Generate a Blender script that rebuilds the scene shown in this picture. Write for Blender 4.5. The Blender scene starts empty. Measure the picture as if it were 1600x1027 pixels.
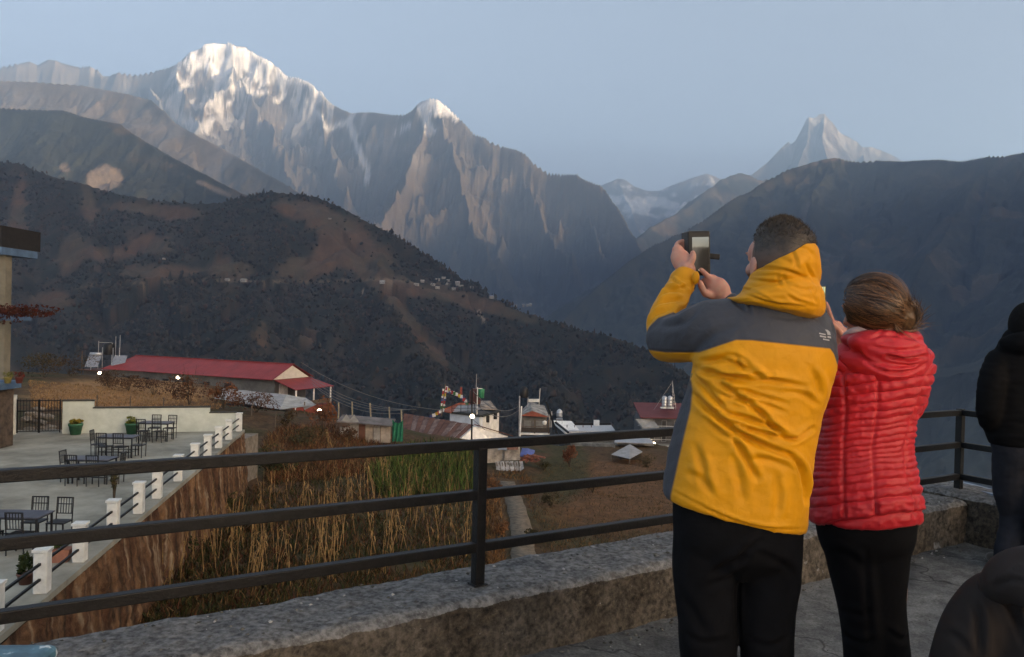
import bpy, bmesh, math, random
import numpy as np
from mathutils import Vector, Matrix, Euler
random.seed(7); RNG = np.random.default_rng(11)
S = bpy.context.scene
COL = S.collection
# ------------------------------------------------------------------ camera
F = 1256.0                       # focal length in pixels of the 1600 px wide photograph
CAM = np.array([0.0, 0.0, 1.5])
PITCH = math.radians(-0.66); ROLL = math.radians(1.4)
_f = np.array([0, math.cos(PITCH), math.sin(PITCH)]); _u0 = np.array([0, -math.sin(PITCH), math.cos(PITCH)]); _r0 = np.array([1.0, 0, 0])
_r = _r0*math.cos(ROLL) + _u0*math.sin(ROLL); _u = _u0*math.cos(ROLL) - _r0*math.sin(ROLL)
cd = bpy.data.cameras.new('camera'); cam = bpy.data.objects.new('camera', cd); COL.objects.link(cam)
cd.sensor_width = 36; cd.lens = 36*F/1600; cd.clip_start = 0.05; cd.clip_end = 60000
cam.matrix_world = Matrix(((_r[0], _u[0], -_f[0], CAM[0]), (_r[1], _u[1], -_f[1], CAM[1]), (_r[2], _u[2], -_f[2], CAM[2]), (0, 0, 0, 1)))
S.camera = cam
# ------------------------------------------------------------------ light
SUN_AZ = math.radians(122); SUN_EL = math.radians(8)      # low early sun behind the right shoulder (clockwise from +Y)
w = bpy.data.worlds.new('World'); S.world = w; w.use_nodes = True
wn = w.node_tree; sky = wn.nodes.new('ShaderNodeTexSky'); sky.sky_type = 'NISHITA'; sky.sun_disc = False
sky.sun_elevation = SUN_EL; sky.sun_rotation = SUN_AZ; sky.altitude = 2000; sky.air_density = 0.25; sky.dust_density = 10.0; sky.ozone_density = 0.0
wn.nodes['Background'].inputs[1].default_value = 0.15
wn.links.new(sky.outputs[0], wn.nodes['Background'].inputs[0])
sl = bpy.data.lights.new('sun', 'SUN'); sun = bpy.data.objects.new('sun', sl); COL.objects.link(sun)
sl.energy = 4.5; sl.angle = math.radians(2); sl.color = (1.0, 0.85, 0.70)
sun.rotation_euler = Vector((math.sin(SUN_AZ)*math.cos(SUN_EL), math.cos(SUN_AZ)*math.cos(SUN_EL), math.sin(SUN_EL))).to_track_quat('Z', 'Y').to_euler()
S.view_settings.view_transform = 'Standard'; S.view_settings.look = 'None'; S.view_settings.gamma = 1; S.view_settings.use_curve_mapping = False
S.view_settings.exposure = 2.5
S.view_settings.use_white_balance = True; S.view_settings.white_balance_temperature = 9400; S.view_settings.white_balance_tint = 10
S.render.engine = 'CYCLES'; S.cycles.use_denoising = True; S.cycles.max_bounces = 6; S.cycles.volume_bounces = 0
S.cycles.use_adaptive_sampling = True; S.cycles.adaptive_threshold = 0.015
# ------------------------------------------------------------------ helpers
def ray(x, y):
    return _f + (x-800)/F*_r + (513.5-y)/F*_u
def at(x, y, Y):                       # the point at depth Y (world) seen at photo pixel x, y
    d = ray(x, y); return CAM + d*(Y/d[1])
def atz(x, y, z):                      # where that sight line meets height z
    d = ray(x, y); return CAM + d*((z-CAM[2])/d[2])
def px_of(P):                          # photo pixel of world points (n,3)
    q = np.asarray(P)-CAM; dep = q@_f
    return 800+F*(q@_r)/dep, 513.5-F*(q@_u)/dep
def tag(o, label=None, cat=None, group=None, kind=None):
    if label: o['label'] = label
    if cat: o['category'] = cat
    if group: o['group'] = group
    if kind: o['kind'] = kind
    return o
def empty(name, loc=(0, 0, 0), rz=0):
    o = bpy.data.objects.new(name, None); COL.objects.link(o); o.location = loc; o.rotation_euler = (0, 0, rz); o.empty_display_size = .1
    return o
def mesh(name, V, Fc, mt=None, parent=None, smooth=False):
    me = bpy.data.meshes.new(name)
    if isinstance(V, np.ndarray) and isinstance(Fc, np.ndarray):
        n, k = Fc.shape
        me.vertices.add(len(V)); me.vertices.foreach_set('co', np.ascontiguousarray(V, dtype=np.float32).ravel())
        me.loops.add(n*k); me.loops.foreach_set('vertex_index', Fc.astype(np.int32).ravel())
        me.polygons.add(n); me.polygons.foreach_set('loop_start', np.arange(0, n*k, k, dtype=np.int32)); me.polygons.foreach_set('loop_total', np.full(n, k, dtype=np.int32))
        me.update(calc_edges=True); me.validate()
    else:
        me.from_pydata([tuple(map(float, v)) for v in V], [], [tuple(map(int, f)) for f in Fc]); me.update()
    if smooth: me.polygons.foreach_set('use_smooth', np.ones(len(me.polygons), dtype=bool))
    o = bpy.data.objects.new(name, me); COL.objects.link(o)
    if mt is not None:
        for m in (mt if isinstance(mt, (list, tuple)) else [mt]): me.materials.append(m)
    if parent is not None: o.parent = parent
    return o
def copy_tree(o, parent=None):
    c = o.copy(); COL.objects.link(c); c.parent = parent
    for ch in [x for x in bpy.data.objects if x.parent == o]: copy_tree(ch, c)
    return c
def grid_faces(nu, nv, wrap=False):
    i = np.arange(nu-1 if not wrap else nu); j = np.arange(nv-1)
    I, J = np.meshgrid(i, j, indexing='ij'); I2 = (I+1) % nu
    return np.stack([I*nv+J, I2*nv+J, I2*nv+J+1, I*nv+J+1], -1).reshape(-1, 4)
class MB:
    """collects simple solids into one mesh"""
    def __init__(s): s.v = []; s.f = []; s.m = []
    def add(s, V, Fc, mi=0):
        b = len(s.v); s.v += [tuple(map(float, p)) for p in V]; s.f += [tuple(int(i)+b for i in f) for f in Fc]; s.m += [mi]*len(Fc); return s
    def box(s, c, size, rz=0, rx=0, ry=0, mi=0, taper=1.0):
        hx, hy, hz = [q/2 for q in size]
        M = Euler((rx, ry, rz)).to_matrix(); V = []
        for z in (-hz, hz):
            t = taper if z > 0 else 1
            for x, y in ((-hx, -hy), (hx, -hy), (hx, hy), (-hx, hy)): V.append(M@Vector((x*t, y*t, z))+Vector(c))
        return s.add(V, [(3, 2, 1, 0), (4, 5, 6, 7), (0, 1, 5, 4), (1, 2, 6, 5), (2, 3, 7, 6), (3, 0, 4, 7)], mi)
    def bar(s, a, b, w, h=None, mi=0, up=(0, 0, 1)):
        a = Vector(a); b = Vector(b); d = (b-a).normalized(); h = w if h is None else h
        sd = d.cross(Vector(up)); sd = sd.normalized() if sd.length > 1e-4 else Vector((1, 0, 0)); u = sd.cross(d).normalized()
        V = [p+sd*x*w/2+u*y*h/2 for p in (a, b) for x, y in ((-1, -1), (1, -1), (1, 1), (-1, 1))]
        return s.add(V, [(3, 2, 1, 0), (4, 5, 6, 7), (0, 1, 5, 4), (1, 2, 6, 5), (2, 3, 7, 6), (3, 0, 4, 7)], mi)
    def tube(s, pts, r, n=8, mi=0, cap=True):
        pts = [Vector(p) for p in pts]; k = len(pts); rs = r if isinstance(r, (list, tuple)) else [r]*k
        V = []; ref = None
        for i, p in enumerate(pts):
            d = (pts[min(i+1, k-1)]-pts[max(i-1, 0)]).normalized()
            if ref is None: ref = d.cross(Vector((0.31, 0.2, .93))).normalized()
            ref = (ref-d*ref.dot(d)).normalized(); b = d.cross(ref)
            for j in range(n):
                a = 2*math.pi*j/n; V.append(p+(ref*math.cos(a)+b*math.sin(a))*rs[i])
        Fc = [(i*n+j, i*n+(j+1) % n, (i+1)*n+(j+1) % n, (i+1)*n+j) for i in range(k-1) for j in range(n)]
        if cap: Fc += [tuple(range(n-1, -1, -1)), tuple((k-1)*n+j for j in range(n))]
        return s.add(V, Fc, mi)
    def lathe(s, c, prof, n=16, mi=0):
        V = [(c[0]+r*math.cos(2*math.pi*j/n), c[1]+r*math.sin(2*math.pi*j/n), c[2]+z) for r, z in prof for j in range(n)]; k = len(prof)
        Fc = [(i*n+j, i*n+(j+1) % n, (i+1)*n+(j+1) % n, (i+1)*n+j) for i in range(k-1) for j in range(n)]
        Fc += [tuple(range(n-1, -1, -1)), tuple((k-1)*n+j for j in range(n))]
        return s.add(V, Fc, mi)
    def prism(s, poly, off, mi=0):            # polygon (3-D points) extruded along off
        n = len(poly); off = Vector(off); P = [Vector(p) for p in poly]
        return s.add(P+[p+off for p in P], [tuple(range(n-1, -1, -1)), tuple(range(n, 2*n))]+[(i, (i+1) % n, n+(i+1) % n, n+i) for i in range(n)], mi)
    def build(s, name, mt, parent=None, smooth=False, loc=None):
        V = s.v
        if loc is not None: V = [(x-loc[0], y-loc[1], z-loc[2]) for x, y, z in V]
        o = mesh(name, V, s.f, mt, parent, smooth)
        if any(s.m): o.data.polygons.foreach_set('material_index', s.m)
        if loc is not None: o.location = loc
        return o
# numpy noise ---------------------------------------------------------------
def _hash(ix, iy, seed):
    h = (ix.astype(np.int64)*374761393 + iy.astype(np.int64)*668265263 + seed*1442695041) & 0xffffffff
    h = ((h ^ (h >> 13))*1274126177) & 0xffffffff
    return h ^ (h >> 16)
def perlin(x, y, seed=0):
    x = np.asarray(x, float); y = np.asarray(y, float); ix = np.floor(x).astype(np.int64); iy = np.floor(y).astype(np.int64); fx = x-ix; fy = y-iy
    def g(dx, dy):
        a = _hash(ix+dx, iy+dy, seed).astype(float)*(2*math.pi/4294967296.0); return np.cos(a)*(fx-dx)+np.sin(a)*(fy-dy)
    u = fx*fx*fx*(fx*(fx*6-15)+10); v = fy*fy*fy*(fy*(fy*6-15)+10)
    a = g(0, 0); b = g(1, 0); c = g(0, 1); d = g(1, 1)
    return (a+u*(b-a)+v*(c-a+u*(a-b-c+d)))*1.5
def fbm(x, y, o=5, seed=0, gain=.5):
    t = 0; a = 1; s = 0
    for i in range(o): t = t+a*perlin(x*2**i+17.3*i, y*2**i-9.1*i, seed+i); s += a; a *= gain
    return t/s
def ridged(x, y, o=5, seed=0, gain=.55):
    t = 0; a = 1; s = 0
    for i in range(o): t = t+a*(1-np.abs(perlin(x*2.03**i+5.7*i, y*2.03**i+3.3*i, seed+i)))**2; s += a; a *= gain
    return t/s
def sstep(a, b, x):
    t = np.clip((x-a)/(b-a), 0, 1); return t*t*(3-2*t)
# materials -------------------------------------------------------------------
MATS = {}
def mat(name, color, rough=.8, var=.25, scale=6.0, bump=0.0, bscale=40.0, metal=0.0, color2=None, spec=.3, emis=None, coords='Object'):
    """plain procedural surface: base colour broken up by two noises, optional bump"""
    if name in MATS: return MATS[name]
    m = bpy.data.materials.new(name); m.use_nodes = True; N = m.node_tree.nodes; L = m.node_tree.links; b = N['Principled BSDF']
    tc = N.new('ShaderNodeTexCoord'); n1 = N.new('ShaderNodeTexNoise'); n1.inputs['Scale'].default_value = scale; n1.inputs['Detail'].default_value = 6; n1.inputs['Roughness'].default_value = .65
    L.new(tc.outputs[coords], n1.inputs['Vector'])
    r = N.new('ShaderNodeValToRGB'); c = np.array(color); c2 = np.array(color2) if color2 is not None else c*(1-var)
    hi = np.clip(c*(1+var*.6), 0, 1) if color2 is None else c
    r.color_ramp.elements[0].position = .36; r.color_ramp.elements[1].position = .66
    r.color_ramp.elements[0].color = (*c2, 1); r.color_ramp.elements[1].color = (*hi, 1)
    L.new(n1.outputs['Fac'], r.inputs['Fac']); L.new(r.outputs['Color'], b.inputs['Base Color'])
    b.inputs['Roughness'].default_value = rough; b.inputs['Metallic'].default_value = metal; b.inputs['Specular IOR Level'].default_value = spec
    if bump:
        n2 = N.new('ShaderNodeTexNoise'); n2.inputs['Scale'].default_value = bscale; n2.inputs['Detail'].default_value = 8; L.new(tc.outputs[coords], n2.inputs['Vector'])
        bp = N.new('ShaderNodeBump'); bp.inputs['Strength'].default_value = bump; bp.inputs['Distance'].default_value = .02
        L.new(n2.outputs['Fac'], bp.inputs['Height']); L.new(bp.outputs['Normal'], b.inputs['Normal'])
    if emis is not None:
        b.inputs['Emission Color'].default_value = (*emis[0], 1); b.inputs['Emission Strength'].default_value = emis[1]
    MATS[name] = m; return m
def attr_mat(name, rough=.95, detail=(0.02, .25), bump=0.0, bscale=.05, bdist=5.0, spec=.1):
    """colour from the mesh's own 'col' attribute, broken up by fine noise"""
    m = bpy.data.materials.new(name); m.use_nodes = True; N = m.node_tree.nodes; L = m.node_tree.links; b = N['Principled BSDF']
    a = N.new('ShaderNodeAttribute'); a.attribute_name = 'col'
    g = N.new('ShaderNodeNewGeometry'); n1 = N.new('ShaderNodeTexNoise'); n1.inputs['Scale'].default_value = detail[0]; n1.inputs['Detail'].default_value = 8; n1.inputs['Roughness'].default_value = .7
    L.new(g.outputs['Position'], n1.inputs['Vector'])
    mr = N.new('ShaderNodeMapRange'); mr.inputs[1].default_value = .3; mr.inputs[2].default_value = .7; mr.inputs[3].default_value = 1-detail[1]; mr.inputs[4].default_value = 1+detail[1]
    L.new(n1.outputs['Fac'], mr.inputs[0])
    mx = N.new('ShaderNodeVectorMath'); mx.operation = 'SCALE'; L.new(a.outputs['Color'], mx.inputs[0]); L.new(mr.outputs[0], mx.inputs['Scale'])
    L.new(mx.outputs[0], b.inputs['Base Color']); b.inputs['Roughness'].default_value = rough; b.inputs['Specular IOR Level'].default_value = spec
    if bump:
        n2 = N.new('ShaderNodeTexNoise'); n2.inputs['Scale'].default_value = bscale; n2.inputs['Detail'].default_value = 10; n2.inputs['Roughness'].default_value = .7; L.new(g.outputs['Position'], n2.inputs['Vector'])
        bp = N.new('ShaderNodeBump'); bp.inputs['Strength'].default_value = bump; bp.inputs['Distance'].default_value = bdist
        L.new(n2.outputs['Fac'], bp.inputs['Height']); L.new(bp.outputs['Normal'], b.inputs['Normal'])
    return m
def set_col(o, C, name='col'):
    a = o.data.color_attributes.new(name, 'FLOAT_COLOR', 'POINT')
    a.data.foreach_set('color', np.concatenate([C, np.ones((len(C), 1))], 1).astype(np.float32).ravel())
# ================================================================== the mountains
def polyline(pts):
    return np.array([at(x, y, d) for x, y, d in pts])
def spur(pts, seed, j=5.0):
    r = np.random.default_rng(seed); K = np.array(pts, float); n = 5*len(K); t = np.linspace(0, len(K)-1, n); Q = np.stack([np.interp(t, np.arange(len(K)), K[:, c]) for c in range(3)], 1); Q[1:, 0] += r.normal(0, j, n-1)*np.linspace(.2, 1, n-1); Q[1:, 1] += r.normal(0, j*.5, n-1)*np.linspace(.2, 1, n-1); Q[:, 2] += np.r_[0, r.normal(0, 40, n-1)]
    return polyline(Q)
def tents(X, Y, lines, wsm=0, rnd=0.0):
    """height = the highest of several ridge lines, each falling away on both sides; returns height, distance and arc position of the winner"""
    shp = X.shape; X = np.ascontiguousarray(X, dtype=np.float32); Y = np.ascontiguousarray(Y, dtype=np.float32); f32 = np.float32
    H = np.full(shp, -1e9, f32); D = np.zeros(shp, f32); A = np.zeros(shp, f32); LH = []; DM = np.full(shp, 1e9, f32)
    for li, (P, k, c) in enumerate(lines):
        s0 = li*7777.0; HL = np.full(shp, -1e9, f32); P = np.asarray(P, float)
        for a, b in zip(P[:-1], P[1:]):
            ax, ay, az = map(float, a); bx, by, bz = map(float, b); ux, uy = bx-ax, by-ay; L2 = ux*ux+uy*uy; L = math.sqrt(L2); X0 = X-f32(ax); Y0 = Y-f32(ay)
            t = X0*f32(ux/L2); t += Y0*f32(uy/L2); np.clip(t, 0, 1, out=t); X0 -= t*f32(ux); Y0 -= t*f32(uy); X0 *= X0; Y0 *= Y0; X0 += Y0; d = np.sqrt(X0); np.minimum(DM, d if li == 0 else d*f32(2.5)+f32(60), out=DM)
            X0 += f32(rnd*rnd); d = np.sqrt(X0); d -= f32(rnd); h = t*f32(bz-az); h += f32(az); h -= f32(k)*d*(1-f32(c)*d/(d+f32(1500)))
            np.maximum(HL, h, out=HL); q = h > H; np.copyto(H, h, where=q); np.copyto(D, d, where=q); np.copyto(A, t*f32(L)+f32(s0), where=q); s0 += L
        LH.append(HL)
    if wsm > 0:                                  # rounded joins between the spurs, sharp at the crest
        e = sum(np.exp(np.clip((h-H)/wsm, -40, 0)) for h in LH); H = H+wsm*np.log(e)*(1-np.exp(-D/(wsm*3)))*.6
    return H.astype(float), D.astype(float), A.astype(float), DM.astype(float)
def mountain(name, xr, yr, nu, nv, lines, rib, carve, colour, seed, label, floor=-1200, edge=60.0, wsm=0, rk=2.6, bumpd=12.0, detail=(.004, .22)):
    """a solid of terrain between two sight azimuths; carve = list of (size m, depth m)"""
    u = (np.linspace(xr[0], xr[1], nu)-800)/F; y = np.geomspace(yr[0], yr[1], nv)
    Yg = np.broadcast_to(y[None, :], (nu, nv)); Xg = u[:, None]*Yg
    H, D, A, DM = tents(Xg, Yg, lines, wsm or edge*.8, rk*(y[-1]/y[0])**(1/nv)*np.mean(y)/nv*math.log(y[-1]/y[0])); soft = 1-np.exp(-DM/edge)
    lam, dep = rib
    wx = fbm(Xg/lam/2, Yg/lam/2, 3, seed+40)*.8
    rb = ridged(A/lam+wx, D/(lam*3.2)+wx, 4, seed)
    H = H-dep*soft*np.minimum(1, DM/(lam*1.2)+.12)*(1-rb)
    for i, (sz, dp) in enumerate(carve):
        H = H-dp*soft*(1-ridged(Xg/sz, Yg/sz, 5, seed+60+i*9))
    H = H + 0.10*edge*fbm(Xg/(edge*1.1), Yg/(edge*1.1), 3, seed+90)*np.minimum(1, .35+soft)
    H = np.maximum(H, floor+20*fbm(Xg/300, Yg/300, 3, seed+5))
    V = np.stack([Xg, Yg, H], -1).reshape(-1, 3)
    Fc = grid_faces(nu, nv)
    dy = y[None, :]; gx = np.gradient(H, axis=0)/np.gradient(Xg, axis=0); gy = np.gradient(H, axis=1)/np.gradient(Yg, axis=1)
    nz = 1/np.sqrt(1+gx*gx+gy*gy)
    px, py = px_of(V); C = colour(Xg.ravel(), Yg.ravel(), H.ravel(), nz.ravel(), D.ravel(), rb.ravel(), px, py, gx.ravel(), gy.ravel())
    o = mesh(name, V, Fc, attr_mat(name+'_rock', detail=detail, bump=.5, bscale=detail[0]*2.5, bdist=bumpd), None, True)
    set_col(o, C); tag(o, label, None, None, 'structure'); o.data.flip_normals() if o.data.polygons[0].normal.z < 0 else None
    return o
def mix(a, b, t): return np.asarray(a)*(1-t[:, None])+np.asarray(b)*t[:, None]
ROCK = np.array((.17, .145, .125)); ROCK2 = np.array((.10, .09, .083)); TAN = np.array((.20, .155, .12)); GRASS = np.array((.115, .085, .055)); FOREST = np.array((.021, .022, .015)); SNOW = np.array((.86, .86, .87))
A_PX = [(-140,118,11500),(-60,112,11300),(0,104,11200),(30,97,11100),(47,93,11100),(60,99,11100),(75,92,11100),(88,93,11000),(103,98,11000),(125,103,11000),(143,101,10900),(151,106,10900),(160,117,10800),(172,116,10800),(185,113,10700),(215,116,10600),(245,109,10500),(265,104,10400),(280,97,10300),(288,93,10300),(293,84,10300),(300,77,10300),(315,70,10300),(325,63,10300),(340,61.5,10300),(355,64,10300),(365,69,10200),(380,71,10200),(392,78,10200),(404,86,10100),(420,93,10000),(435,105,10000),(447,117,9900),(465,119,9800),(480,126,9700),(492,133,9600),(500,141,9600),(507,151,9500),(520,162,9400),(535,170,9300),(550,175,9200),(580,174,9000),(610,178,8800),(633,178,8700),(650,167,8600),(660,157,8600),(672,153,8550),(684,154,8500),(693,162,8500),(705,173,8450),(716,184,8400),(727,195,8350),(735,206,8300),(755,212,8200),(765,220,8150),(785,227,8100),(805,232,8000),(815,236,7950),(827,250,7900),(835,255,7850),(855,268,7800),(880,271,7700),(900,270,7600),(915,280,7500),(935,287,7400),(945,297,7350),(960,318,7200),(975,342,7050),(990,368,6850),(1010,405,6600),(1040,450,6300)]
A_LINES = [(polyline(A_PX), 1.12, .45),
  (spur([(368,70,10200),(366,96,9900),(352,120,9650),(330,152,9300),(308,190,9000),(300,222,8600)], 3), .95, .2),
  (spur([(366,98,9900),(392,128,9500),(420,160,9100),(442,205,8600),(455,250,8100),(470,300,7600)], 4), 1.0, .2),
  (spur([(500,141,9600),(505,185,9200),(520,230,8700),(530,280,8200),(545,330,7500)], 5), 1.0, .2),
  (spur([(672,153,8550),(660,195,8200),(650,240,7850),(625,285,7400),(600,330,6900),(570,385,6300)], 6), .95, .25),
  (spur([(684,156,8500),(700,215,8100),(715,280,7600),(735,335,7000),(765,385,6500),(800,430,6100),(830,480,5700)], 7), .95, .25),
  (spur([(815,236,7950),(835,300,7500),(865,350,7000),(900,400,6500),(925,445,6000),(935,490,5600)], 8), .95, .25),
  (spur([(900,270,7600),(925,330,7200),(950,380,6700),(965,425,6200)], 9), .95, .25),
  (spur([(215,116,10600),(225,160,10100),(250,200,9500)], 10), .95, .25),
  (spur([(280,97,10300),(275,150,9900),(290,190,9500)], 11), .95, .25)]
def col_annapurna(X, Y, Z, nz, D, rb, px, py, gx, gy):
    n = fbm(X/420, Z/260+Y/900, 5, 3); n2 = fbm(X/120, Z/90, 4, 9)
    C = mix(ROCK, ROCK2, sstep(-.15, .3, n)); C = mix(C, TAN, sstep(.0, .45, fbm(X/900, Z/500, 4, 21))*.75)
    C = mix(C, GRASS, sstep(210, 330, py+25*n)*.8)
    C = mix(C, FOREST*1.1, sstep(330, 420, py+40*n)*.85)
    # snow: summit caps, then streaks that follow the gullies
    line = np.interp(px, [0, 270, 283, 300, 340, 372, 400, 430, 455, 480, 505, 512, 640, 655, 672, 690, 715, 722], [60, 60, 99, 112, 118, 116, 128, 128, 128, 138, 154, 120, 120, 168, 176, 178, 192, 150])
    cap = sstep(2, -2, py-line+12*n2+22*n)*sstep(.22, .36, nz+.12*n2+.05)
    cliff = sstep(.10, .28, fbm(X/260, Z/110, 4, 33))*sstep(80, 92, py+8*n2)*sstep(300, 330, px)*sstep(425, 395, px)*0.0
    rocks = sstep(.13, .2, fbm(X/240, Z/75, 4, 35)+.25*np.exp(-((px-345)/32)**2-((py-84)/8)**2)+.2*np.exp(-((px-305)/18)**2-((py-86)/6)**2)-.08)
    cap = cap*(1-rocks*.9)
    gul = sstep(.53, .46, rb+.22*n2+.12*n)           # gullies hold snow
    band = np.interp(py, [60, 110, 150, 200, 260, 300], [.8, .85, .75, .45, .1, 0])*np.interp(px, [150, 250, 290, 520, 600, 640, 660, 720, 760], [.1, .35, 1, .95, .35, .7, .75, .4, 0])
    st = gul*band
    def streak(pts, wd):
        d = np.full(px.shape, 1e9)
        for (a, b), (c, e) in zip(pts[:-1], pts[1:]):
            t = np.clip(((px-a)*(c-a)+(py-b)*(e-b))/((c-a)**2+(e-b)**2), 0, 1); d = np.minimum(d, np.hypot(px-a-t*(c-a), py-b-t*(e-b)))
        return sstep(.95, .6, d/wd+.8*n2+.5*n)
    for pts, wd in [([(545,190),(556,220),(565,245),(575,268),(572,285)], 6), ([(520,200),(545,192),(552,178)], 5), ([(265,165),(272,180),(300,192),(320,200)], 9), ([(262,160),(268,150),(284,135),(300,132)], 4), ([(345,165),(372,154),(400,146),(416,143)], 4), ([(480,160),(500,180),(512,205)], 4), ([(372,118),(392,138),(402,150)], 4), ([(436,128),(446,146),(436,160),(428,158)], 4), ([(660,165),(668,195),(672,208)], 9), ([(620,208),(640,195)], 4), ([(300,200),(318,195),(330,190)], 8), ([(345,125),(335,142),(330,160)], 7), ([(360,120),(350,140)], 6)]:
        st = np.maximum(st, streak(pts, wd)*.85)
    C = mix(C, SNOW, np.clip(np.maximum(cap, st*.8), 0, 1))
    return C
mountain('snow_mountain', (-130, 1045), (4700, 12600), 860, 380, A_LINES, (520, 460), [(1100, 480), (380, 260), (130, 100), (48, 34)], col_annapurna, 5, 'towering rock massif with a snow covered summit and steep gullies', floor=-900, rk=1.3, edge=110, bumpd=30, detail=(.0035, .22))
B_PX = [(-160,122,7600),(-60,125,7500),(0,126,7400),(60,128,7300),(130,133,7200),(200,147,7000),(235,155,6900),(255,172,6700),(275,193,6500),(300,207,6400),(345,230,6200),(400,262,5900),(450,290,5600),(520,335,5200),(580,385,4900)]
def col_brown(X, Y, Z, nz, D, rb, px, py, gx, gy):
    n = fbm(X/500, Y/500, 5, 71); C = mix(GRASS*1.15, ROCK, sstep(-.1, .35, n)); C = mix(C, TAN*1.05, sstep(.05, .4, fbm(X/300, Z/200, 4, 75))*.8)
    return mix(C, FOREST*1.2, sstep(.0, .35, fbm(X/700, Y/500, 4, 79)+.0016*(py-190))*.75)
mountain('brown_ridge', (-150, 640), (4200, 8600), 420, 300, [(polyline(B_PX), .75, .25)], (520, 260), [(900, 150), (240, 45)], col_brown, 15, 'long brown grassy ridge below the snow massif', floor=-900, edge=60, bumpd=15, detail=(.006, .2))
C_PX = [(-160,160,4700),(-60,166,4600),(0,168,4500),(40,170,4450),(80,172,4400),(100,172,4350),(130,182,4300),(160,188,4250),(185,193,4200),(215,213,4100),(240,228,4000),(260,240,3950),(290,256,3850),(320,272,3750),(350,288,3650),(385,305,3500),(420,330,3350),(480,380,3100)]
def col_slide(X, Y, Z, nz, D, rb, px, py, gx, gy):
    n = fbm(X/260, Y/260, 5, 81); n2 = fbm(X/70, Z/60, 4, 83)
    C = mix(FOREST*1.0, FOREST*1.7, sstep(-.2, .3, n)); C = mix(C, GRASS*.9, sstep(.12, .4, fbm(X/300, Z/220, 4, 85)+.0010*(px-220))*.7)
    sl = np.exp(-((px-162)/34)**2-((py-280)/26)**2)+.6*np.exp(-((px-100)/14)**2-((py-262)/16)**2)+.8*np.exp(-((px-335)/40)**2-((py-295-(px-335)*.42)/7)**2)+.5*np.exp(-((px-265)/30)**2-((py-258-(px-265)*.6)/8)**2)
    C = mix(C, TAN*.95, sstep(.42, .6, sl+.35*n2)); return C
mountain('wooded_ridge', (-150, 540), (2500, 5400), 400, 340, [(polyline(C_PX), .70, .2)], (420, 190), [(620, 110), (140, 26)], col_slide, 25, 'dark wooded ridge with a pale landslip scar', floor=-900, edge=35, bumpd=10, detail=(.012, .3))
M_PX = [(1130,300,12300),(1160,282,12400),(1178,270,12500),(1200,253,12700),(1215,237,12800),(1226,226,12900),(1232,221,12900),(1236,225,12900),(1245,218,12950),(1253,212,13000),(1256,200,13000),(1260,186,13000),(1264,181.5,13000),(1270,184,13000),(1275,182,13000),(1279,178,13000),(1288,176.5,13000),(1292,182,13000),(1300,190,13000),(1307,200,13050),(1312,207,13100),(1325,213,13150),(1340,222,13200),(1348,230,13250),(1360,229,13300),(1375,234,13350),(1390,240,13400),(1402,247,13450),(1420,258,13500),(1450,280,13600)]
def col_fish(X, Y, Z, nz, D, rb, px, py, gx, gy):
    n = fbm(X/380, Z/260, 5, 91); n2 = fbm(X/110, Z/120, 4, 93)
    C = mix(ROCK*.5, ROCK2*.5, sstep(-.15, .3, n)); C = mix(C, TAN*.7, sstep(1270, 1290, px)*sstep(1330, 1300, px)*.4)
    s = sstep(.56, .40, rb+.2*n2)*sstep(265, 215, py)+sstep(.12, .3, n2+.25*np.exp(-((px-1258)/8)**2)-.12)*sstep(225, 200, py)*.8+np.exp(-((px-1275)/7)**2-((py-220)/12)**2)
    return mix(C, SNOW*.9, np.clip(s, 0, 1)*.25)
mountain('pyramid_peak', (1120, 1470), (10900, 14300), 330, 330, [(polyline(M_PX), 3.0, .76), (polyline([(1264,182,13000),(1262,215,12700),(1245,255,12200),(1230,285,11700)]), 1.6, .4), (polyline([(1288,177,13000),(1285,215,12600),(1300,260,12000),(1320,290,11500)]), 1.6, .4), (polyline([(1348,230,13250),(1355,262,12600)]), 1.1, .3)], (520, 260), [(800, 130), (250, 50)], col_fish, 35, 'sharp twin topped rock pyramid peak rising behind the right ridge', floor=-900, rk=.6, wsm=8, edge=70, bumpd=25, detail=(.004, .2))
G_PX = [(890,300,15500),(920,290,15500),(940,289,15500),(955,283,15400),(966,278.5,15400),(975,280,15300),(990,290,15200),(1010,297,15200),(1030,298,15200),(1045,291,15100),(1065,283,15000),(1085,275,15000),(1103,269.5,15000),(1115,274,15000),(1127,280,15000),(1150,286,15000),(1190,300,15000)]
def col_glacier(X, Y, Z, nz, D, rb, px, py, gx, gy):
    n = fbm(X/420, Z/260, 5, 95); C = mix(ROCK, ROCK2*1.2, sstep(-.2, .3, n))
    s = sstep(-.05, .2, n+.35*np.exp(-((py-318)/14)**2)-.12+.3*np.exp(-((px-1110)/12)**2-((py-277)/8)**2)+.3*np.exp(-((px-968)/10)**2-((py-283)/6)**2))
    return mix(C, SNOW*.95, s*.9)
mountain('glacier_peaks', (900, 1190), (11500, 16800), 220, 200, [(polyline(G_PX), .80, .4), (polyline([(966,279,15400),(985,320,14200),(1000,360,13000)]), .8, .3), (polyline([(1103,270,15000),(1070,310,14000),(1040,350,13000)]), .8, .3)], (600, 220), [(900, 140), (260, 50)], col_glacier, 45, 'distant snowy peaks and glacier at the head of the valley', floor=-900, rk=1.2, edge=80, bumpd=25, detail=(.004, .2))
R2_PX = [(1420,262,9500),(1330,268,9300),(1260,274,9100),(1215,278,9000),(1185,281,8900),(1170,273,8800),(1157,269.5,8800),(1145,273,8700),(1130,279,8600),(1112,293,8400),(1090,312,8200),(1070,325,8000),(1045,340,7800),(1020,353,7600),(1000,371,7400),(975,400,7100),(945,430,6800),(920,455,6500)]
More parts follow.
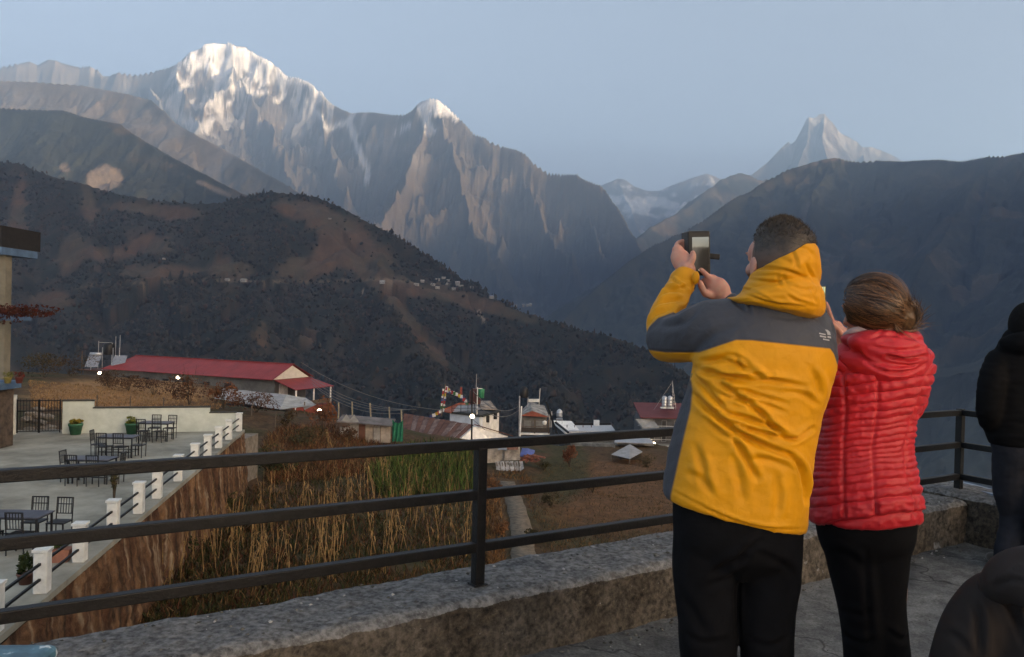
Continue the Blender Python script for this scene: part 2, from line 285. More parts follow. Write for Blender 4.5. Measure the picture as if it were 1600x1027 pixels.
def col_blue(X, Y, Z, nz, D, rb, px, py, gx, gy):
    n = fbm(X/400, Y/400, 5, 51); C = mix(FOREST*1.1, GRASS*.8, sstep(.0, .45, n)); return mix(C, GRASS*1.2, sstep(40, 5, D)*.3)
mountain('far_wooded_ridge', (900, 1440), (5600, 10200), 330, 160, [(polyline(R2_PX), .75, .2)], (420, 140), [(700, 100), (200, 30)], col_blue, 55, 'pale blue wooded ridge running into the valley', floor=-900, edge=50, bumpd=10, detail=(.006, .25))
R1_PX = [(2300,190,2700),(2100,205,3100),(1900,212,3600),(1760,225,4000),(1660,233,4300),(1600,237,4500),(1570,243,4600),(1545,243,4650),(1500,250,4800),(1470,248,4900),(1440,249,5000),(1410,251,5100),(1370,250,5250),(1340,252,5300),(1305,246.5,5400),(1290,248,5400),(1275,252,5400),(1240,262,5400),(1215,275,5350),(1190,290,5300),(1160,304,5200),(1130,326,5100),(1100,345,5000),(1060,365,4900),(1030,379,4800),(1000,398,4700),(960,428,4550),(925,458,4400),(895,486,4250),(870,515,4100)]
def col_right(X, Y, Z, nz, D, rb, px, py, gx, gy):
    n = fbm(X/300, Y/300, 5, 61); n2 = fbm(X/80, Y/80, 4, 63)
    C = mix(FOREST*.9, FOREST*1.5, sstep(-.2, .3, n2)); C = mix(C, GRASS*.8, sstep(.12, .4, n)*.7)
    return mix(C, TAN*.8, sstep(18, 2, D)*sstep(1240, 1270, px)*sstep(1330, 1300, px)*.9)
mountain('right_ridge', (840, 2250), (1900, 6400), 760, 400, [(polyline(R1_PX), .62, .1), (polyline([(1300,247,5400),(1250,330,4700),(1180,420,4000),(1120,500,3400)]), .7, .2), (polyline([(1545,243,4650),(1480,340,3900),(1400,450,3200),(1350,540,2700)]), .7, .2), (polyline([(1760,225,4000),(1680,350,3200),(1600,480,2600),(1560,600,2200)]), .7, .2)], (380, 150), [(600, 120), (160, 40)], col_right, 65, 'huge blue forested mountainside filling the right of the valley', floor=-900, rk=3.4, edge=40, wsm=120, bumpd=9, detail=(.01, .3))
# the dark near hill with the hamlet ------------------------------------------------------------------
D_PX = [(-260,225,2300),(-60,240,2250),(0,252,2200),(30,255,2180),(60,268,2150),(90,278,2120),(130,287,2090),(170,300,2060),(190,304,2040),(240,312,2010),(300,318,1980),(345,316,1960),(370,310,1950),(400,304,1940),(430,300,1920),(460,303,1900),(490,307,1880),(510,315,1870),(530,328,1850),(550,342,1830),(575,362,1800),(600,380,1770),(630,400,1740),(650,412,1720),(670,428,1690),(690,438,1660),(720,448,1620),(750,458,1580),(775,469,1540),(800,482,1500),(830,492,1460),(860,503,1420),(880,511,1390),(910,518,1350),(950,524,1290),(980,535,1240),(1000,545,1200),(1025,560,1150),(1050,577,1100),(1085,598,1040),(1130,625,960),(1200,670,860),(1300,760,700),(1400,900,600)]
D_LINES = [(polyline(D_PX), .50, .1), (polyline([(430,300,1920),(440,360,1700),(425,420,1480),(400,470,1250),(380,540,1000)]), .62, .1),
  (polyline([(600,380,1770),(600,425,1560),(615,470,1360),(650,520,1160),(690,575,980),(730,640,800)]), .62, .1),
  (polyline([(60,268,2150),(130,330,1850),(150,390,1600),(120,450,1350),(140,530,1050)]), .62, .1), (polyline([(190,304,2040),(260,360,1750),(250,420,1500),(235,480,1250),(260,560,980)]), .62, .1),
  (polyline([(-60,240,2250),(-20,330,1850),(10,430,1400),(20,520,1100)]), .62, .1),
  (polyline([(775,469,1540),(800,520,1300),(850,570,1100),(900,630,900)]), .62, .1), (polyline([(910,518,1350),(940,560,1180),(980,610,1000)]), .62, .1)]
HILL = {}
def col_hill(X, Y, Z, nz, D, rb, px, py, gx, gy):
    n = fbm(X/150, Y/150, 5, 101); n2 = fbm(X/35, Y/35, 4, 103)
    C = mix(FOREST*.7, np.array((.036, .026, .017)), sstep(-.2, .4, n2))
    def blob(x, y, a, b, ang=0):
        c, s = math.cos(ang), math.sin(ang); p = (px-x)*c+(py-y)*s; q = -(px-x)*s+(py-y)*c; return np.exp(-(p/a)**2-(q/b)**2)
    g = (blob(560, 395, 90, 34, .62)+blob(700, 462, 70, 13, .22)+blob(800, 492, 75, 9, .3)+blob(640, 500, 65, 10, .95)+blob(600, 460, 26, 8, .8)+blob(235, 385, 45, 16)+blob(170, 395, 26, 10)+blob(255, 425, 80, 12)+blob(135, 300, 60, 10, 1.4)
         + blob(110, 390, 22, 40, .3)+blob(370, 420, 32, 18)+blob(470, 420, 40, 22)+blob(410, 520, 12, 26)+blob(480, 530, 16, 20)+blob(80, 470, 40, 14)+blob(30, 340, 14, 50)+blob(690, 560, 26, 7, .95)+blob(970, 530, 25, 5, .4)+blob(480, 330, 60, 12, .3)+blob(250, 330, 90, 10, .1))
    g = sstep(.30, .62, g+.55*n+.3*n2)
    HILL['g'] = g
    C = mix(C, mix(GRASS*.75, np.array((.12, .066, .042)), sstep(-.2, .3, n)), g*.55)
    road = np.exp(-((py-np.interp(px, [90, 140, 200, 300, 410, 500, 600, 700, 760], [456, 447, 443, 439, 440, 440, 437, 444, 455])+2.2*n2)/1.7)**2)*sstep(100, 150, px)*sstep(735, 690, px)*sstep(-.35, .05, n)
    C = mix(C, np.array((.2, .15, .11)), road*.55)
    sc = sstep(.5, .75, blob(748, 488, 5, 6)+blob(756, 500, 10, 2.5, 1.0)+blob(566, 458, 9, 2.5, -1.1)+.9*blob(155, 292, 9, 3, 1.3)+.25*n2)
    return mix(C, np.array((.24, .20, .17)), sc)
hill = mountain('near_hill', (-230, 1420), (560, 2500), 900, 330, D_LINES, (150, 42), [(260, 42), (60, 9)], col_hill, 75, 'dark terraced and wooded hillside across the valley', floor=-700, edge=30, wsm=45, bumpd=3, detail=(.03, .3))
# unseen run of the right ridge, added and raised to block the low sun
def sun_block_ridge():
    P = np.array([(R := at(*R1_PX[0]))[:3], (3600, 1500, 1330), (3900, 0, 1420), (4100, -1500, 1450), (4300, -3600, 1450)], float)
    xs = np.linspace(1300, 6200, 90); ys = np.linspace(-3300, 2900, 110); Xg, Yg = np.meshgrid(xs, ys, indexing='ij')
    H, D, A, DM = tents(Xg, Yg, [(P, .62, .1)], 30, 30); H = H-(1-np.exp(-D/60))*110*(1-ridged(A/380, D/1200, 4, 65))-60*(1-np.exp(-D/60))*(1-ridged(Xg/600, Yg/600, 4, 66)); H = np.maximum(H, -900)
    V = np.stack([Xg, Yg, H], -1).reshape(-1, 3); o = mesh('sun_block_ridge', V, grid_faces(90, 110), bpy.data.materials['right_ridge_rock'], None, True)
    n = fbm(Xg.ravel()/300, Yg.ravel()/300, 5, 61); set_col(o, mix(FOREST*1.1, GRASS*.8, sstep(.05, .4, n))); tag(o, 'unseen forested ridge added right of the view to block the sun', None, None, 'structure')
sun_block_ridge()
# ================================================================== near ground
CTRL = np.array([(-6,6,-6.6),(0,6,-7),(8,6,-7.5),(-9.6,24,-6.5),(-11.7,37,-6.7),(-12.4,52,-7.2),(.4,35,-8.5),(0,51,-9.5),(8.2,69,-10.5),(-4,85,-11.6),(17,95,-12.8),(-59,100,-6.6),(-19,60,-5.9),(-30,60,-5.5),(-45,60,-5.2),(-40,85,-6.2),(-30,110,-9.3),(-48,112,-9),(-20,100,-12.8),(-14,90,-13),(-10,110,-18),(5,105,-18),(15,112,-20),(-24,118,-15),(-12,70,-7.8),(-6,62,-9),(-10,45,-7),(8,44,-9),(14,40,-9.2),(20,60,-10.5),(30,80,-13),(-28,30,-5.0),(-20,20,-5.5),(30,40,-14),(45,70,-22),(-70,50,-4.5),(0,130,-19),(-60,140,-16),(20,130,-22),(-30,135,-21),(60,130,-40),(0,220,-75),(-80,220,-70),(80,220,-95),(0,330,-150),(-110,330,-140),(110,330,-170),(40,20,-18),(12,14,-9)], float)
def _rbf_fit(P):
    n = len(P); d = np.hypot(P[:, None, 0]-P[None, :, 0], P[:, None, 1]-P[None, :, 1]); A = np.zeros((n+3, n+3)); A[:n, :n] = d+np.eye(n)*.0
    A[:n, n] = 1; A[:n, n+1:] = P[:, :2]; A[n, :n] = 1; A[n+1:, :n] = P[:, :2].T
    return np.linalg.solve(A, np.r_[P[:, 2], 0, 0, 0])
RBFW = _rbf_fit(CTRL)
def base_z(X, Y):
    X = np.asarray(X, float); Y = np.asarray(Y, float); z = RBFW[len(CTRL)]+RBFW[len(CTRL)+1]*X+RBFW[len(CTRL)+2]*Y
    for (a, b, _), wgt in zip(CTRL, RBFW): z = z+wgt*np.hypot(X-a, Y-b)
    return z
def ground_z(X, Y):
    X = np.asarray(X, float); Y = np.asarray(Y, float); z = base_z(X, Y)
    # little field terraces on the right of the path
    tr = sstep(1.5, 4, X)*sstep(24, 12, np.abs(X-14))*sstep(34, 40, Y)*sstep(110, 90, Y); st = .85; q = (z+.25*fbm(X/9, Y/9, 2, 8))/st; fr = q-np.floor(q)
    z = z+tr*st*((np.floor(q)+sstep(.62, 1, fr))-q)*.8
    return z+.16*fbm(X/2.2, Y/2.2, 4, 201)+.05*fbm(X/.5, Y/.5, 3, 202)
def gz(x, y): return float(ground_z(np.array([x]), np.array([y]))[0])
def gat(x, y, dz=0.0):                # where the sight line through a photo pixel meets the near ground
    d = ray(x, y); Y = np.geomspace(8, 320, 1500); P = CAM[None]+d[None]*(Y/d[1])[:, None]; q = P[:, 2]-ground_z(P[:, 0], P[:, 1])-dz
    i = int(np.argmax(q < 0)) if (q < 0).any() else len(Y)-1
    return P[i]
def blobp(px, py, x, y, a, b, ang=0):
    c, s = math.cos(ang), math.sin(ang); p = (px-x)*c+(py-y)*s; q = -(px-x)*s+(py-y)*c; return np.exp(-(p/a)**2-(q/b)**2)
def near_ground():
    nu, nv = 640, 420; u = (np.linspace(-420, 1900, nu)-800)/F; y = np.geomspace(5.0, 330, nv); Yg = np.broadcast_to(y[None], (nu, nv)); Xg = u[:, None]*Yg
    Z = ground_z(Xg, Yg); V = np.stack([Xg, Yg, Z], -1).reshape(-1, 3); o = mesh('ground', V, grid_faces(nu, nv), attr_mat('field_soil', detail=(3.0, .45), bump=.6, bscale=6, bdist=.06), None, True)
    px, py = px_of(V); X, Y = V[:, 0], V[:, 1]; n = fbm(X/4, Y/4, 5, 210); n2 = fbm(X/.7, Y/.7, 4, 211)
    soil = np.array((.075, .045, .026)); C = mix(soil, np.array((.045, .042, .02)), sstep(-.2, .3, n))
    C = mix(C, np.array((.27, .145, .068)), sstep(.4, .8, blobp(px, py, 190, 615, 190, 32)+.3*n)*.95)            # dry straw field below the red roof
    C = mix(C, np.array((.125, .064, .034)), sstep(.3, .7, blobp(px, py, 980, 770, 150, 75)+.35*n))                     # ploughed terraces
    C = mix(C, np.array((.05, .045, .022)), sstep(.35, .7, blobp(px, py, 880, 740, 45, 60, .4)+.35*n)*.9)
    C = mix(C, np.array((.1, .045, .025)), sstep(.3, .7, blobp(px, py, 500, 690, 90, 40)+.4*n)*.8)
    C = mix(C, np.array((.10, .055, .028)), sstep(.3, .7, blobp(px, py, 775, 820, 22, 70)+.4*n)*.8)
    C = C*(1+.5*n2)[:, None]; set_col(o, np.clip(C, .008, .6)); tag(o, 'sloping brown field and rough ground below the terrace', None, None, 'structure')
near_ground()
# the path down through the fields: a strip laid on the ground
PATH = []
def path_strip():
    pts = [(820, 905), (818, 870), (816, 840), (812, 812), (803, 785), (797, 768), (792, 755)]; P = [gat(*p) for p in pts]; V = []; Q = []
    P = np.array(P); PATH.append(P); t = np.linspace(0, 1, 40); P = np.stack([np.interp(t, np.linspace(0, 1, len(P)), P[:, k]) for k in range(3)], 1)
    for i, p in enumerate(P):
        d = P[min(i+1, 39)]-P[max(i-1, 0)]; nrm = np.array([d[1], -d[0]]); nrm /= np.linalg.norm(nrm)
        for j, s in enumerate((-.55, -.5, 0, .5, .55)):
            wob = .07*float(perlin(np.array([i*.35]), np.array([j*3.1]), 5)[0]); x, yy = p[0]+nrm[0]*(s+wob), p[1]+nrm[1]*(s+wob); V.append((x, yy, gz(x, yy)+(.09 if 0 < j < 4 else -.15)))
    o = mesh('path', np.array(V), grid_faces(40, 5), mat('worn_path', (.15, .115, .083), .95, .45, 3.5, .6, 14)); tag(o, 'narrow pale concrete path running down beside the maize field', None, None, 'structure')
path_strip()
# ================================================================== our terrace
ZC = .29
P1 = atz(746, 915, ZC); P2 = atz(1497, 772, ZC); E = (P2-P1)/np.linalg.norm(P2-P1); NI = np.array([E[1], -E[0], 0])      # NI points back to the terrace
RL = P1-E*4.2; E2 = np.array([.50, -.866, 0]); E2 /= np.linalg.norm(E2); P3 = P2+E2*4.0; NI2 = np.array([E2[1], -E2[0], 0])
def floor_mat():
    m = bpy.data.materials.new('terrace_concrete'); m.use_nodes = True; N = m.node_tree.nodes; L = m.node_tree.links; b = N['Principled BSDF']; tc = N.new('ShaderNodeTexCoord')
    def noise(sc, det=8, ro=.65, dist=0): q = N.new('ShaderNodeTexNoise'); q.inputs['Scale'].default_value = sc; q.inputs['Detail'].default_value = det; q.inputs['Roughness'].default_value = ro; q.inputs['Distortion'].default_value = dist; L.new(tc.outputs['Object'], q.inputs['Vector']); return q.outputs['Fac']
    def ramp(inp, a, b_, c0, c1): r = N.new('ShaderNodeValToRGB'); r.color_ramp.elements[0].position = a; r.color_ramp.elements[1].position = b_; r.color_ramp.elements[0].color = (*c0, 1); r.color_ramp.elements[1].color = (*c1, 1); L.new(inp, r.inputs['Fac']); return r.outputs['Color']
    def mul(a, b_): q = N.new('ShaderNodeMix'); q.data_type = 'RGBA'; q.blend_type = 'MULTIPLY'; q.inputs['Factor'].default_value = 1; L.new(a, q.inputs['A']); L.new(b_, q.inputs['B']); return q.outputs['Result']
    big = noise(1.7, 7, .6, .6); mid = noise(9, 9, .7, .3); fine = noise(70, 6, .7)
    c = ramp(big, .35, .65, (.085, .087, .088), (.20, .198, .19)); c = mul(c, ramp(mid, .36, .62, (.55, .55, .55), (1.2, 1.2, 1.2))); c = mul(c, ramp(fine, .35, .6, (.6, .6, .6), (1.15, 1.15, 1.15)))
    v = N.new('ShaderNodeTexVoronoi'); v.feature = 'DISTANCE_TO_EDGE'; v.inputs['Scale'].default_value = .75; mp = N.new('ShaderNodeVectorMath'); mp.operation = 'MULTIPLY_ADD'; nz = N.new('ShaderNodeTexNoise'); nz.inputs['Scale'].default_value = 5; L.new(tc.outputs['Object'], nz.inputs['Vector']); L.new(nz.outputs['Color'], mp.inputs[0]); mp.inputs[1].default_value = (.25, .25, .25); L.new(tc.outputs['Object'], mp.inputs[2]); L.new(mp.outputs[0], v.inputs['Vector'])
    c = mul(c, ramp(v.outputs['Distance'], .002, .007, (.35, .35, .35), (1, 1, 1))); L.new(c, b.inputs['Base Color']); b.inputs['Roughness'].default_value = .9; b.inputs['Specular IOR Level'].default_value = .2
    ad = N.new('ShaderNodeMath'); ad.operation = 'ADD'; L.new(mid, ad.inputs[0]); L.new(fine, ad.inputs[1]); bp = N.new('ShaderNodeBump'); bp.inputs['Strength'].default_value = .8; bp.inputs['Distance'].default_value = .02; L.new(ad.outputs[0], bp.inputs['Height']); L.new(bp.outputs['Normal'], b.inputs['Normal']); return m
m_floor = floor_mat()
m_kerb = None
def kerb_mat():
    m = bpy.data.materials.new('weathered_kerb'); m.use_nodes = True; N = m.node_tree.nodes; L = m.node_tree.links; b = N['Principled BSDF']
    g = N.new('ShaderNodeNewGeometry'); tc = N.new('ShaderNodeTexCoord')
    def noise(sc, det=8, ro=.65): q = N.new('ShaderNodeTexNoise'); q.inputs['Scale'].default_value = sc; q.inputs['Detail'].default_value = det; q.inputs['Roughness'].default_value = ro; L.new(tc.outputs['Object'], q.inputs['Vector']); return q
    def ramp(inp, a, b_, c0, c1): r = N.new('ShaderNodeValToRGB'); r.color_ramp.elements[0].position = a; r.color_ramp.elements[1].position = b_; r.color_ramp.elements[0].color = (*c0, 1); r.color_ramp.elements[1].color = (*c1, 1); L.new(inp, r.inputs['Fac']); return r.outputs['Color']
    def mixc(f, a, b_): q = N.new('ShaderNodeMix'); q.data_type = 'RGBA'; L.new(f, q.inputs['Factor']); L.new(a, q.inputs['A']); L.new(b_, q.inputs['B']); return q.outputs['Result']
    n1 = noise(7); n2 = noise(32); n3 = noise(2.2); n4 = noise(75, 3)
    grey = ramp(n2.outputs['Fac'], .36, .64, (.055, .055, .056), (.21, .21, .21))
    top = mixc(ramp(n1.outputs['Fac'], .45, .6, (0, 0, 0), (.75, .75, .75)), grey, ramp(n2.outputs['Fac'], .4, .62, (.12, .115, .11), (.27, .265, .26)))
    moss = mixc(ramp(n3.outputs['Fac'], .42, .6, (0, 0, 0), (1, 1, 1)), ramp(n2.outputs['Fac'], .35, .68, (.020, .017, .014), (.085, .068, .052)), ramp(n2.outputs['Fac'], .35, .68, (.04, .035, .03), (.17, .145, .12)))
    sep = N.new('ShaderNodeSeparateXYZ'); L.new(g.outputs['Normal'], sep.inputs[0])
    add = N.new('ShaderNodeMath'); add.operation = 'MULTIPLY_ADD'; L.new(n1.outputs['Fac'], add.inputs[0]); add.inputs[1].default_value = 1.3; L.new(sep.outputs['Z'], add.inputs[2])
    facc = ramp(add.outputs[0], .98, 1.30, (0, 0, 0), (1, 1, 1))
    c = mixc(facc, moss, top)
    wsp = ramp(n4.outputs['Fac'], .70, .74, (0, 0, 0), (.8, .8, .8)); c = mixc(wsp, c, ramp(n2.outputs['Fac'], 0, 1, (.34, .34, .34), (.38, .38, .38)))
    L.new(c, b.inputs['Base Color']); b.inputs['Roughness'].default_value = .95; b.inputs['Specular IOR Level'].default_value = .15
    bp = N.new('ShaderNodeBump'); bp.inputs['Strength'].default_value = .75; bp.inputs['Distance'].default_value = .03; ah = N.new('ShaderNodeMath'); ah.operation = 'MULTIPLY_ADD'; L.new(n1.outputs['Fac'], ah.inputs[0]); ah.inputs[1].default_value = 1.6; L.new(n2.outputs['Fac'], ah.inputs[2]); L.new(ah.outputs[0], bp.inputs['Height']); L.new(bp.outputs['Normal'], b.inputs['Normal'])
    return m
m_kerb = kerb_mat()
def kerb(name, A, B, Ei, Ni, w0, w1, h, seed, label, zfun=None):
    """rough concrete upstand: cross-section swept along the terrace edge"""
    L = np.linalg.norm(B-A); ns = int(L/.022); prof = []
    for z in np.linspace(-.02, h-.05, 14): prof.append((w1-.012*z, z))
    for a in np.linspace(0, math.pi/2, 7)[1:]: prof.append((w1-.05+.05*math.cos(a), h-.05+.05*math.sin(a)))
    for s in np.linspace(w1-.07, w0+.03, 20): prof.append((s, h))
    prof += [(w0, h-.03), (w0-.01, h-.15), (w0-.01, -.4)]
    prof = np.array(prof); t = np.linspace(0, L, ns); T, K = np.meshgrid(t, np.arange(len(prof)), indexing='ij')
    sx = prof[K, 0]; sz = prof[K, 1]; topm = sstep(h-.09, h-.01, sz); n = fbm(T/.35, sx/.35+sz/.3, 5, seed); n2 = fbm(T/.06, sx/.06+sz/.06, 4, seed+3)
    big = fbm(T/1.3, sx*0, 2, seed+7)
    sx = sx+(.025*n+.012*n2)*(1-topm)+.03*big*(sx > 0)*1.0; sz = sz+topm*(.016*n+.007*n2+.02*big)
    V = A[None, None, :]*[1, 1, 0]+T[..., None]*Ei+sx[..., None]*Ni+np.stack([0*sz, 0*sz, sz], -1)
    o = mesh(name, V.reshape(-1, 3), grid_faces(ns, len(prof)), m_kerb, None, True)
    if o.data.polygons[10].normal.dot(Vector(Ni)) < 0: o.data.flip_normals()
    tag(o, label, 'wall'); return o
kerb('parapet_wall', RL, P2+E*.12, E, NI, -.28, .165, ZC, 301, 'low rough weathered concrete parapet wall under the long black railing')
kerb('parapet_wall', P2-E2*.28-NI2*0, P3, E2, NI2, -.22, .20, ZC+.045, 331, 'short return of concrete parapet wall past the railing corner')
def floor_slab():
    poly = [RL+NI*.1, P2+NI*.05, P3+NI2*.05, P3+np.array([1.5, -9, 0]), np.array([-7, -6, 0]), RL+np.array([-1.5, -1, 0])]
    # fine sheet where the camera looks, on a solid block
    mb = MB(); mb.prism([(p[0], p[1], -.03) for p in [RL-NI*.2, P2-NI*.2-NI2*.2, P3-NI2*.2]]+[(p[0], p[1], -.03) for p in poly[3:]], (0, 0, -6.5)); bl = mb.build('terrace_block', mat('rendered_wall', (.3, .3, .28), .9)); tag(bl, 'rendered masonry block that carries the terrace', None, None, 'structure')
    nu, nv = 320, 320; X, Y = np.meshgrid(np.linspace(-3.5, 7.2, nu), np.linspace(-3, 6.6, nv), indexing='ij')
    Z = .007*fbm(X/.8, Y/.8, 5, 350)+.004*fbm(X/.12, Y/.12, 3, 351); V = np.stack([X, Y, Z], -1).reshape(-1, 3); Fc = grid_faces(nu, nv)
    c = V[Fc].mean(1); ins = (((c-RL)@NI) > -.1) & (((c-P2)@NI2) > -.1); o = mesh('terrace_floor', V, Fc[ins], m_floor, None, True); tag(o, 'worn grey concrete terrace floor', None, None, 'structure')
floor_slab()
def grit():
    r = np.random.default_rng(77); V = []; Fc = []; C = []
    oc = np.array([(1, 0, 0), (-1, 0, 0), (0, 1, 0), (0, -1, 0), (0, 0, 1), (0, 0, -1)], float); tr = np.array([(0, 2, 4), (2, 1, 4), (1, 3, 4), (3, 0, 4), (2, 0, 5), (1, 2, 5), (3, 1, 5), (0, 3, 5)])
    for k in range(900):
        if k < 420: p = RL+E*r.uniform(0, 8.2)+NI*r.uniform(-.24, .13); z = ZC+.012; sz = r.uniform(.003, .011)
        elif k < 640: p = RL+E*r.uniform(1.5, 8.0)+NI*(.19+abs(r.normal(0, .07))); z = .006; sz = r.uniform(.003, .014)
        else: p = RL+E*r.uniform(2, 8.0)+NI*r.uniform(.2, 3.2); z = .006; sz = r.uniform(.002, .008)
        q = oc*r.uniform(.5, 1.3, (6, 1))*sz*np.array((1.2, 1, .6)); a = r.uniform(0, 6.3); q = np.stack([q[:, 0]*math.cos(a)-q[:, 1]*math.sin(a), q[:, 0]*math.sin(a)+q[:, 1]*math.cos(a), q[:, 2]], 1); V.append(q+np.array((p[0], p[1], z))); Fc.append(tr+6*k); t = r.uniform(); C.append(np.repeat([[.38, .37, .36] if t > .86 else [.05+.14*t, .05+.13*t, .045+.12*t]], 6, 0))
    o = mesh('grit', np.concatenate(V), np.concatenate(Fc), attr_mat('grit_stone', detail=(200, .2))); set_col(o, np.concatenate(C)); tag(o, 'loose grit and crumbs of mortar on the parapet and floor', 'grit', None, 'stuff')
grit()
m_black = mat('black_rail_paint', (.006, .006, .007), .5, .5, 30, .15, 90, spec=.25)
def railing():
    r = empty('railing', tuple(P2*[1, 1, 0]+[0, 0, ZC])); tag(r, 'black square section steel railing with three rails along the terrace edge', 'railing')
    def put(mb, name):
        o = mb.build(name, m_black, None, False, tuple(r.location)); o.location = (0, 0, 0); o.parent = r
        bv = o.modifiers.new('b', 'BEVEL'); bv.width = .004; bv.segments = 2; return o
    za = [.944, .717, .479]; zb = [.905, .668, .434]; L12 = np.linalg.norm(P2-P1)
    for za_, zb_ in zip(za, zb):
        s = (zb_-za_)/L12; A = RL*[1, 1, 0]+[0, 0, za_-s*4.2-.012]; B = P2*[1, 1, 0]+[0, 0, zb_-.012]
        put(MB().bar(A, B-E*.0235, .044, .042), 'rail')
        C = P2*[1, 1, 0]+E2*.0255+[0, 0, zb_-.012]; Dp = P3*[1, 1, 0]+[0, 0, zb_-.012-.01]; put(MB().bar(C, Dp, .044, .042), 'rail')
    for b, zt in ((P1, .917), (P2, .92), (P2+E2*2.4, .88), (P1-E*3.4, .93)):
        mb = MB(); t = Vector((*E[:2], 0)); mb.bar((b[0], b[1], ZC-.06), (b[0], b[1], zt), .048, .048, up=tuple(E)); put(mb, 'post')
    put(MB().box((P1[0], P1[1], ZC+.008), (.07, .07, .008), math.atan2(E[1], E[0])), 'foot_plate')
railing()
mb = MB(); A = at(1489, 757, 6.35); B = at(1590, 784, 5.55); mb.bar(A, B, .16, .05); mb.bar(A-np.array([0, 0, .06]), B-np.array([0, 0, .06]), .02, .09)
o = mb.build('gutter_beam', mat('blue_grey_metal', (.16, .22, .30), .5, .3, 8)); tag(o, 'blue grey metal gutter beam lying just outside the railing corner', 'beam')
# the blue table top in the bottom left corner
def blue_table():
    a = atz(-150, 1004, .74); b = atz(96, 1003, .74); c = atz(122, 1035, .74); z = .74
    ex = (b-a)/np.linalg.norm(b-a); ey = np.array([-ex[1], ex[0], 0])*-1; o = empty('table', (b[0], b[1], 0)); tag(o, 'worn blue painted table, its corner showing beside the parapet wall', 'table')
    ms = bpy.data.materials.new('chipped_blue_paint'); ms.use_nodes = True; N = ms.node_tree.nodes; L = ms.node_tree.links; bs = N['Principled BSDF']
    tc = N.new('ShaderNodeTexCoord'); n = N.new('ShaderNodeTexNoise'); n.inputs['Scale'].default_value = 22; n.inputs['Detail'].default_value = 5; L.new(tc.outputs['Object'], n.inputs['Vector'])
    r = N.new('ShaderNodeValToRGB'); e = r.color_ramp.elements; e[0].position = .42; e[0].color = (.03, .085, .12, 1); e[1].position = .62; e[1].color = (.06, .16, .21, 1); q = e.new(.665); q.color = (.5, .55, .57, 1); L.new(n.outputs['Fac'], r.inputs['Fac']); L.new(r.outputs['Color'], bs.inputs['Base Color']); bs.inputs['Roughness'].default_value = .45
    ang = math.atan2(ex[1], ex[0]); ctr = b-ex*.6+ey*.36
    t = MB().box((ctr[0]-b[0], ctr[1]-b[1], z-.02), (1.2, .72, .04), ang).build('table_top', ms, o); bv = t.modifiers.new('b', 'BEVEL'); bv.width = .02; bv.segments = 3
    for sx in (-.54, .54):
        for sy in (-.3, .3):
            p = ctr+ex*sx+ey*sy-b; MB().box((p[0], p[1], (z-.045)/2), (.045, .045, z-.045), ang).build('leg', m_black, o)
blue_table()
# ================================================================== foliage helpers
def leaf_mat(name, rough=.8, trans=.25):
    m = bpy.data.materials.new(name); m.use_nodes = True; N = m.node_tree.nodes; L = m.node_tree.links; b = N['Principled BSDF']
    a = N.new('ShaderNodeAttribute'); a.attribute_name = 'col'; L.new(a.outputs['Color'], b.inputs['Base Color']); b.inputs['Roughness'].default_value = rough; b.inputs['Specular IOR Level'].default_value = .15
    return m
m_leaf = leaf_mat('leaves'); m_stem = mat('twig_bark', (.07, .05, .035), .9, .3, 20)
def leaf_cloud(name, n, c, rad, size, colA, colB, seed, parent=None, lumps=7, mt=None):
    """many small leaf faces spread through several lumps of a crown"""
    r = np.random.default_rng(seed); lc = r.normal(size=(lumps, 3)); lc /= np.linalg.norm(lc, axis=1)[:, None]; lc = lc*r.uniform(.25, .75, (lumps, 1)); lr = r.uniform(.28, .6, lumps)
    k = r.integers(0, lumps, n); d = r.normal(size=(n, 3)); d /= np.linalg.norm(d, axis=1)[:, None]; p = (lc[k]+d*(lr[k]*r.uniform(.45, 1, n)**.6)[:, None])*np.array(rad)+np.array(c)
    a = r.normal(size=(n, 3)); a /= np.linalg.norm(a, axis=1)[:, None]; b = np.cross(a, r.normal(size=(n, 3))); b /= np.linalg.norm(b, axis=1)[:, None]
    s = size*r.uniform(.5, 1.3, n)[:, None]; V = np.stack([p-a*s, p+b*s*.45, p+a*s, p-b*s*.45], 1).reshape(-1, 3); Fc = np.arange(4*n).reshape(n, 4)
    o = mesh(name, V, Fc, mt or m_leaf, parent); t = np.clip(r.uniform(0, 1, n)*.6+.4*(r.uniform(0, 1, lumps)[k]), 0, 1)[:, None]; C = np.array(colA)*(1-t)+np.array(colB)*t; set_col(o, np.repeat(C, 4, 0)); return o
def shrub(name, p, w, h, colA, colB, seed, label, group=None, n=700, size=.09, cat='shrub'):
    o = empty(name, tuple(p)); tag(o, label, cat, group); r = random.Random(seed)
    mb = MB()
    for i in range(7):
        a = r.uniform(0, 6.28); q = r.uniform(.2, .8)*w/2; mb.tube([(0, 0, -.15), (math.cos(a)*q*.4, math.sin(a)*q*.4, h*.4), (math.cos(a)*q, math.sin(a)*q, h*r.uniform(.7, 1.05))], [.025, .018, .006], 5)
    mb.build('stem', m_stem, o); leaf_cloud('foliage', n, (0, 0, h*.52), (w/2, w/2, h*.5), size, colA, colB, seed, o); return o
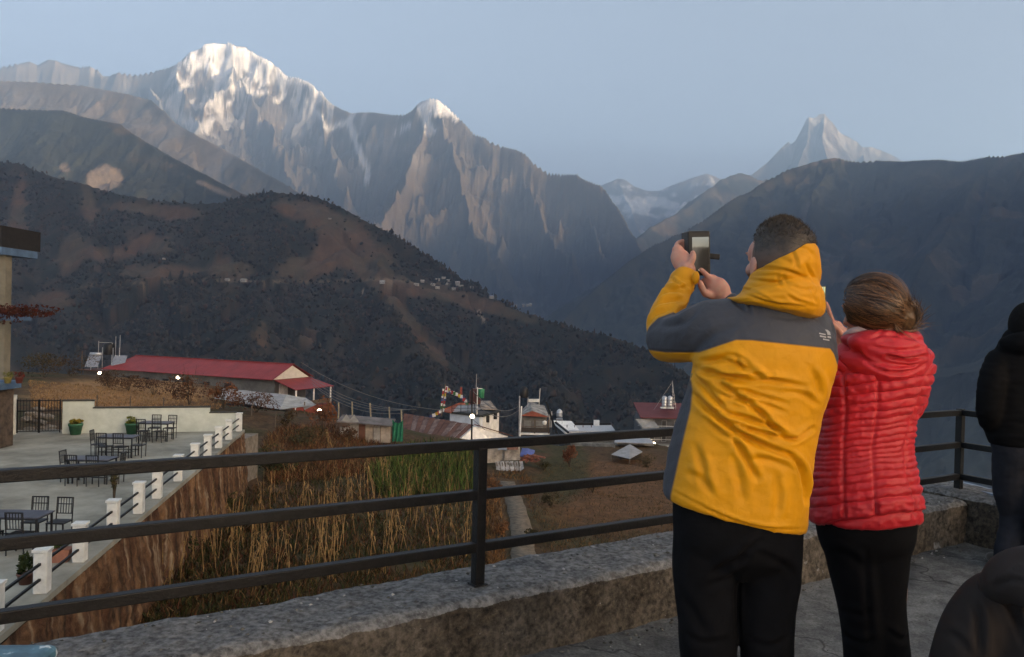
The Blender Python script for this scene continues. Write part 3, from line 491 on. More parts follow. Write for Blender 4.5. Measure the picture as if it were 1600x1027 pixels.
def blades(name, P, h, wd, cols, seed, label, lean=.35, cat=None):
    """short ground cover: one tapered blade per root point"""
    r = np.random.default_rng(seed); n = len(P); H = h*r.uniform(.4, 1.2, n); a = r.uniform(0, 6.283, n); l = r.normal(0, lean, (n, 2))*H[:, None]; dx = np.stack([np.cos(a), np.sin(a)], 1)*wd
    z0 = P[:, 2]-.05; mid = np.stack([P[:, 0]+l[:, 0]*.4, P[:, 1]+l[:, 1]*.4, z0+H*.6], 1); tip = np.stack([P[:, 0]+l[:, 0], P[:, 1]+l[:, 1], z0+H], 1); b0 = np.stack([P[:, 0]-dx[:, 0], P[:, 1]-dx[:, 1], z0], 1); b1 = np.stack([P[:, 0]+dx[:, 0], P[:, 1]+dx[:, 1], z0], 1)
    m0 = mid-np.c_[dx*.8, np.zeros(n)]; m1 = mid+np.c_[dx*.8, np.zeros(n)]
    V = np.stack([b0, b1, m1, m0, tip], 1).reshape(-1, 3); i = np.arange(n)*5
    Fc = np.concatenate([np.stack([i, i+1, i+2], 1), np.stack([i, i+2, i+3], 1), np.stack([i+3, i+2, i+4], 1)]); o = mesh(name, V, Fc, m_leaf)
    c = np.array(cols); k = r.integers(0, len(c), n); C = c[k]*r.uniform(.6, 1.35, (n, 1)); set_col(o, np.repeat(C, 5, 0)); tag(o, label, cat, None, 'stuff'); return o
def scatter_px(poly, n, seed, ymax=None):
    """ground points whose pixels fall in a photo polygon (uniform over the ground as seen)"""
    r = np.random.default_rng(seed); poly = np.array(poly, float); out = []
    lo, hi = poly.min(0), poly.max(0)
    def inside(x, y):
        c = np.zeros(len(x), bool); j = len(poly)-1
        for i in range(len(poly)):
            xi, yi = poly[i]; xj, yj = poly[j]; c ^= ((yi > y) != (yj > y)) & (x < (xj-xi)*(y-yi)/(yj-yi+1e-9)+xi); j = i
        return c
    while len(out) < n:
        q = r.uniform(lo, hi, (n*2, 2)); q = q[inside(q[:, 0], q[:, 1])]
        for a, b in q[:n-len(out)]: out.append((a, b))
    q = np.array(out); D = _f[None]+(q[:, :1]-800)/F*_r[None]+(513.5-q[:, 1:])/F*_u[None]
    best = np.full(n, 320.0); done = np.zeros(n, bool); pq = None; py_ = 8.0
    for Y in np.geomspace(8, 300, 90):
        X = D[:, 0]/D[:, 1]*Y; q_ = CAM[2]+D[:, 2]/D[:, 1]*Y-base_z(X, np.full(n, Y)); hit = (~done) & (q_ < 0)
        if pq is not None: best[hit] = (py_+(Y-py_)*pq/np.maximum(pq-q_, 1e-6))[hit]
        done |= hit; pq = q_; py_ = Y
    X = D[:, 0]/D[:, 1]*best; return np.stack([X, best, ground_z(X, best)], 1)
# ================================================================== forest on the near hill (one far mass)
def forest():
    me = hill.data; n = len(me.vertices); co = np.empty(n*3, np.float32); me.vertices.foreach_get('co', co); co = co.reshape(-1, 3).astype(float); px, py = px_of(co); g = HILL['g']
    r = np.random.default_rng(5); nz = fbm(co[:, 0]/90, co[:, 1]/90, 4, 401)
    wgt = np.where((g < .45) & (px > -60) & (px < 1200) & (py < 720) & (co[:, 1] < 2250), 1.0, .02)*np.clip(.6+1.6*nz, .05, 2)*(py > 150)*(py < 720)*(px > -60)*(px < 1250); wgt *= co[:, 1]; wgt /= wgt.sum()
    idx = r.choice(n, 40000, p=wgt); P = co[idx]+np.c_[r.normal(0, 4, (len(idx), 2)), np.zeros(len(idx))]; N_ = len(P)
    base = np.array([(0, 0, -.15), (.5, .05, .25), (.12, .5, .3), (-.45, .2, .22), (-.25, -.45, .28), (.3, -.42, .2), (.33, .28, .62), (-.3, .3, .68), (-.3, -.25, .6), (.25, -.3, .66), (0, 0, 1.0)])
    tri = np.array([(0, 2, 1), (0, 3, 2), (0, 4, 3), (0, 5, 4), (0, 1, 5), (1, 2, 6), (2, 7, 6), (2, 3, 7), (3, 8, 7), (3, 4, 8), (4, 9, 8), (4, 5, 9), (5, 6, 9), (5, 1, 6), (6, 7, 10), (7, 8, 10), (8, 9, 10), (9, 6, 10)])
    a = r.uniform(0, 6.28, N_); sc = r.uniform(.4, 1.25, N_)**1.5*5.6; hh = sc*r.uniform(.7, 1.3, N_)
    B = base[None]*(1+.35*r.normal(size=(N_, 11, 3))); X = (B[:, :, 0]*np.cos(a)[:, None]-B[:, :, 1]*np.sin(a)[:, None])*sc[:, None]; Y = (B[:, :, 0]*np.sin(a)[:, None]+B[:, :, 1]*np.cos(a)[:, None])*sc[:, None]; Z = B[:, :, 2]*hh[:, None]
    V = np.stack([X+P[:, :1], Y+P[:, 1:2], Z+P[:, 2:]-.8], -1).reshape(-1, 3); Fc = (tri[None]+np.arange(N_)[:, None, None]*11).reshape(-1, 3)
    o = mesh('forest', V, Fc, m_leaf); t = r.uniform(0, 1, (N_, 1)); C = np.array((.010, .010, .0065))*(1-t)+np.array((.030, .024, .014))*t; br = r.uniform(size=(N_, 1)) < .14; C = np.where(br, np.array((.045, .028, .018)), C)
    set_col(o, np.repeat(C, 11, 0)); tag(o, 'dark scrub forest covering the near hillside', 'forest', None, 'stuff')
forest()
# hamlet on the hillside ---------------------------------------------------------------
m_wh = mat('whitewash', (.28, .265, .25), .9, .2, 3); m_tin = mat('grey_tin', (.34, .35, .37), .55, .25, 4, metal=.2); m_blue = mat('blue_tin', (.14, .2, .33), .5, .2, 3)
def hill_at(x, y):
    me = hill.data; n = len(me.vertices)
    if 'co' not in HILL:
        co = np.empty(n*3, np.float32); me.vertices.foreach_get('co', co); HILL['co'] = co.reshape(-1, 3).astype(float); HILL['px'] = px_of(HILL['co'])
    q = np.hypot(HILL['px'][0]-x, HILL['px'][1]-y); k = np.where(q < q.min()+2)[0]; i = k[np.argmin(HILL['co'][k, 1])]; return HILL['co'][i]
def hamlet():
    spec = [(597,441,9,6,'white stone house with a pale roof alone on the track above the hamlet',0),(652,446,9,5,'low white house at the left end of the hillside hamlet',1),(662,441,7,5,'small tan walled house second from the left in the hamlet',0),(677,447,8,5,'grey roofed house in the lower row of the hamlet, left of centre',1),(684,436,9,5,'white house at the top left of the hamlet',1),(693,437,7,4,'small grey house in the middle of the top row of the hamlet',1),(701,438,7,4,'small grey house at the right of the top row of the hamlet',0),(685,450,8,5,'tin roofed house at the bottom of the hamlet',1),(699,446,8,4,'long low shed in the middle of the hamlet',0),(709,450,8,5,'low pale house below the tall white house of the hamlet',1),(717,446,8,9,'tall white house, the brightest of the hamlet',0),(722,448,8,4,'low dark roofed house right of the tall white one',1),(738,450,7,4,'lone low house just right of the hamlet',1),(769,461,8,7,'blue white house standing out on the hill crest',2),(381,439,11,6,'pale house beside the hillside track, left of the hamlet',1),(357,440,7,4,'small pale hut beside the hillside track',1),(258,404,6,3,'tiny white hut high on the left hillside',1),(516,341,6,3,'tiny pale hut just under the hill crest',1)]
    for i, (x, y, wd, h, lb, rf) in enumerate(spec):
        p = hill_at(x, y); h *= .8; o = empty('hillside_house', (p[0], p[1], p[2]-.8), random.uniform(-.5, .5)); tag(o, lb, 'house', 'houses of the hillside hamlet')
        MB().box((0, 0, h/2), (wd, 5.5, h)).build('wall', m_wh, o)
        r = MB(); r.prism([(-wd/2-.5, -3.3, h-.15), (-wd/2-.5, 3.3, h-.15), (-wd/2-.5, 0, h+1.7)], (wd+1, 0, 0)); r.build('roof', (m_tin, mat('pale_tin', (.24, .24, .24), .6), m_blue)[rf], o)
        for k in (-.25, .22): MB().box((k*wd, -2.77, h*.5), (.9, .08, 1.1)).build('window', mat('dark_opening', (.02, .02, .022), .6), o)
hamlet()
for i, (x, y) in enumerate([(806, 479), (818, 478), (824, 478), (829, 477)]):
    p = at(x, y, 4300); o = empty('valley_house', (p[0], p[1], p[2]-6)); tag(o, ['white hut in the blue valley, leftmost of four', 'white hut in the blue valley, second of four', 'white hut in the blue valley, third of four', 'white house in the blue valley, rightmost of four'][i], 'house', 'houses far down in the valley')
    MB().box((0, 0, 6), (14, 9, 12)).build('wall', m_wh, o); r = MB(); r.prism([(-8, -6, 12), (-8, 6, 12), (-8, 0, 16)], (16, 0, 0)); r.build('roof', m_tin, o)
# ================================================================== the neighbour's terrace
ZN = -4.0
m_slab = mat('pale_terrace_concrete', (.36, .345, .29), .85, .35, .55, .15, 20, color2=(.17, .16, .13)); m_mint = mat('pale_mint_paint', (.46, .50, .46), .8, .12, 2); m_white = mat('white_post_paint', (.62, .63, .61), .75, .15, 5); m_cop = mat('dark_coping', (.05, .05, .045), .9)
POSTS = [(406,647),(378,658),(345,669),(314,681),(278,695),(247,713),(215,736),(190,756),(157,784),(116,820),(68,861),(35,913),(4,976)]
PW = [atz(x, y, ZN+.80) for x, y in POSTS]
PA = np.array(PW); ed = PA[0]-PA[-1]; ed[2] = 0; ed /= np.linalg.norm(ed); mean = PA.mean(0); tt = (PA-mean)@ed; PW = [mean*[1, 1, 0]+ed*t+[0, 0, ZN] for t in tt]; eo = np.array([ed[1], -ed[0], 0])   # outward (right)
SE0 = PW[-1]-ed*9+eo*.19; SE1 = PW[0]+ed*.45+eo*.19
WL = atz(97, 678, ZN); wallx = (PW[0]-WL); wallx[2] = 0; wallx /= np.linalg.norm(wallx)
def neighbour():
    WX = WL-wallx*16
    mb = MB(); mb.prism([tuple(SE0), tuple(SE1), tuple(SE1-eo*.2+np.array([-.5, .5, 0])), tuple(WX+np.array([0, 2, 0])), tuple(SE0-eo*26)], (0, 0, -.13)); o = mb.build('neighbour_terrace', m_slab); tag(o, 'pale concrete terrace of the neighbouring lodge', None, None, 'structure')
    for i, p in enumerate(PW):
        r = empty('terrace_post', tuple(p), math.atan2(ed[1], ed[0])); lb = ['at the far corner by the mint wall', 'second from the far corner', 'third from the far corner', 'fourth from the far corner', 'fifth from the far corner', 'sixth from the far corner', 'seventh from the far corner', 'beside a thin plant', 'ninth from the far corner', 'just above the terracotta trough', 'between trough and dark potted shrub', 'in front of the dark potted shrub', 'nearest the bottom left corner'][i]
        tag(r, 'white square terrace post with black bars, '+lb, 'railing post', 'white posts along the neighbouring terrace')
        q = MB().box((0, 0, .40), (.25, .25, .80)).build('post', m_white, r); bv = q.modifiers.new('b', 'BEVEL'); bv.width = .015
        MB().box((0, 0, .825), (.29, .29, .05)).build('cap', m_white, r)
        if i < len(PW)-1:
            d = float((p-PW[i+1])@ed)
            for z in (.28, .58): MB().bar((-.126, 0, z), (-d+.126, 0, z), .045, .045).build('bar', m_black, r)
    # boundary wall with stepped dark coping
    r = empty('boundary_wall', tuple(WL), math.atan2(wallx[1], wallx[0])); tag(r, 'pale mint painted boundary wall with stepped dark coping', 'wall'); Lw = float((PW[0]-WL)@wallx)-.13
    s1 = Lw*.17; s2 = Lw*.84
    for a, b, h in ((0, s1, 1.42), (s1, s2, 1.10), (s2, Lw, .84)):
        MB().box(((a+b)/2, .12, h/2-.002), (b-a, .2, h)).build('wall', m_mint, r); MB().box(((a+b)/2, .12, h+.03), (b-a+.06, .26, .06)).build('coping', m_cop, r)
    # gate
    g = empty('iron_gate', tuple(WL-wallx*.05), math.atan2(wallx[1], wallx[0])); tag(g, 'black iron double gate left of the mint wall', 'gate')
    for a, b in ((-1.72, -.90), (-.86, -.06)):
        f = MB()
        for x in (a, b): f.bar((x, .1, .05), (x, .1, 1.5), .045, .045, up=(0, 1, 0))
        for z in (.12, 1.0, 1.45): f.bar((a, .1, z), (b, .1, z), .035, .035)
        f.build('gate_frame', m_black, g)
        for k in range(1, 7): MB().bar((a+(b-a)*k/7, .1, .12), (a+(b-a)*k/7, .1, 1.5+.05*(k % 2)), .016, .016, up=(0, 1, 0)).build('bar', m_black, g)
    MB().box((-1.86, .1, .85), (.2, .2, 1.7)).build('gate_post', m_white, g)
    # dark end wall left of the gate
    e = mb = MB().box((0, 0, .6), (6, .3, 1.35)).build('stone_wall', mat('dark_stone', (.09, .065, .05), .95, .5, 3, .8, 8)); p = WL-wallx*5.0; e.location = tuple(p); e.rotation_euler[2] = math.atan2(wallx[1], wallx[0]); tag(e, 'dark brown stone wall between the lodge and the iron gate', 'wall')
neighbour()
# stone retaining wall below the slab: rubble face, stones as real lumps
def retaining():
    m = attr_mat('stained_rubble', detail=(5, .4), bump=.9, bscale=9, bdist=.08); L = float((SE1-SE0)@ed); nu, nv = 420, 70; U, W = np.meshgrid(np.linspace(0, L, nu), np.linspace(0, 1, nv), indexing='ij')
    bx = SE0[0]+ed[0]*U; by = SE0[1]+ed[1]*U; zb = base_z(bx+1.2, by)-.6; Z = (ZN-.12)*(1-W)+zb*W; dist = (ZN-Z)
    st = np.abs(perlin(U/.55+3, Z/.38, 77))+.5*np.abs(perlin(U/.23, Z/.17, 78)); n = fbm(U/2.5, Z/4.5, 4, 79)
    out = .09*dist+.07*st+.16*n-.03; X = bx+eo[0]*out; Y = by+eo[1]*out; V = np.stack([X, Y, Z], -1).reshape(-1, 3)
    o = mesh('retaining_wall', V, grid_faces(nu, nv), m, None, True); tag(o, 'tall rust stained rubble retaining wall under the neighbouring terrace', 'wall')
    s = fbm(U/.9, Z/5, 5, 81).ravel(); s2 = fbm(U/.35, Z/2.2, 4, 82).ravel(); s3 = fbm(U/.16, Z/1.1, 3, 83).ravel(); C = mix(np.array((.10, .048, .028)), np.array((.23, .125, .068)), sstep(-.15, .3, s)); C = mix(C, np.array((.36, .27, .18)), sstep(.14, .42, s2+.3*s3)*.7); C = mix(C, np.array((.035, .024, .016)), sstep(.08, .36, -s2-.4*s3)*.75); set_col(o, C)
    # end return
    mb = MB().box((0, 0, 0), (.6, 2.2, 3.2)); e = mb.build('wall_pier', mat('grey_pier', (.2, .17, .14), .95, .4, 3, .6, 6)); p = SE1-eo*.28; e.location = (p[0], p[1]+.9, ZN-.45-1.6); tag(e, 'grey masonry pier at the far end of the retaining wall', 'wall')
retaining()
# tables and chairs -----------------------------------------------------------------
m_iron = mat('black_iron', (.018, .018, .02), .5, .3, 20); m_top = mat('slate_table_top', (.075, .078, .10), .45, .3, 6)
def make_table():
    o = empty('garden_table'); MB().box((0, 0, .76), (1.3, .72, .03)).build('table_top', m_top, o)
    for x in (-.6, .6):
        for y in (-.31, .31): MB().box((x, y, .372), (.04, .04, .744)).build('leg', m_iron, o)
    for y in (-.31, .31): MB().bar((-.58, y, .22), (.58, y, .22), .025).build('stretcher', m_iron, o)
    MB().box((0, 0, .725), (1.2, .62, .035)).build('apron', m_iron, o); return o
def make_chair():
    o = empty('metal_chair'); MB().box((0, 0, .45), (.42, .42, .03)).build('seat', m_iron, o)
    for x in (-.19, .19):
        MB().bar((x, -.19, 0), (x, -.19, .435), .03, .03, up=(0, 1, 0)).build('leg', m_iron, o); MB().tube([(x, .19, 0), (x, .2, .45), (x, .25, .98)], .016, 6).build('leg', m_iron, o)
    MB().bar((-.19, .25, .97), (.19, .25, .97), .03).build('back_rail', m_iron, o); MB().bar((-.19, .235, .82), (.19, .235, .82), .02).build('back_rail', m_iron, o); MB().bar((-.19, .215, .6), (.19, .215, .6), .02).build('back_rail', m_iron, o)
    for k in range(6): MB().bar((-.16+.064*k, .212, .6), (-.16+.064*k, .248, .97), .014, .014, up=(0, 1, 0)).build('slat', m_iron, o)
    MB().bar((-.19, -.19, .2), (.19, -.19, .2), .018).build('stretcher', m_iron, o); return o
T0 = make_table(); C0 = make_chair()
def furn():
    first = [True, True]
    def put(proto, k, p, rz, lb, cat, grp):
        o = proto if first[k] else copy_tree(proto); first[k] = False; o.location = tuple(p); o.rotation_euler = (0, 0, rz); tag(o, lb, cat, grp)
    G1 = 'black metal tables on the neighbouring terrace'; G2 = 'black metal chairs on the neighbouring terrace'
    sets = [((238, 690), 'the set against the mint wall', [(-.33, -.48, math.pi, 'front left chair of '), (.33, -.48, math.pi, 'front right chair of '), (-.33, .58, 0, 'rear left chair of '), (.33, .58, 0, 'rear right chair of ')], 0),
            ((178, 716), 'the second set from the mint wall', [(-.74, -.03, math.pi/2, 'left chair of '), (.74, .0, -math.pi/2, 'right chair of '), (-.3, -.48, math.pi, 'front left chair of '), (.32, -.48, math.pi, 'front right chair of ')], .06),
            ((135, 757), 'the third set, behind the top rail', [(-.74, .05, math.pi/2, 'left chair of '), (.74, -.03, -math.pi/2, 'right chair of '), (-.3, -.48, math.pi, 'front left chair of '), (.35, -.48, math.pi, 'front right chair of ')], .02),
            ((12, 862), 'the nearest set, cut by the left edge', [(.02, .62, 0, 'rear left chair of '), (.62, .6, 0, 'rear right chair of '), (.35, -.48, math.pi, 'front right chair of '), (-.35, -.48, math.pi, 'front left chair of ')], .02)]
    for (x, y), nm, chs, rz in sets:
        p = atz(x, y, ZN); p = p+np.array([0, .35, 0]); p[2] = ZN
        put(T0, 0, p, rz, 'black metal table of '+nm, 'table', G1)
        for dx, dy, a, lb in chs: put(C0, 1, (p[0]+dx, p[1]+dy, ZN), a+rz+random.uniform(-.08, .08), 'black metal '+lb+nm, 'chair', G2)
furn()
def pot(p, r, h, colr, lb, plant, seed, name='flower_pot'):
    o = empty(name, (p[0], p[1], ZN)); tag(o, lb, 'flower pot'); m = mat('pot_%s' % colr[0], colr[1], .6, .2, 6)
    q = MB().lathe((0, 0, 0), [(r*.72, 0), (r*.95, h*.8), (r*1.02, h*.8), (r*1.04, h), (r*.9, h), (r*.88, h*.9)], 18).build('pot', m, o, True); leaf_cloud('plant', 260, (0, 0, h+plant[0]*.35), (r*1.1, r*1.1, plant[0]*.6), .06, plant[1], plant[2], seed, o)
pot(atz(118, 679, ZN), .29, .48, ('green', (.035, .13, .075)), 'green plastic pot with a yellowing plant near the gate', (.35, (.10, .10, .02), (.28, .2, .04)), 3)
pot(atz(206, 678, ZN), .29, .48, ('green', (.035, .13, .075)), 'green plastic pot beside the far table set', (.3, (.06, .10, .02), (.2, .18, .04)), 4)
pot(atz(40, 912, ZN), .16, .22, ('brown', (.12, .05, .035)), 'small brown pot with an upright dark green shrub', (.55, (.02, .035, .012), (.05, .06, .02)), 5)
def trough():
    p = atz(91, 877, ZN); o = empty('plant_trough', (p[0], p[1], ZN), .2); tag(o, 'terracotta trough with a leafy plant beside the white posts', 'flower pot'); MB().box((0, 0, .14), (.42, .26, .28), taper=1.25).build('trough', mat('terracotta', (.36, .15, .10), .8, .2, 5), o); leaf_cloud('plant', 220, (0, 0, .42), (.28, .2, .22), .06, (.03, .05, .015), (.08, .10, .03), 8, o)
trough()
p = atz(178, 782, ZN); shrub('thin_plant', (p[0], p[1], ZN+.1), .3, .8, (.03, .03, .015), (.06, .05, .02), 55, 'thin leggy plant standing against the white posts', None, 60, .07, 'plant')
# ================================================================== lodge at the left edge
def lodge():
    o = empty('blue_lodge', (-24, 33, ZN)); tag(o, 'pale lodge with dark roof and blue edged balconies at the left edge', 'building')
    mw = mat('cream_render', (.16, .145, .115), .9, .2, 2); mbz = mat('balcony_blue', (.07, .13, .22), .7, .25, 3); md = mat('dark_roof_sheet', (.018, .017, .018), .85)
    def put(mb, nm, mt): return world_(o, mb, nm, mt)
    Yf = 31.5; L_ = -34.0
    def zz(y, Y=Yf): return float(at(30, y, Y)[2])
    def xx(x, Y=Yf): return float(at(x, 450, Y)[0])
    put(MB().box((xx(-40, 36)-4, 36, ZN+4.4), (8, 5, 8.8)), 'wall', mw)
    def slab(xr, y0, y1, nm, mt, dep=2.2, Y=Yf): z0, z1 = zz(y1, Y), zz(y0, Y); xe = xx(xr, Y+dep); put(MB().box(((L_+xe)/2, Y+dep/2, (z0+z1)/2), (xe-L_, dep, z1-z0)), nm, mt)
    slab(62, 353, 386, 'roof_parapet', md, 2.6); slab(58, 386.5, 398, 'roof_slab', mbz, 2.4); slab(50, 488, 502, 'balcony_slab', mbz)
    for y in (464, 474): put(MB().bar((L_, Yf+.05, zz(y)), (xx(48, 33.7), Yf+.05, zz(y)), .07), 'balcony_rail', m_black)
    for k in range(22): x = xx(47, 33.7)-k*.32; put(MB().bar((x, Yf+.05, zz(488)), (x, Yf+.05, zz(464)), .025, .025, up=(0, 1, 0)), 'baluster', m_black)
    put(MB().box((xx(5, 32.2), 32.2, (zz(398)+ZN)/2), (.42, .4, zz(398)-ZN)), 'column', mw)
    f = leaf_cloud('balcony_flowers', 1500, (0, 0, 0), (2.2, .4, .38), .07, (.075, .014, .012), (.045, .022, .014), 61, o, 16); f.location = (xx(16)+24, Yf-.15-33, zz(489)-ZN)
    slab(36, 600, 612, 'ledge', mbz, 1.6, 30.4); put(MB().box((xx(18, 31)-2.9, 31.3, (zz(612, 30.4)+ZN)/2), (5, 1.2, zz(612, 30.4)-ZN-.02)), 'plinth', mat('dark_stone', (.09, .065, .05)))
    return o
def world_(root, mb, name, mt):
    q = mb.build(name, mt, None, False, tuple(root.location)); q.location = (0, 0, 0); q.parent = root; return q
lodge()
for (x, y, cn, cl, lb, ca, cb) in [(12, 599, 'yellow', (.22, .18, .06), 'yellow flower pot on the blue lodge ledge', (.16, .15, .06), (.06, .07, .02)), (30, 599, 'red', (.12, .03, .025), 'red flower pot on the blue lodge ledge', (.12, .02, .018), (.05, .03, .02))]:
    p = at(x, y, 30.9); o = empty('flower_pot', (p[0], p[1], p[2])); tag(o, lb, 'flower pot'); MB().lathe((0, 0, 0), [(.10, 0), (.15, .22), (.17, .24), (.13, .24)], 12).build('pot', mat('pot_'+cn, cl, .6), o, True); leaf_cloud('plant', 120, (0, 0, .32), (.22, .2, .15), .05, ca, cb, 9, o)
# tumbled stones behind the gate
ms = mat('field_stone', (.22, .19, .16), .95, .35, 4, .5, 8)
r_ = random.Random(4)
for k in range(20):
    x = r_.uniform(38, 82); y = r_.uniform(600, 648); p = at(x, y, 38.5+r_.uniform(-.5, 1)); p[2] = max(ZN-.6, -5.2)+ (640-y)*.028
    ic = bmesh.new(); bmesh.ops.create_icosphere(ic, subdivisions=1, radius=1)
    for v in ic.verts: v.co = Vector((v.co.x*r_.uniform(.25, .4), v.co.y*.3, v.co.z*r_.uniform(.12, .2)))
    me = bpy.data.meshes.new('stone'); ic.to_mesh(me); ic.free(); me.materials.append(ms); q = bpy.data.objects.new('field_stone', me); COL.objects.link(q); q.location = tuple(p); q.rotation_euler[2] = r_.uniform(0, 3); tag(q, 'rough grey stone in the tumbled heap behind the iron gate', 'stone', 'stones tumbled behind the gate')
# ================================================================== the village below
m_rust = mat('rusty_tin', (.15, .068, .05), .8, .3, 1.2, color2=(.075, .035, .028)); m_plaster = mat('white_plaster', (.80, .77, .73), .9, .2, 1.5); m_shadew = mat('shade_tinted_plaster', (.72, .73, .76), .9, .15, 1.5)
m_red = mat('red_sheet_roof', (.24, .026, .026), .55, .18, .6); m_dark = mat('dark_opening', (.02, .02, .022), .6); m_grey = mat('grey_concrete', (.24, .235, .225), .9, .3, 1.5); m_wood = mat('weathered_wood', (.13, .095, .07), .9, .35, 4); m_metal = mat('bright_metal', (.45, .46, .48), .35, .15, 5, metal=.7); m_tarp = mat('grey_tarp', (.27, .265, .265), .7, .25, 1.5, .4, 5)
m_lamp = mat('lamp_glow', (.9, .9, .85), .5, 0, 1, emis=((1, .95, .85), 4.0))
def world(root, mb, name, mt, smooth=False):        # solids given in world coordinates, kept under a thing
    loc = root.location; o = mb.build(name, mt, None, smooth, tuple(loc)); o.location = (0, 0, 0); o.parent = root
    if root.rotation_euler[2]: o.matrix_parent_inverse = Matrix.Rotation(-root.rotation_euler[2], 4, 'Z')
    return o
def red_building():
    a = at(161, 578, 112); b = at(429, 592, 100); a[2] = b[2] = (a[2]+b[2])/2; ex = b-a; L = np.linalg.norm(ex); ex /= L; ey = np.array([-ex[1], ex[0], 0]); zE = b[2]; W = 7.4; zR = float(at(451, 569, 104)[2])
    rz = math.atan2(ex[1], ex[0]); o = empty('red_roof_building', (b[0], b[1], zE-3.2), rz); tag(o, 'long low building with a red sheet roof and white gable', 'building'); H = 3.2; R = zR-zE
    MB().box((-L/2, W/2, H/2), (L-1.0, W-1.2, H)).build('wall', mat('grey_brown_wall', (.14, .135, .13), .9, .3, .8), o)
    # sheets of the near and far roof slope, each its own strip
    ns = 15
    for k in range(ns):
        x0 = -L+(L)*k/ns; x1 = -L+L*(k+1)/ns-.03
        e0 = 1.6*(1 if k == 0 else 0)
        r = MB(); r.prism([(x0, -.35, H-.02), (x1, -.35, H-.02), (x1, W/2, H+R), (x0+e0*1.4, W/2, H+R)], (0, 0, .06)); r.build('roof_sheet', m_red, o)
        r = MB(); r.prism([(x0, W+.35, H-.02), (x1, W+.35, H-.02), (x1, W/2+.002, H+R), (x0+e0*1.4, W/2+.002, H+R)], (0, 0, .055)); r.build('roof_sheet', m_red, o)
    MB().bar((-L+2, W/2, H+R+.08), (0, W/2, H+R+.08), .3, .06).build('ridge_cap', m_red, o)
    g = MB(); g.prism([(-.45, .25, H), (-.45, W-.25, H), (-.45, W/2, H+R-.12)], (.14, 0, 0)); g.build('gable', mat('cream_gable', (.60, .56, .50), .9, .1, 2), o)
    # porch at the right end
    p = MB(); p.prism([(-.2, .2, H-.1), (-.2, W-.2, H-.1), (3.4, W+.2, H-1.1), (3.4, -.2, H-1.1)], (0, 0, .07)); p.build('porch_roof', m_red, o)
    for y in (0.2, W/2, W-.2): MB().bar((3.2, y, -1.2), (3.2, y, H-1.05), .14, up=(0, 1, 0)).build('porch_post', m_plaster, o)
    MB().box((1.4, W/2, -.55), (3.9, W-.3, .9)).build('porch_base', mat('red_plinth', (.20, .04, .03), .8), o); MB().box((3.25, W/2, .35), (.05, W-.4, .5)).build('porch_balustrade', m_wood, o)
    MB().box((-.42, W*.3, 1.4), (.1, 1.6, 2.4)).build('pale_wall_panel', m_plaster, o)
    for k in range(6): MB().box((-L+4+k*3.6, .52, 1.9), (1.0, .14, .9)).build('window', m_dark, o)
    # flat roofed wing on the left
    MB().box((-L-2.2, W/2, 1.4), (4.6, W-1, 2.8)).build('wing', mat('wing_wall', (.12, .105, .095), .9), o); MB().box((-L-2.2, W/2-.2, 2.86), (5.4, W, .12)).build('wing_roof', m_rust, o)
    for k, (x, y, d) in enumerate(((156, 584, 109), (278, 591, 104))):
        q = at(x, y, d); n = empty('wall_lamp', (q[0], q[1], q[2])); tag(n, ['lit white lamp on the left end of the red roofed building', 'lit white lamp at the middle of the red roofed building'][k], 'lamp'); s = MB(); s.lathe((0, 0, -.1), [(.05, 0), (.20, .05), (.22, .2), (.14, .34)], 12); s.build('globe', m_lamp, n, True); MB().bar((0, .15, .1), (0, .9, .25), .04).build('bracket', m_black, n)
    return o
red_building()
def solar():
    c = at(163, 572, 113); c2 = empty('solar_water_heater', (c[0], c[1], c[2]-.4)); tag(c2, 'solar water heater with black tank on a metal frame beside the red roof', 'water heater'); s = 113/F
    for x in (-1.9, -.3, 1.2, 2.1): MB().bar((x, 0, -.2), (x, 0, 3.0 if x > -1 else 2.0), .09, up=(0, 1, 0)).build('frame_leg', m_metal, c2)
    MB().tube([(-2.0, 0, 2.05), (-.4, 0, 2.05)], .22, 12).build('tank', m_metal, c2, True); t = MB().lathe((.5, .3, 2.0), [(.7, 0), (.75, .1), (.75, 1.4), (.6, 1.6), (.2, 1.7)], 18).build('tank', mat('black_tank', (.01, .01, .012), .5), c2, True)
    for a, b in ((-1.3, 0), (2.3, 0)): f = MB(); f.box((a, -.5, 1.1), (1.8, .05, 2.0), rx=-.6); f.build('collector', mat('collector_glass', (.20, .22, .26), .2, .2, 4), c2)
    for x, h in ((1.5, 4.6), (2.1, 4.8), (-.9, 3.9), (1.0, 3.7)): MB().tube([(x, 0, 0), (x+.06, 0, h)], .045, 6).build('rod', m_metal, c2)
    MB().bar((-.9, 0, 3.7), (1.0, 0, 3.7), .06).build('crossbar', m_metal, c2)
    p = at(128, 570, 113); q = MB().tube([(p[0], p[1], p[2]-2), (p[0], p[1], p[2]+1.9)], .06, 6).build('pole', m_wood); tag(q, 'thin pole left of the solar water heater', 'pole')
solar()
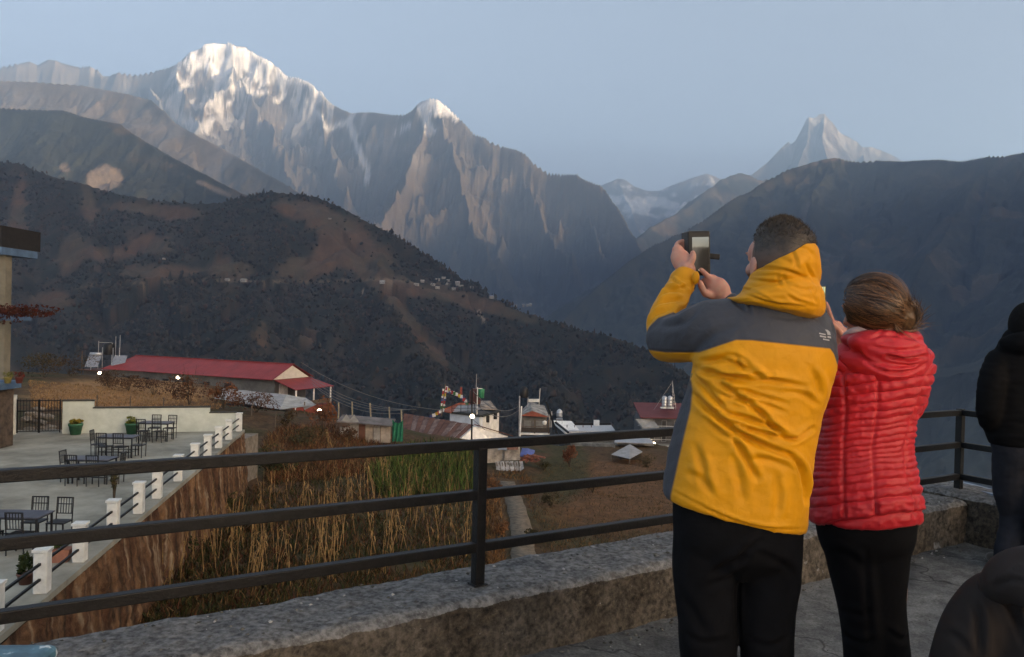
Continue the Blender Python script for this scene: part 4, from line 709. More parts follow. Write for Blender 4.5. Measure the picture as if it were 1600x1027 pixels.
def sheet(P, thick=.05, name='sheet', mt=None, root=None, sag=.12, n=10, seed=1):
    """a sagging tarp stretched between four corners (P in order)"""
    P = np.array(P, float); u = np.linspace(0, 1, n); U, W = np.meshgrid(u, u, indexing='ij'); V = (P[0]*((1-U)*(1-W))[..., None]+P[1]*(U*(1-W))[..., None]+P[2]*(U*W)[..., None]+P[3]*((1-U)*W)[..., None])
    V[..., 2] -= sag*16*(U*(1-U)*W*(1-W)); V[..., 2] += .08*fbm(U*4, W*4, 3, seed); V = V.reshape(-1, 3); Fc = grid_faces(n, n); lo = V-[0, 0, thick]
    o = mesh(name, np.concatenate([V, lo]), np.concatenate([Fc, Fc[:, ::-1]+n*n]), mt, None, True)
    if root is not None: o.data.transform(Matrix.Translation(-Vector(root.location))); o.parent = root
    return o
def tarp_shed():
    Y0 = 76; c = at(400, 640, Y0); o = empty('tarpaulin_shed', (c[0], c[1], c[2])); tag(o, 'long shed under a grey tarpaulin roof in front of the red roof', 'shed')
    A = at(333, 622, Y0-2); B = at(437, 640, Y0-4); C = at(448, 617, Y0+2); D = at(350, 607, Y0+4)
    sheet([A, B, C, D], .04, 'roof', m_tarp, o, .15, 12, 2); E_ = at(490, 633, Y0-1); sheet([B, E_, at(478, 622, Y0+1), C], .04, 'roof_flap', mat('pale_tarp', (.36, .345, .32), .7, .25, 1.5, .4, 5), o, .1, 8, 3); sheet([at(478, 622, Y0+1), at(494, 632, Y0-1.2), at(476, 640, Y0-2), at(468, 628, Y0-.5)], .03, 'roof_flap', m_tarp, o, .1, 6, 4)
    for x, y, yb in ((449, 634, 652), (476, 628, 650), (340, 620, 640), (438, 638, 652)): P = at(x, y, Y0-1.5); world(o, MB().bar(P, P-np.array([0, 0, (yb-y)*.06]), .09, up=(0, 1, 0)), 'post', m_wood)
    P = at(395, 636, Y0+1); world(o, MB().box((P[0], P[1], P[2]-.7), (6.2, 2.2, 1.6), -.1), 'wall', mat('dark_boards', (.05, .04, .035), .9))
    q = at(498, 641, Y0); l = empty('wall_lamp', tuple(q)); tag(l, 'bright white tube lamp at the end of the tarpaulin shed', 'lamp'); MB().tube([(-.22, 0, 0), (.22, 0, .03)], .09, 8).build('tube', m_lamp, l, True); MB().bar((0, 0, -.1), (0, 0, -.9), .05, up=(0, 1, 0)).build('stand', m_wood, l)
tarp_shed()
# bamboo poles and the low tin wall
PL = [(529, 629, 652, 'leftmost of five'), (550, 628, 655, 'second of five'), (578, 630, 660, 'leaning, third of five'), (608, 636, 672, 'fourth of five'), (627, 640, 668, 'rightmost of five')]
for x, y0, y1, lb in PL:
    a = at(x+random.uniform(-1, 2), y1+8, 70); b = at(x, y0, 70); q = MB().tube([a, (a+b)/2+np.array([.04, 0, 0]), b], .065, 6).build('bamboo_pole', mat('bamboo', (.30, .26, .19), .8)); tag(q, 'bare bamboo pole, '+lb+' behind the tin wall', 'pole', 'bamboo poles behind the tin wall')
def tin_wall():
    Y0 = float(gat(572, 690)[1])-.3; c = at(565, 690, Y0); o = empty('low_shed', tuple(c)); tag(o, 'low shed patched with pale tin sheets left of the green net', 'shed')
    cols = [(.36, .345, .32), (.30, .28, .26), (.14, .06, .04), (.33, .27, .22), (.27, .25, .23), (.36, .30, .25)]
    xs = [530, 545, 560, 570, 583, 594, 610]; tops = [664, 660, 660, 661, 663, 664]
    for k in range(6):
        P0 = at(xs[k], 692, Y0); P1_ = at(xs[k+1], 692, Y0); T = at(xs[k], tops[k]+3, Y0); w_ = P1_[0]-P0[0]
        world(o, MB().box(((P0[0]+P1_[0])/2, Y0+.1*(k % 2), (P0[2]+T[2])/2), (w_-.03, .05, T[2]-P0[2])), 'tin_sheet', mat('tin_patch_%d' % k, cols[k], .7, .35, 1.5))
    A = at(526, 660, Y0-.4); B = at(612, 667, Y0-.4); world(o, MB().prism([A, B, B+np.array([0, 2, .25]), A+np.array([0, 2, .25])], (0, 0, .08)), 'roof', mat('shed_roof', (.16, .14, .135), .8, .4, 1))
    for k, x in enumerate((540, 552)): P = at(x, 660, Y0-.3); world(o, MB().prism([P+np.array([-.4, 0, 0]), P+np.array([.45, 0, 0]), P+np.array([0, .2, .55])], (0, .06, 0)), 'gable_board', m_grey)
    n = empty('green_net', tuple(at(620, 690, Y0))); tag(n, 'bright green shade net hung between poles beside the low shed', 'net'); a = at(613, 656, Y0); b = at(630, 656, Y0); z1 = at(620, 690, Y0)[2]
    U, W = np.meshgrid(np.linspace(0, 1, 14), np.linspace(0, 1, 10), indexing='ij'); V = np.stack([a[0]+(b[0]-a[0])*U, a[1]+.12*np.sin(U*18+W*3), a[2]*(1-W)+z1*W-.25*np.sin(U*math.pi)*(1-W)], -1).reshape(-1, 3); V2 = V+[0, .02, 0]; Fc = grid_faces(14, 10); q = mesh('net', np.concatenate([V, V2]), np.concatenate([Fc, Fc[:, ::-1]+140]), mat('green_mesh', (.01, .16, .09), .8, .3, 3), None, True); q.data.transform(Matrix.Translation(-n.location)); q.parent = n
tin_wall()
def rusty_shed():
    Y0 = 80; A = at(628, 673, Y0-2); B = at(717, 686, Y0-6); C = at(741, 665, Y0-4); D = at(631, 647, Y0+1); c = at(680, 700, Y0-4); o = empty('rusty_shed', tuple(c)); tag(o, 'shed with a broad rusty corrugated roof below the white house', 'shed'); n = 13
    A, B, C, D = map(np.array, (A, B, C, D)); rr = random.Random(3)
    for k in range(n):
        t0 = k/n; t1 = (k+1)/n-.004; a = A+(B-A)*t0; b = A+(B-A)*t1; cc = D+(C-D)*t1; d = D+(C-D)*t0; lift = .03*(k % 2)+.02
        pale = k in (2, 4, 6, 9, 11)
        world(o, MB().prism([a+[0, 0, lift], b+[0, 0, lift], cc+[0, 0, lift], d+[0, 0, lift]], (0, 0, .04)), 'roof_sheet', mat('pale_rusty_tin', (.21, .15, .135), .75, .5, 1.4, color2=(.07, .035, .03)) if pale else m_rust)
    G = at(792, 682, Y0-3); Gb = G-np.array([0, 0, 1.0])
    world(o, MB().prism([B-[0, 0, .1], C-[0, 0, .12], G, G-np.array([0, 0, 1.5]), B-[0, 0, 1.8]], (.1, .25, 0)), 'gable', m_plaster)
    world(o, MB().prism([C+[.0, 0, .05], G+np.array([.6, 0, 0]), G+np.array([.6, .5, -.1]), C+np.array([0, .5, -.02])], (0, 0, .09)), 'roof_back', m_rust)
    world(o, MB().prism([A-[0, 0, .12]-[0, -.4, 0], B-[0, 0, .12]-[0, -.4, 0], B-[0, -.4, 2.2], A-[0, -.4, 2.2]], (0, .2, 0)), 'wall', mat('mud_wall', (.2, .15, .1), .95, .4, 2))
rusty_shed()
def white_house():
    Y0 = 84; c = at(752, 690, Y0); o = empty('white_house', tuple(c)); tag(o, 'white plastered house with a cluttered flat roof and red eave', 'house')
    L = at(703, 648, Y0+2); K = at(752, 652, Y0-1); R = at(780, 641, Y0+4); zt = float(K[2]); zb = zt-3.6
    for nm, a, b, mt in (('front_wall', L, K, m_shadew), ('side_wall', K, R, m_plaster)):  # front wall's cool plaster tint paints in its side away from the warm light
        a = np.array(a); b = np.array(b); d = b-a; d[2] = 0; d /= np.linalg.norm(d); nn = np.array([-d[1], d[0], 0])*.22
        world(o, MB().prism([(a[0], a[1], zb), (b[0], b[1], zb), (b[0], b[1], zt), (a[0], a[1], zt)], nn), nm, mt)
    T = [L, K, R, np.array(L)+np.array(R)-np.array(K)]; cen = sum(np.array(t) for t in T)/4
    world(o, MB().prism([((t[0]-cen[0])*.97+cen[0], (t[1]-cen[1])*.97+cen[1], zt-.3) for t in T], (0, 0, .2)), 'flat_roof', m_grey)
    for a, b in ((0, 1), (1, 2), (2, 3), (3, 0)): A = np.array(T[a]); B = np.array(T[b]); world(o, MB().bar((A[0], A[1], zt+.09), (B[0], B[1], zt+.09), .42, .16), 'roof_edge', m_cop if a != 3 else m_plaster)
    e1 = at(688, 643, Y0+2.5); e2 = at(718, 631, Y0+5); e3 = at(735, 632, Y0+6); e4 = at(704, 646, Y0+1.2); world(o, MB().prism([e1, e4, e3, e2], (0, 0, .12)), 'red_eave', mat('orange_red_tiles', (.30, .085, .05), .85, .3, 3))
    world(o, MB().prism([at(706, 645, Y0+1.6), at(752, 640, Y0), at(745, 633, Y0+4), at(716, 634, Y0+4)], (0, 0, .06)), 'roof_deck', mat('deck_tin', (.3, .29, .29), .7, .3, 2))
    world(o, MB().prism([at(750, 640, Y0+1), at(777, 641, Y0+3), at(766, 627, Y0+5), at(750, 628, Y0+5)], (0, 0, .08)), 'junk_roof', mat('mottled_tin', (.27, .23, .2), .8, .6, 1.2))
    for x in (706, 720, 731, 741): P = at(x, 644, Y0+.2); world(o, MB().bar(P, P+np.array([0, 0, 1.0]), .05, up=(0, 1, 0)), 'roof_post', m_black)
    for h in (.35, .7, 1.0): a = at(706, 644, Y0+.2); b = at(745, 644, Y0-.3); world(o, MB().bar(a+np.array([0, 0, h]), b+np.array([0, 0, h]), .03), 'roof_rail', m_black)
    for x, y in ((762, 655), (774, 650)): P = at(x, y, Y0+.4); world(o, MB().box(P, (.25, .3, .7), .6), 'window', m_dark)
    w_ = at(742, 631, Y0+2); t = empty('water_tank', tuple(w_)); tag(t, 'dark red brown water tank on the white house roof', 'water tank'); MB().lathe((0, 0, 0), [(.6, 0), (.62, .1), (.62, 1.3), (.4, 1.6)], 14).build('tank', mat('red_brown_tank', (.09, .035, .03), .6), t, True); MB().bar((.1, 0, 1.5), (.1, 0, 3.2), .05, up=(0, 1, 0)).build('pipe', m_metal, t)
    g = at(752, 622, Y0+1); n = empty('green_bucket', tuple(g)); tag(n, 'green plastic drum hung on a post on the white house roof', 'drum'); MB().lathe((0, 0, 0), [(.28, 0), (.34, .9), (.3, .95)], 10).build('drum', mat('green_plastic', (.03, .22, .11), .5), n, True); MB().bar((-.42, 0, -1.9), (-.42, 0, 1.1), .09, up=(0, 1, 0)).build('post', m_plaster, n); MB().bar((-.42, 0, 1.0), (.1, 0, 1.0), .05).build('arm', m_plaster, n)
white_house()
def prayer_flags():
    Y0 = 84; o = empty('prayer_flags', tuple(at(690, 655, Y0))); tag(o, 'string of coloured prayer flags from a pole to the white house roof', 'flags'); world(o, MB().tube([at(690, 650, Y0), at(696, 601, Y0)], .06, 6), 'pole', m_wood)
    cols = [(.55, .55, .56), (.30, .03, .04), (.45, .33, .05), (.55, .55, .56), (.05, .07, .2), (.30, .03, .04), (.5, .5, .5), (.04, .12, .05)]
    def run(pts, n, dx, w_=.34):
        pts = [at(x, y, Y0) for x, y in pts]; world(o, MB().tube(pts, .015, 4), 'string', m_wood); pts = np.array(pts); t = np.linspace(0, 1, len(pts))
        for k in range(n):
            q = np.array([np.interp((k+.5)/n, t, pts[:, i]) for i in range(3)]); a = .4*math.sin(k*2.1); world(o, MB().box((q[0], q[1], q[2]-.17), (w_, .02, .34), a, ry=.25*math.sin(k*1.7)), 'flag', mat('flag_%d' % (k % 8), cols[k % 8], .9, .2, 6))
    run([(697, 603), (702, 609), (712, 613), (722, 618), (731, 629)], 16, 0); run([(695, 606), (693, 622), (691, 640)], 9, 0, .45); run([(690, 640), (682, 644), (672, 650)], 5, 0)
    q = at(721, 612, Y0+2); world(o, MB().tube([at(721, 622, Y0+2), at(720, 604, Y0+2)], .04, 6), 'flag_pole', m_wood); world(o, MB().box(at(720.5, 612, Y0+2), (.22, .05, .9)), 'flag', mat('flag_red', (.3, .05, .04), .9))
prayer_flags()
def street_lamp():
    a = at(737, 695, 74); b = at(737.5, 606, 74); o = empty('street_lamp', tuple(a)); tag(o, 'dark lamp pole with a bright white lamp before the white house', 'street lamp'); world(o, MB().tube([a, b], [.09, .06], 8), 'pole', m_black)
    q = at(738, 651, 73.6); world(o, MB().bar((a[0], a[1], q[2]+.15), tuple(q+np.array([.1, 0, .12])), .05), 'arm', m_black); world(o, MB().lathe(tuple(q-np.array([0, 0, .15])), [(.05, 0), (.18, .06), (.20, .22), (.1, .34)], 12), 'lamp', m_lamp, True)
    world(o, MB().tube([at(738, 655, 74), at(758, 672, 75)], .02, 4), 'stay_wire', m_black)
street_lamp()
def wires():
    for k, (p, q) in enumerate([((470, 566, 98), (690, 641, 80)), ((485, 588, 100), (650, 640, 82)), ((486, 593, 100), (640, 640, 82)), ((487, 598, 100), (630, 641, 82)), ((489, 602, 100), (625, 646, 82)), ((740, 612, 74), (812, 634, 92)), ((740, 628, 74), (812, 640, 92))]):
        a = at(*p); b = at(*q); t = np.linspace(0, 1, 14); pts = [a+(b-a)*s-np.array([0, 0, 1.1*4*s*(1-s)]) for s in t]; o = MB().tube(pts, .03, 4).build('power_line', mat('wire', (.16, .16, .165), .6)); tag(o, ['topmost sagging wire from the red roof to the prayer flags', 'second wire from the top right of the red roof', 'third wire from the top right of the red roof', 'fourth wire from the top right of the red roof', 'lowest wire right of the red roof', 'upper wire from the street lamp to the gabled house', 'lower wire from the street lamp to the gabled house'][k], 'wire', 'overhead power lines')
wires()
def gable_house():
    Y0 = 92; c = at(842, 690, Y0); o = empty('gabled_house', tuple(c)); tag(o, 'house with an orange red gable and open balcony right of the lamp', 'house')
    a = at(814, 652, Y0); b = at(857, 652, Y0); zt = a[2]; zb = zt-4.2; w_ = b[0]-a[0]; cx = (a[0]+b[0])/2
    world(o, MB().box((cx, Y0+2.6, (zt+zb)/2), (w_-.3, 4.6, zt-zb)), 'wall', mat('taupe_wall', (.15, .14, .13), .9, .3, 1.5))
    ap = at(830, 643, Y0); f1 = at(813, 650, Y0-.6); f2 = at(858, 652, Y0-.6); world(o, MB().prism([f1, f2, (float(ap[0])+.1, Y0-.6, float(ap[2])+.1)], (0, .12, 0)), 'gable', mat('orange_gable', (.27, .075, .05), .85, .3, 3))
    t1 = at(828, 629, Y0+4); t2 = at(851, 635, Y0+4); world(o, MB().prism([f1, (float(ap[0])+.1, Y0-.6, float(ap[2])+.12), t1, at(817, 640, Y0+4)], (0, 0, .07)), 'roof', mat('mottled_slate', (.27, .26, .25), .85, .55, 1.4)); world(o, MB().prism([(float(ap[0])+.1, Y0-.6, float(ap[2])+.12), f2, t2, t1], (0, 0, .07)), 'roof', mat('mottled_slate', (.27, .26, .25)))
    for z in (zt-1.75, zt-3.2): world(o, MB().box((cx, Y0-.5, z), (w_+.2, 1.4, .16)), 'balcony_slab', m_plaster)
    world(o, MB().bar((a[0], Y0-1.1, zt-.9), (b[0], Y0-1.1, zt-.9), .07), 'balcony_rail', m_wood); world(o, MB().box((cx, Y0-1.12, zt-1.3), (w_, .05, .55)), 'balcony_panel', mat('dark_boards', (.05, .04, .035), .9))
    for x in (a[0], cx, b[0]): world(o, MB().bar((x, Y0-1.0, zb), (x, Y0-1.0, zt-.1), .14, up=(0, 1, 0)), 'post', m_wood)
    for x in (cx-.8, cx+.6): world(o, MB().box((x, Y0+.27, zt-.95), (.8, .06, 1.1)), 'window', m_grey)
    p1 = at(826, 626, Y0+3); p2 = at(843, 626, Y0+3); world(o, MB().bar(p1, p2, .3, .35), 'white_beam', m_white)
    q = at(851, 660, Y0-1.2); world(o, MB().lathe((q[0], q[1], q[2]-.3), [(.1, 0), (.22, .1), (.24, .4), (.05, .5)], 10), 'dish', m_plaster, True)
    world(o, MB().prism([at(852, 628, Y0+3), at(868, 678, Y0), at(872, 678, Y0), at(855, 628, Y0+3)], (0, .3, 0)), 'stair_rail', m_black); world(o, MB().tube([at(842, 637, Y0+3), at(844, 607, Y0+3)], .05, 6), 'antenna', m_metal)
    t = empty('water_tank', tuple(at(818, 640, Y0+2))); tag(t, 'black water tank on a tall stand beside the gabled house', 'water tank'); MB().lathe((0, 0, 1.4), [(.45, 0), (.5, .1), (.5, 1.0), (.2, 1.3)], 12).build('tank', mat('black_tank', (.01, .01, .012)), t, True)
    for x in (-.5, .5): MB().bar((x, 0, -2.5), (x, 0, 1.4), .08, up=(0, 1, 0)).build('leg', m_metal, t)
    for k, (x, y0, y1, d) in enumerate(((811, 619, 685, 90), (814, 635, 690, 86), (858, 640, 668, 95), (861, 643, 668, 95))):
        q = MB().tube([at(x-2 if k == 1 else x, y1, d), at(x+1, y0, d)], .075, 6).build('pole', m_metal if k != 1 else m_plaster); tag(q, ['tall pole at the left of the gabled house', 'white pole in front of the gabled house', 'short pole right of the gabled house', 'shorter twin pole right of the gabled house'][k], 'pole')
gable_house()
def flat_roofs():
    Y0 = 100; c = at(910, 690, Y0); o = empty('flat_roof_house', tuple(c)); tag(o, 'low house with broad white flat roofs behind the top rail', 'house')
    def slab(pts, h, nm, mt): world(o, MB().prism([at(*p) for p in pts], (0, 0, -h)), nm, mt)
    slab([(862, 657, Y0+6), (893, 658, Y0+6), (905, 672, Y0), (884, 676, Y0-1)], .25, 'flat_roof', m_plaster); slab([(888, 674, Y0-1), (962, 674, Y0-2), (955, 664, Y0+6), (895, 664, Y0+6)], .25, 'flat_roof', mat('pale_slab', (.46, .46, .47), .9))
    world(o, MB().box(at(925, 683, Y0+2), (5.5, 4, 1.6)), 'wall', m_grey); world(o, MB().box(at(932, 661, Y0+5), (.7, .7, .7)), 'chimney', m_plaster); world(o, MB().bar(at(868, 660, Y0+1), at(888, 676, Y0-2), .25, .18), 'dark_edge', m_black); world(o, MB().bar(at(896, 663, Y0+5.5), at(954, 663, Y0+5.8), .2, .3), 'parapet', m_black)
    for x in (886, 898, 911, 924): world(o, MB().bar(at(x, 668, Y0), at(x, 664, Y0), .09, up=(0, 1, 0)), 'rebar_stub', m_rust)
    t = empty('water_tank', tuple(at(874, 656, Y0+1))); tag(t, 'ribbed silver water tank on a stand above the white flat roofs', 'water tank'); MB().lathe((0, 0, .3), [(.36, 0), (.36, .2), (.40, .25), (.36, .3), (.36, .5), (.40, .55), (.36, .6), (.36, .8), (.1, 1.05)], 14).build('tank', m_metal, t, True); MB().box((0, 0, .1), (.8, .8, .1)).build('stand', m_metal, t)
    for x in (-.35, .35): MB().bar((x, 0, -.5), (x, 0, .05), .07, up=(0, 1, 0)).build('leg', m_metal, t)
    # grey stone retaining wall and lower sheds
    a = at(892, 710, 84); b = at(961, 712, 82); w_ = MB(); w_.prism([a, b, b+np.array([0, .2, 1.15]), a+np.array([0, .2, 1.15])], (0, .5, 0)); q = w_.build('field_wall', mat('pale_rubble', (.18, .17, .155), .95, .5, 1.6, .8, 5)); tag(q, 'grey rubble field wall below the white flat roofs', 'wall')
    s = empty('tin_shed', tuple(at(985, 695, 88))); tag(s, 'low grey tin shed right of the rubble field wall', 'shed'); world(s, MB().prism([at(960, 692, 86), at(1022, 694, 86), at(1015, 686, 92), at(962, 685, 92)], (0, 0, .08)), 'roof', m_tin); world(s, MB().box(at(990, 697, 90), (4, 3, 1.2)), 'wall', m_grey)
    h = empty('tarpaulin_hut', tuple(at(985, 722, 72))); tag(h, 'small hut with a grey hipped tarpaulin roof on the terraces', 'hut')
    ap = at(984, 694, 74)
    C4 = [at(955, 710, 71.5), at(984, 717, 69.5), at(1004, 706, 72.5), at(978, 702, 77)]
    for k in range(4): world(h, MB().prism([C4[k], C4[(k+1) % 4], ap], (0, 0, -.04)), 'roof_panel', m_tarp)
    for k in range(3): world(h, MB().bar(C4[k], C4[k]-np.array([0, 0, .9]), .08, up=(0, 1, 0)), 'post', m_wood)
    world(h, MB().box(at(983, 713, 74), (1.9, 1.9, .9)), 'wall', mat('dark_boards', (.05, .04, .035)))
flat_roofs()
def tall_house():
    Y0 = 96; c = at(1035, 730, Y0); o = empty('tall_house', tuple(c)); tag(o, 'dark multi storey house with a red roof beside the yellow jacket', 'house')
    a = at(1004, 660, Y0); b = at(1062, 660, Y0); zt = float(at(1030, 652, Y0)[2]); zb = float(at(1030, 735, Y0)[2]); cx = (a[0]+b[0])/2+.6; w_ = b[0]-a[0]+1.4
    world(o, MB().box((cx, Y0+3, (zt+zb)/2), (w_, 5.5, zt-zb)), 'wall', mat('dark_house_wall', (.10, .10, .105), .9, .3, 1.5))
    world(o, MB().prism([(cx-w_/2-.3, Y0-.7, zt-.1), (cx+w_/2+.4, Y0-.7, zt-.1), (cx+w_/2+.4, Y0+5, zt+1.1), (cx-w_/2-.3, Y0+5, zt+1.1)], (0, 0, .12)), 'roof', mat('dull_red_roof', (.12, .03, .032), .7, .2, 1))
    for z in (zt-1.7, zt-3.3, zt-4.8): world(o, MB().box((cx-.3, Y0-.35, z), (w_+1.0, 1.2, .2)), 'balcony_slab', mat('grey_slab', (.24, .245, .25), .9)); world(o, MB().bar((cx-w_/2-.6, Y0-.9, z+.75), (cx+w_/2, Y0-.9, z+.75), .06), 'balcony_rail', m_metal)
    for x in (cx-1.6, cx-.2, cx+1.3):
        for z in (zt-.85, zt-2.5, zt-4.0): world(o, MB().box((x, Y0+.22, z), (.6, .08, .9)), 'window', mat('window_frame_grey', (.22, .23, .24), .6)); world(o, MB().box((x, Y0+.17, z), (.46, .05, .74)), 'pane', m_dark)
    world(o, MB().prism([at(993, 655, Y0-1), at(1004, 668, Y0-2), at(1030, 668, Y0-2), at(1020, 655, Y0)], (0, 0, -.25)), 'side_roof', m_grey)
    for k, x in enumerate((1038, 1046.5)):
        t = empty('water_tank', tuple(at(x, 636, Y0+2))); tag(t, ['left of two ribbed silver tanks on the tall house', 'right of two ribbed silver tanks on the tall house'][k], 'water tank', 'silver tanks on the tall house'); MB().lathe((0, 0, 0), [(.30, 0), (.30, .2), (.34, .25), (.30, .3), (.30, .5), (.34, .55), (.30, .6), (.30, .85), (.34, .9), (.30, .95), (.30, 1.2), (.1, 1.35)], 12).build('tank', m_metal, t, True); MB().box((0, 0, -.1), (.9, .7, .12)).build('stand', m_white, t)
    q = empty('radio_mast', tuple(at(1053, 640, Y0+2))); tag(q, 'thin lattice mast with a stay wire above the tall house', 'mast')
    for d in (-.14, .14): world(q, MB().tube([at(1054+d*14, 640, Y0+2), at(1050.5, 595, Y0+2)], .03, 5), 'leg', m_metal)
    for k in range(8): y = 603+k*4.6; world(q, MB().bar(at(1050.5-(y-595)*.03, y, Y0+2), at(1051.5+(y-595)*.08, y+2, Y0+2), .03), 'brace', m_metal)
    world(q, MB().tube([at(1050.5, 597, Y0+2), at(1022, 640, Y0+2)], .012, 4), 'stay_wire', m_metal)
    l = at(1021.5, 694, Y0-2); n = empty('wall_lamp', tuple(l)); tag(n, 'small lit lamp on the front of the tall dark house', 'lamp'); MB().lathe((0, 0, -.1), [(.05, 0), (.17, .05), (.18, .2), (.1, .3)], 10).build('globe', m_lamp, n, True); MB().bar((0, .1, .1), (0, 1.6, .2), .04).build('bracket', m_black, n)
tall_house()
def junk():
    Y0 = 60; o = empty('tin_hut', tuple(at(785, 735, Y0))); tag(o, 'ramshackle hut of pale and rusty tin sheets behind the railing post', 'hut')
    cols = [('tin_a', (.36, .30, .245)), ('tin_b', (.33, .29, .26)), ('tin_c', (.20, .10, .075)), ('tin_d', (.40, .36, .33))]
    def quad(pts, k, nm): world(o, MB().prism([at(*p) for p in pts], (0, .12, 0)), nm, mat(cols[k][0], cols[k][1], .75, .5, 2))
    quad([(758, 697, Y0), (789, 697, Y0), (789, 722, Y0-.2), (758, 724, Y0-.2)], 0, 'tin_sheet'); quad([(789, 700, Y0-.3), (812, 695, Y0-.3), (813, 719, Y0-.5), (788, 720, Y0-.5)], 1, 'tin_sheet'); quad([(791, 695, Y0-.7), (811, 694, Y0-.7), (809, 703, Y0-.8), (793, 703, Y0-.8)], 2, 'tin_sheet')
    for k in range(6): x = 774+k*7.3; quad([(x, 722, Y0-1.2), (x+6, 721, Y0-1.2), (x+8.2, 735+(k == 5)*-3, Y0-2.2), (x+2.0, 737, Y0-2.2)], 3 if k % 2 else 1, 'tin_strip')
    for k in range(9): x = 776+k*4.4; world(o, MB().bar(at(x+2, 738, Y0-2), at(x, 723, Y0-1.4), .07), 'stick', m_wood)
    s = sheet([at(778, 703, Y0-1), at(792, 703, Y0-1), at(790, 690, Y0+.5), at(779, 690, Y0+.5)], .03, 'blank', m_tarp, o, .05, 5); s.name = 'roof_sheet'
    t = empty('blue_tarpaulin', tuple(at(822, 712, 62))); tag(t, 'crumpled blue tarpaulin over a heap beside the tin hut', 'tarpaulin'); sheet([at(812, 712, 61), at(832, 713, 61), at(836, 704, 63), at(816, 700, 63)], .06, 'cover', mat('blue_sheet', (.08, .11, .30), .6, .3, 2, .6, 4), t, -.25, 9, 6)
    r = random.Random(9)
    for k in range(16):
        x = r.uniform(818, 842); y = r.uniform(712, 721); p = at(x, y, 60); q = MB().box((0, 0, 0), (r.uniform(.5, 1.2), .16, .1), r.uniform(0, 3), ry=r.uniform(-.3, .3)).build('scrap_board', mat('orange_scrap', (.22, .085, .06), .9, .4, 3)); q.location = tuple(p); tag(q, 'reddish scrap board in the heap below the blue tarpaulin', 'board', 'scrap boards by the blue tarpaulin')
junk()
# ================================================================== crops and scrub
def stalk_mesh(seed):
    r = random.Random(seed); mb = MB(); h = r.uniform(1.3, 2.1); lx = r.uniform(-.18, .18); ly = r.uniform(-.15, .15); pts = [(lx*(t**1.6), ly*t*t, h*t) for t in (0, .3, .6, .85, 1)]
    if r.random() < .35: pts.append((pts[-1][0]+r.choice((-1, 1))*.22, pts[-1][1], h*.93))
    mb.tube(pts, [.016, .015, .013, .010, .007, .004][:len(pts)], 5)
    for k in range(r.randint(1, 4)):
        t = r.uniform(.25, .95); a = r.uniform(0, 6.28); L = r.uniform(.15, .40); b = Vector((lx*t**1.6, ly*t*t, h*t)); d = Vector((math.cos(a), math.sin(a), 0)); s = Vector((-d.y, d.x, 0))*.022
        p1 = b+d*L*.35+Vector((0, 0, L*.18)); p2 = b+d*L*.6-Vector((0, 0, L*.25)); p3 = b+d*L*.62-Vector((0, 0, L*.8)); n0 = len(mb.v)
        mb.add([b-s*.5, b+s*.5, p1+s, p1-s, p2+s, p2-s, p3], [(0, 1, 2, 3), (3, 2, 4, 5), (5, 4, 6)])
    return mb
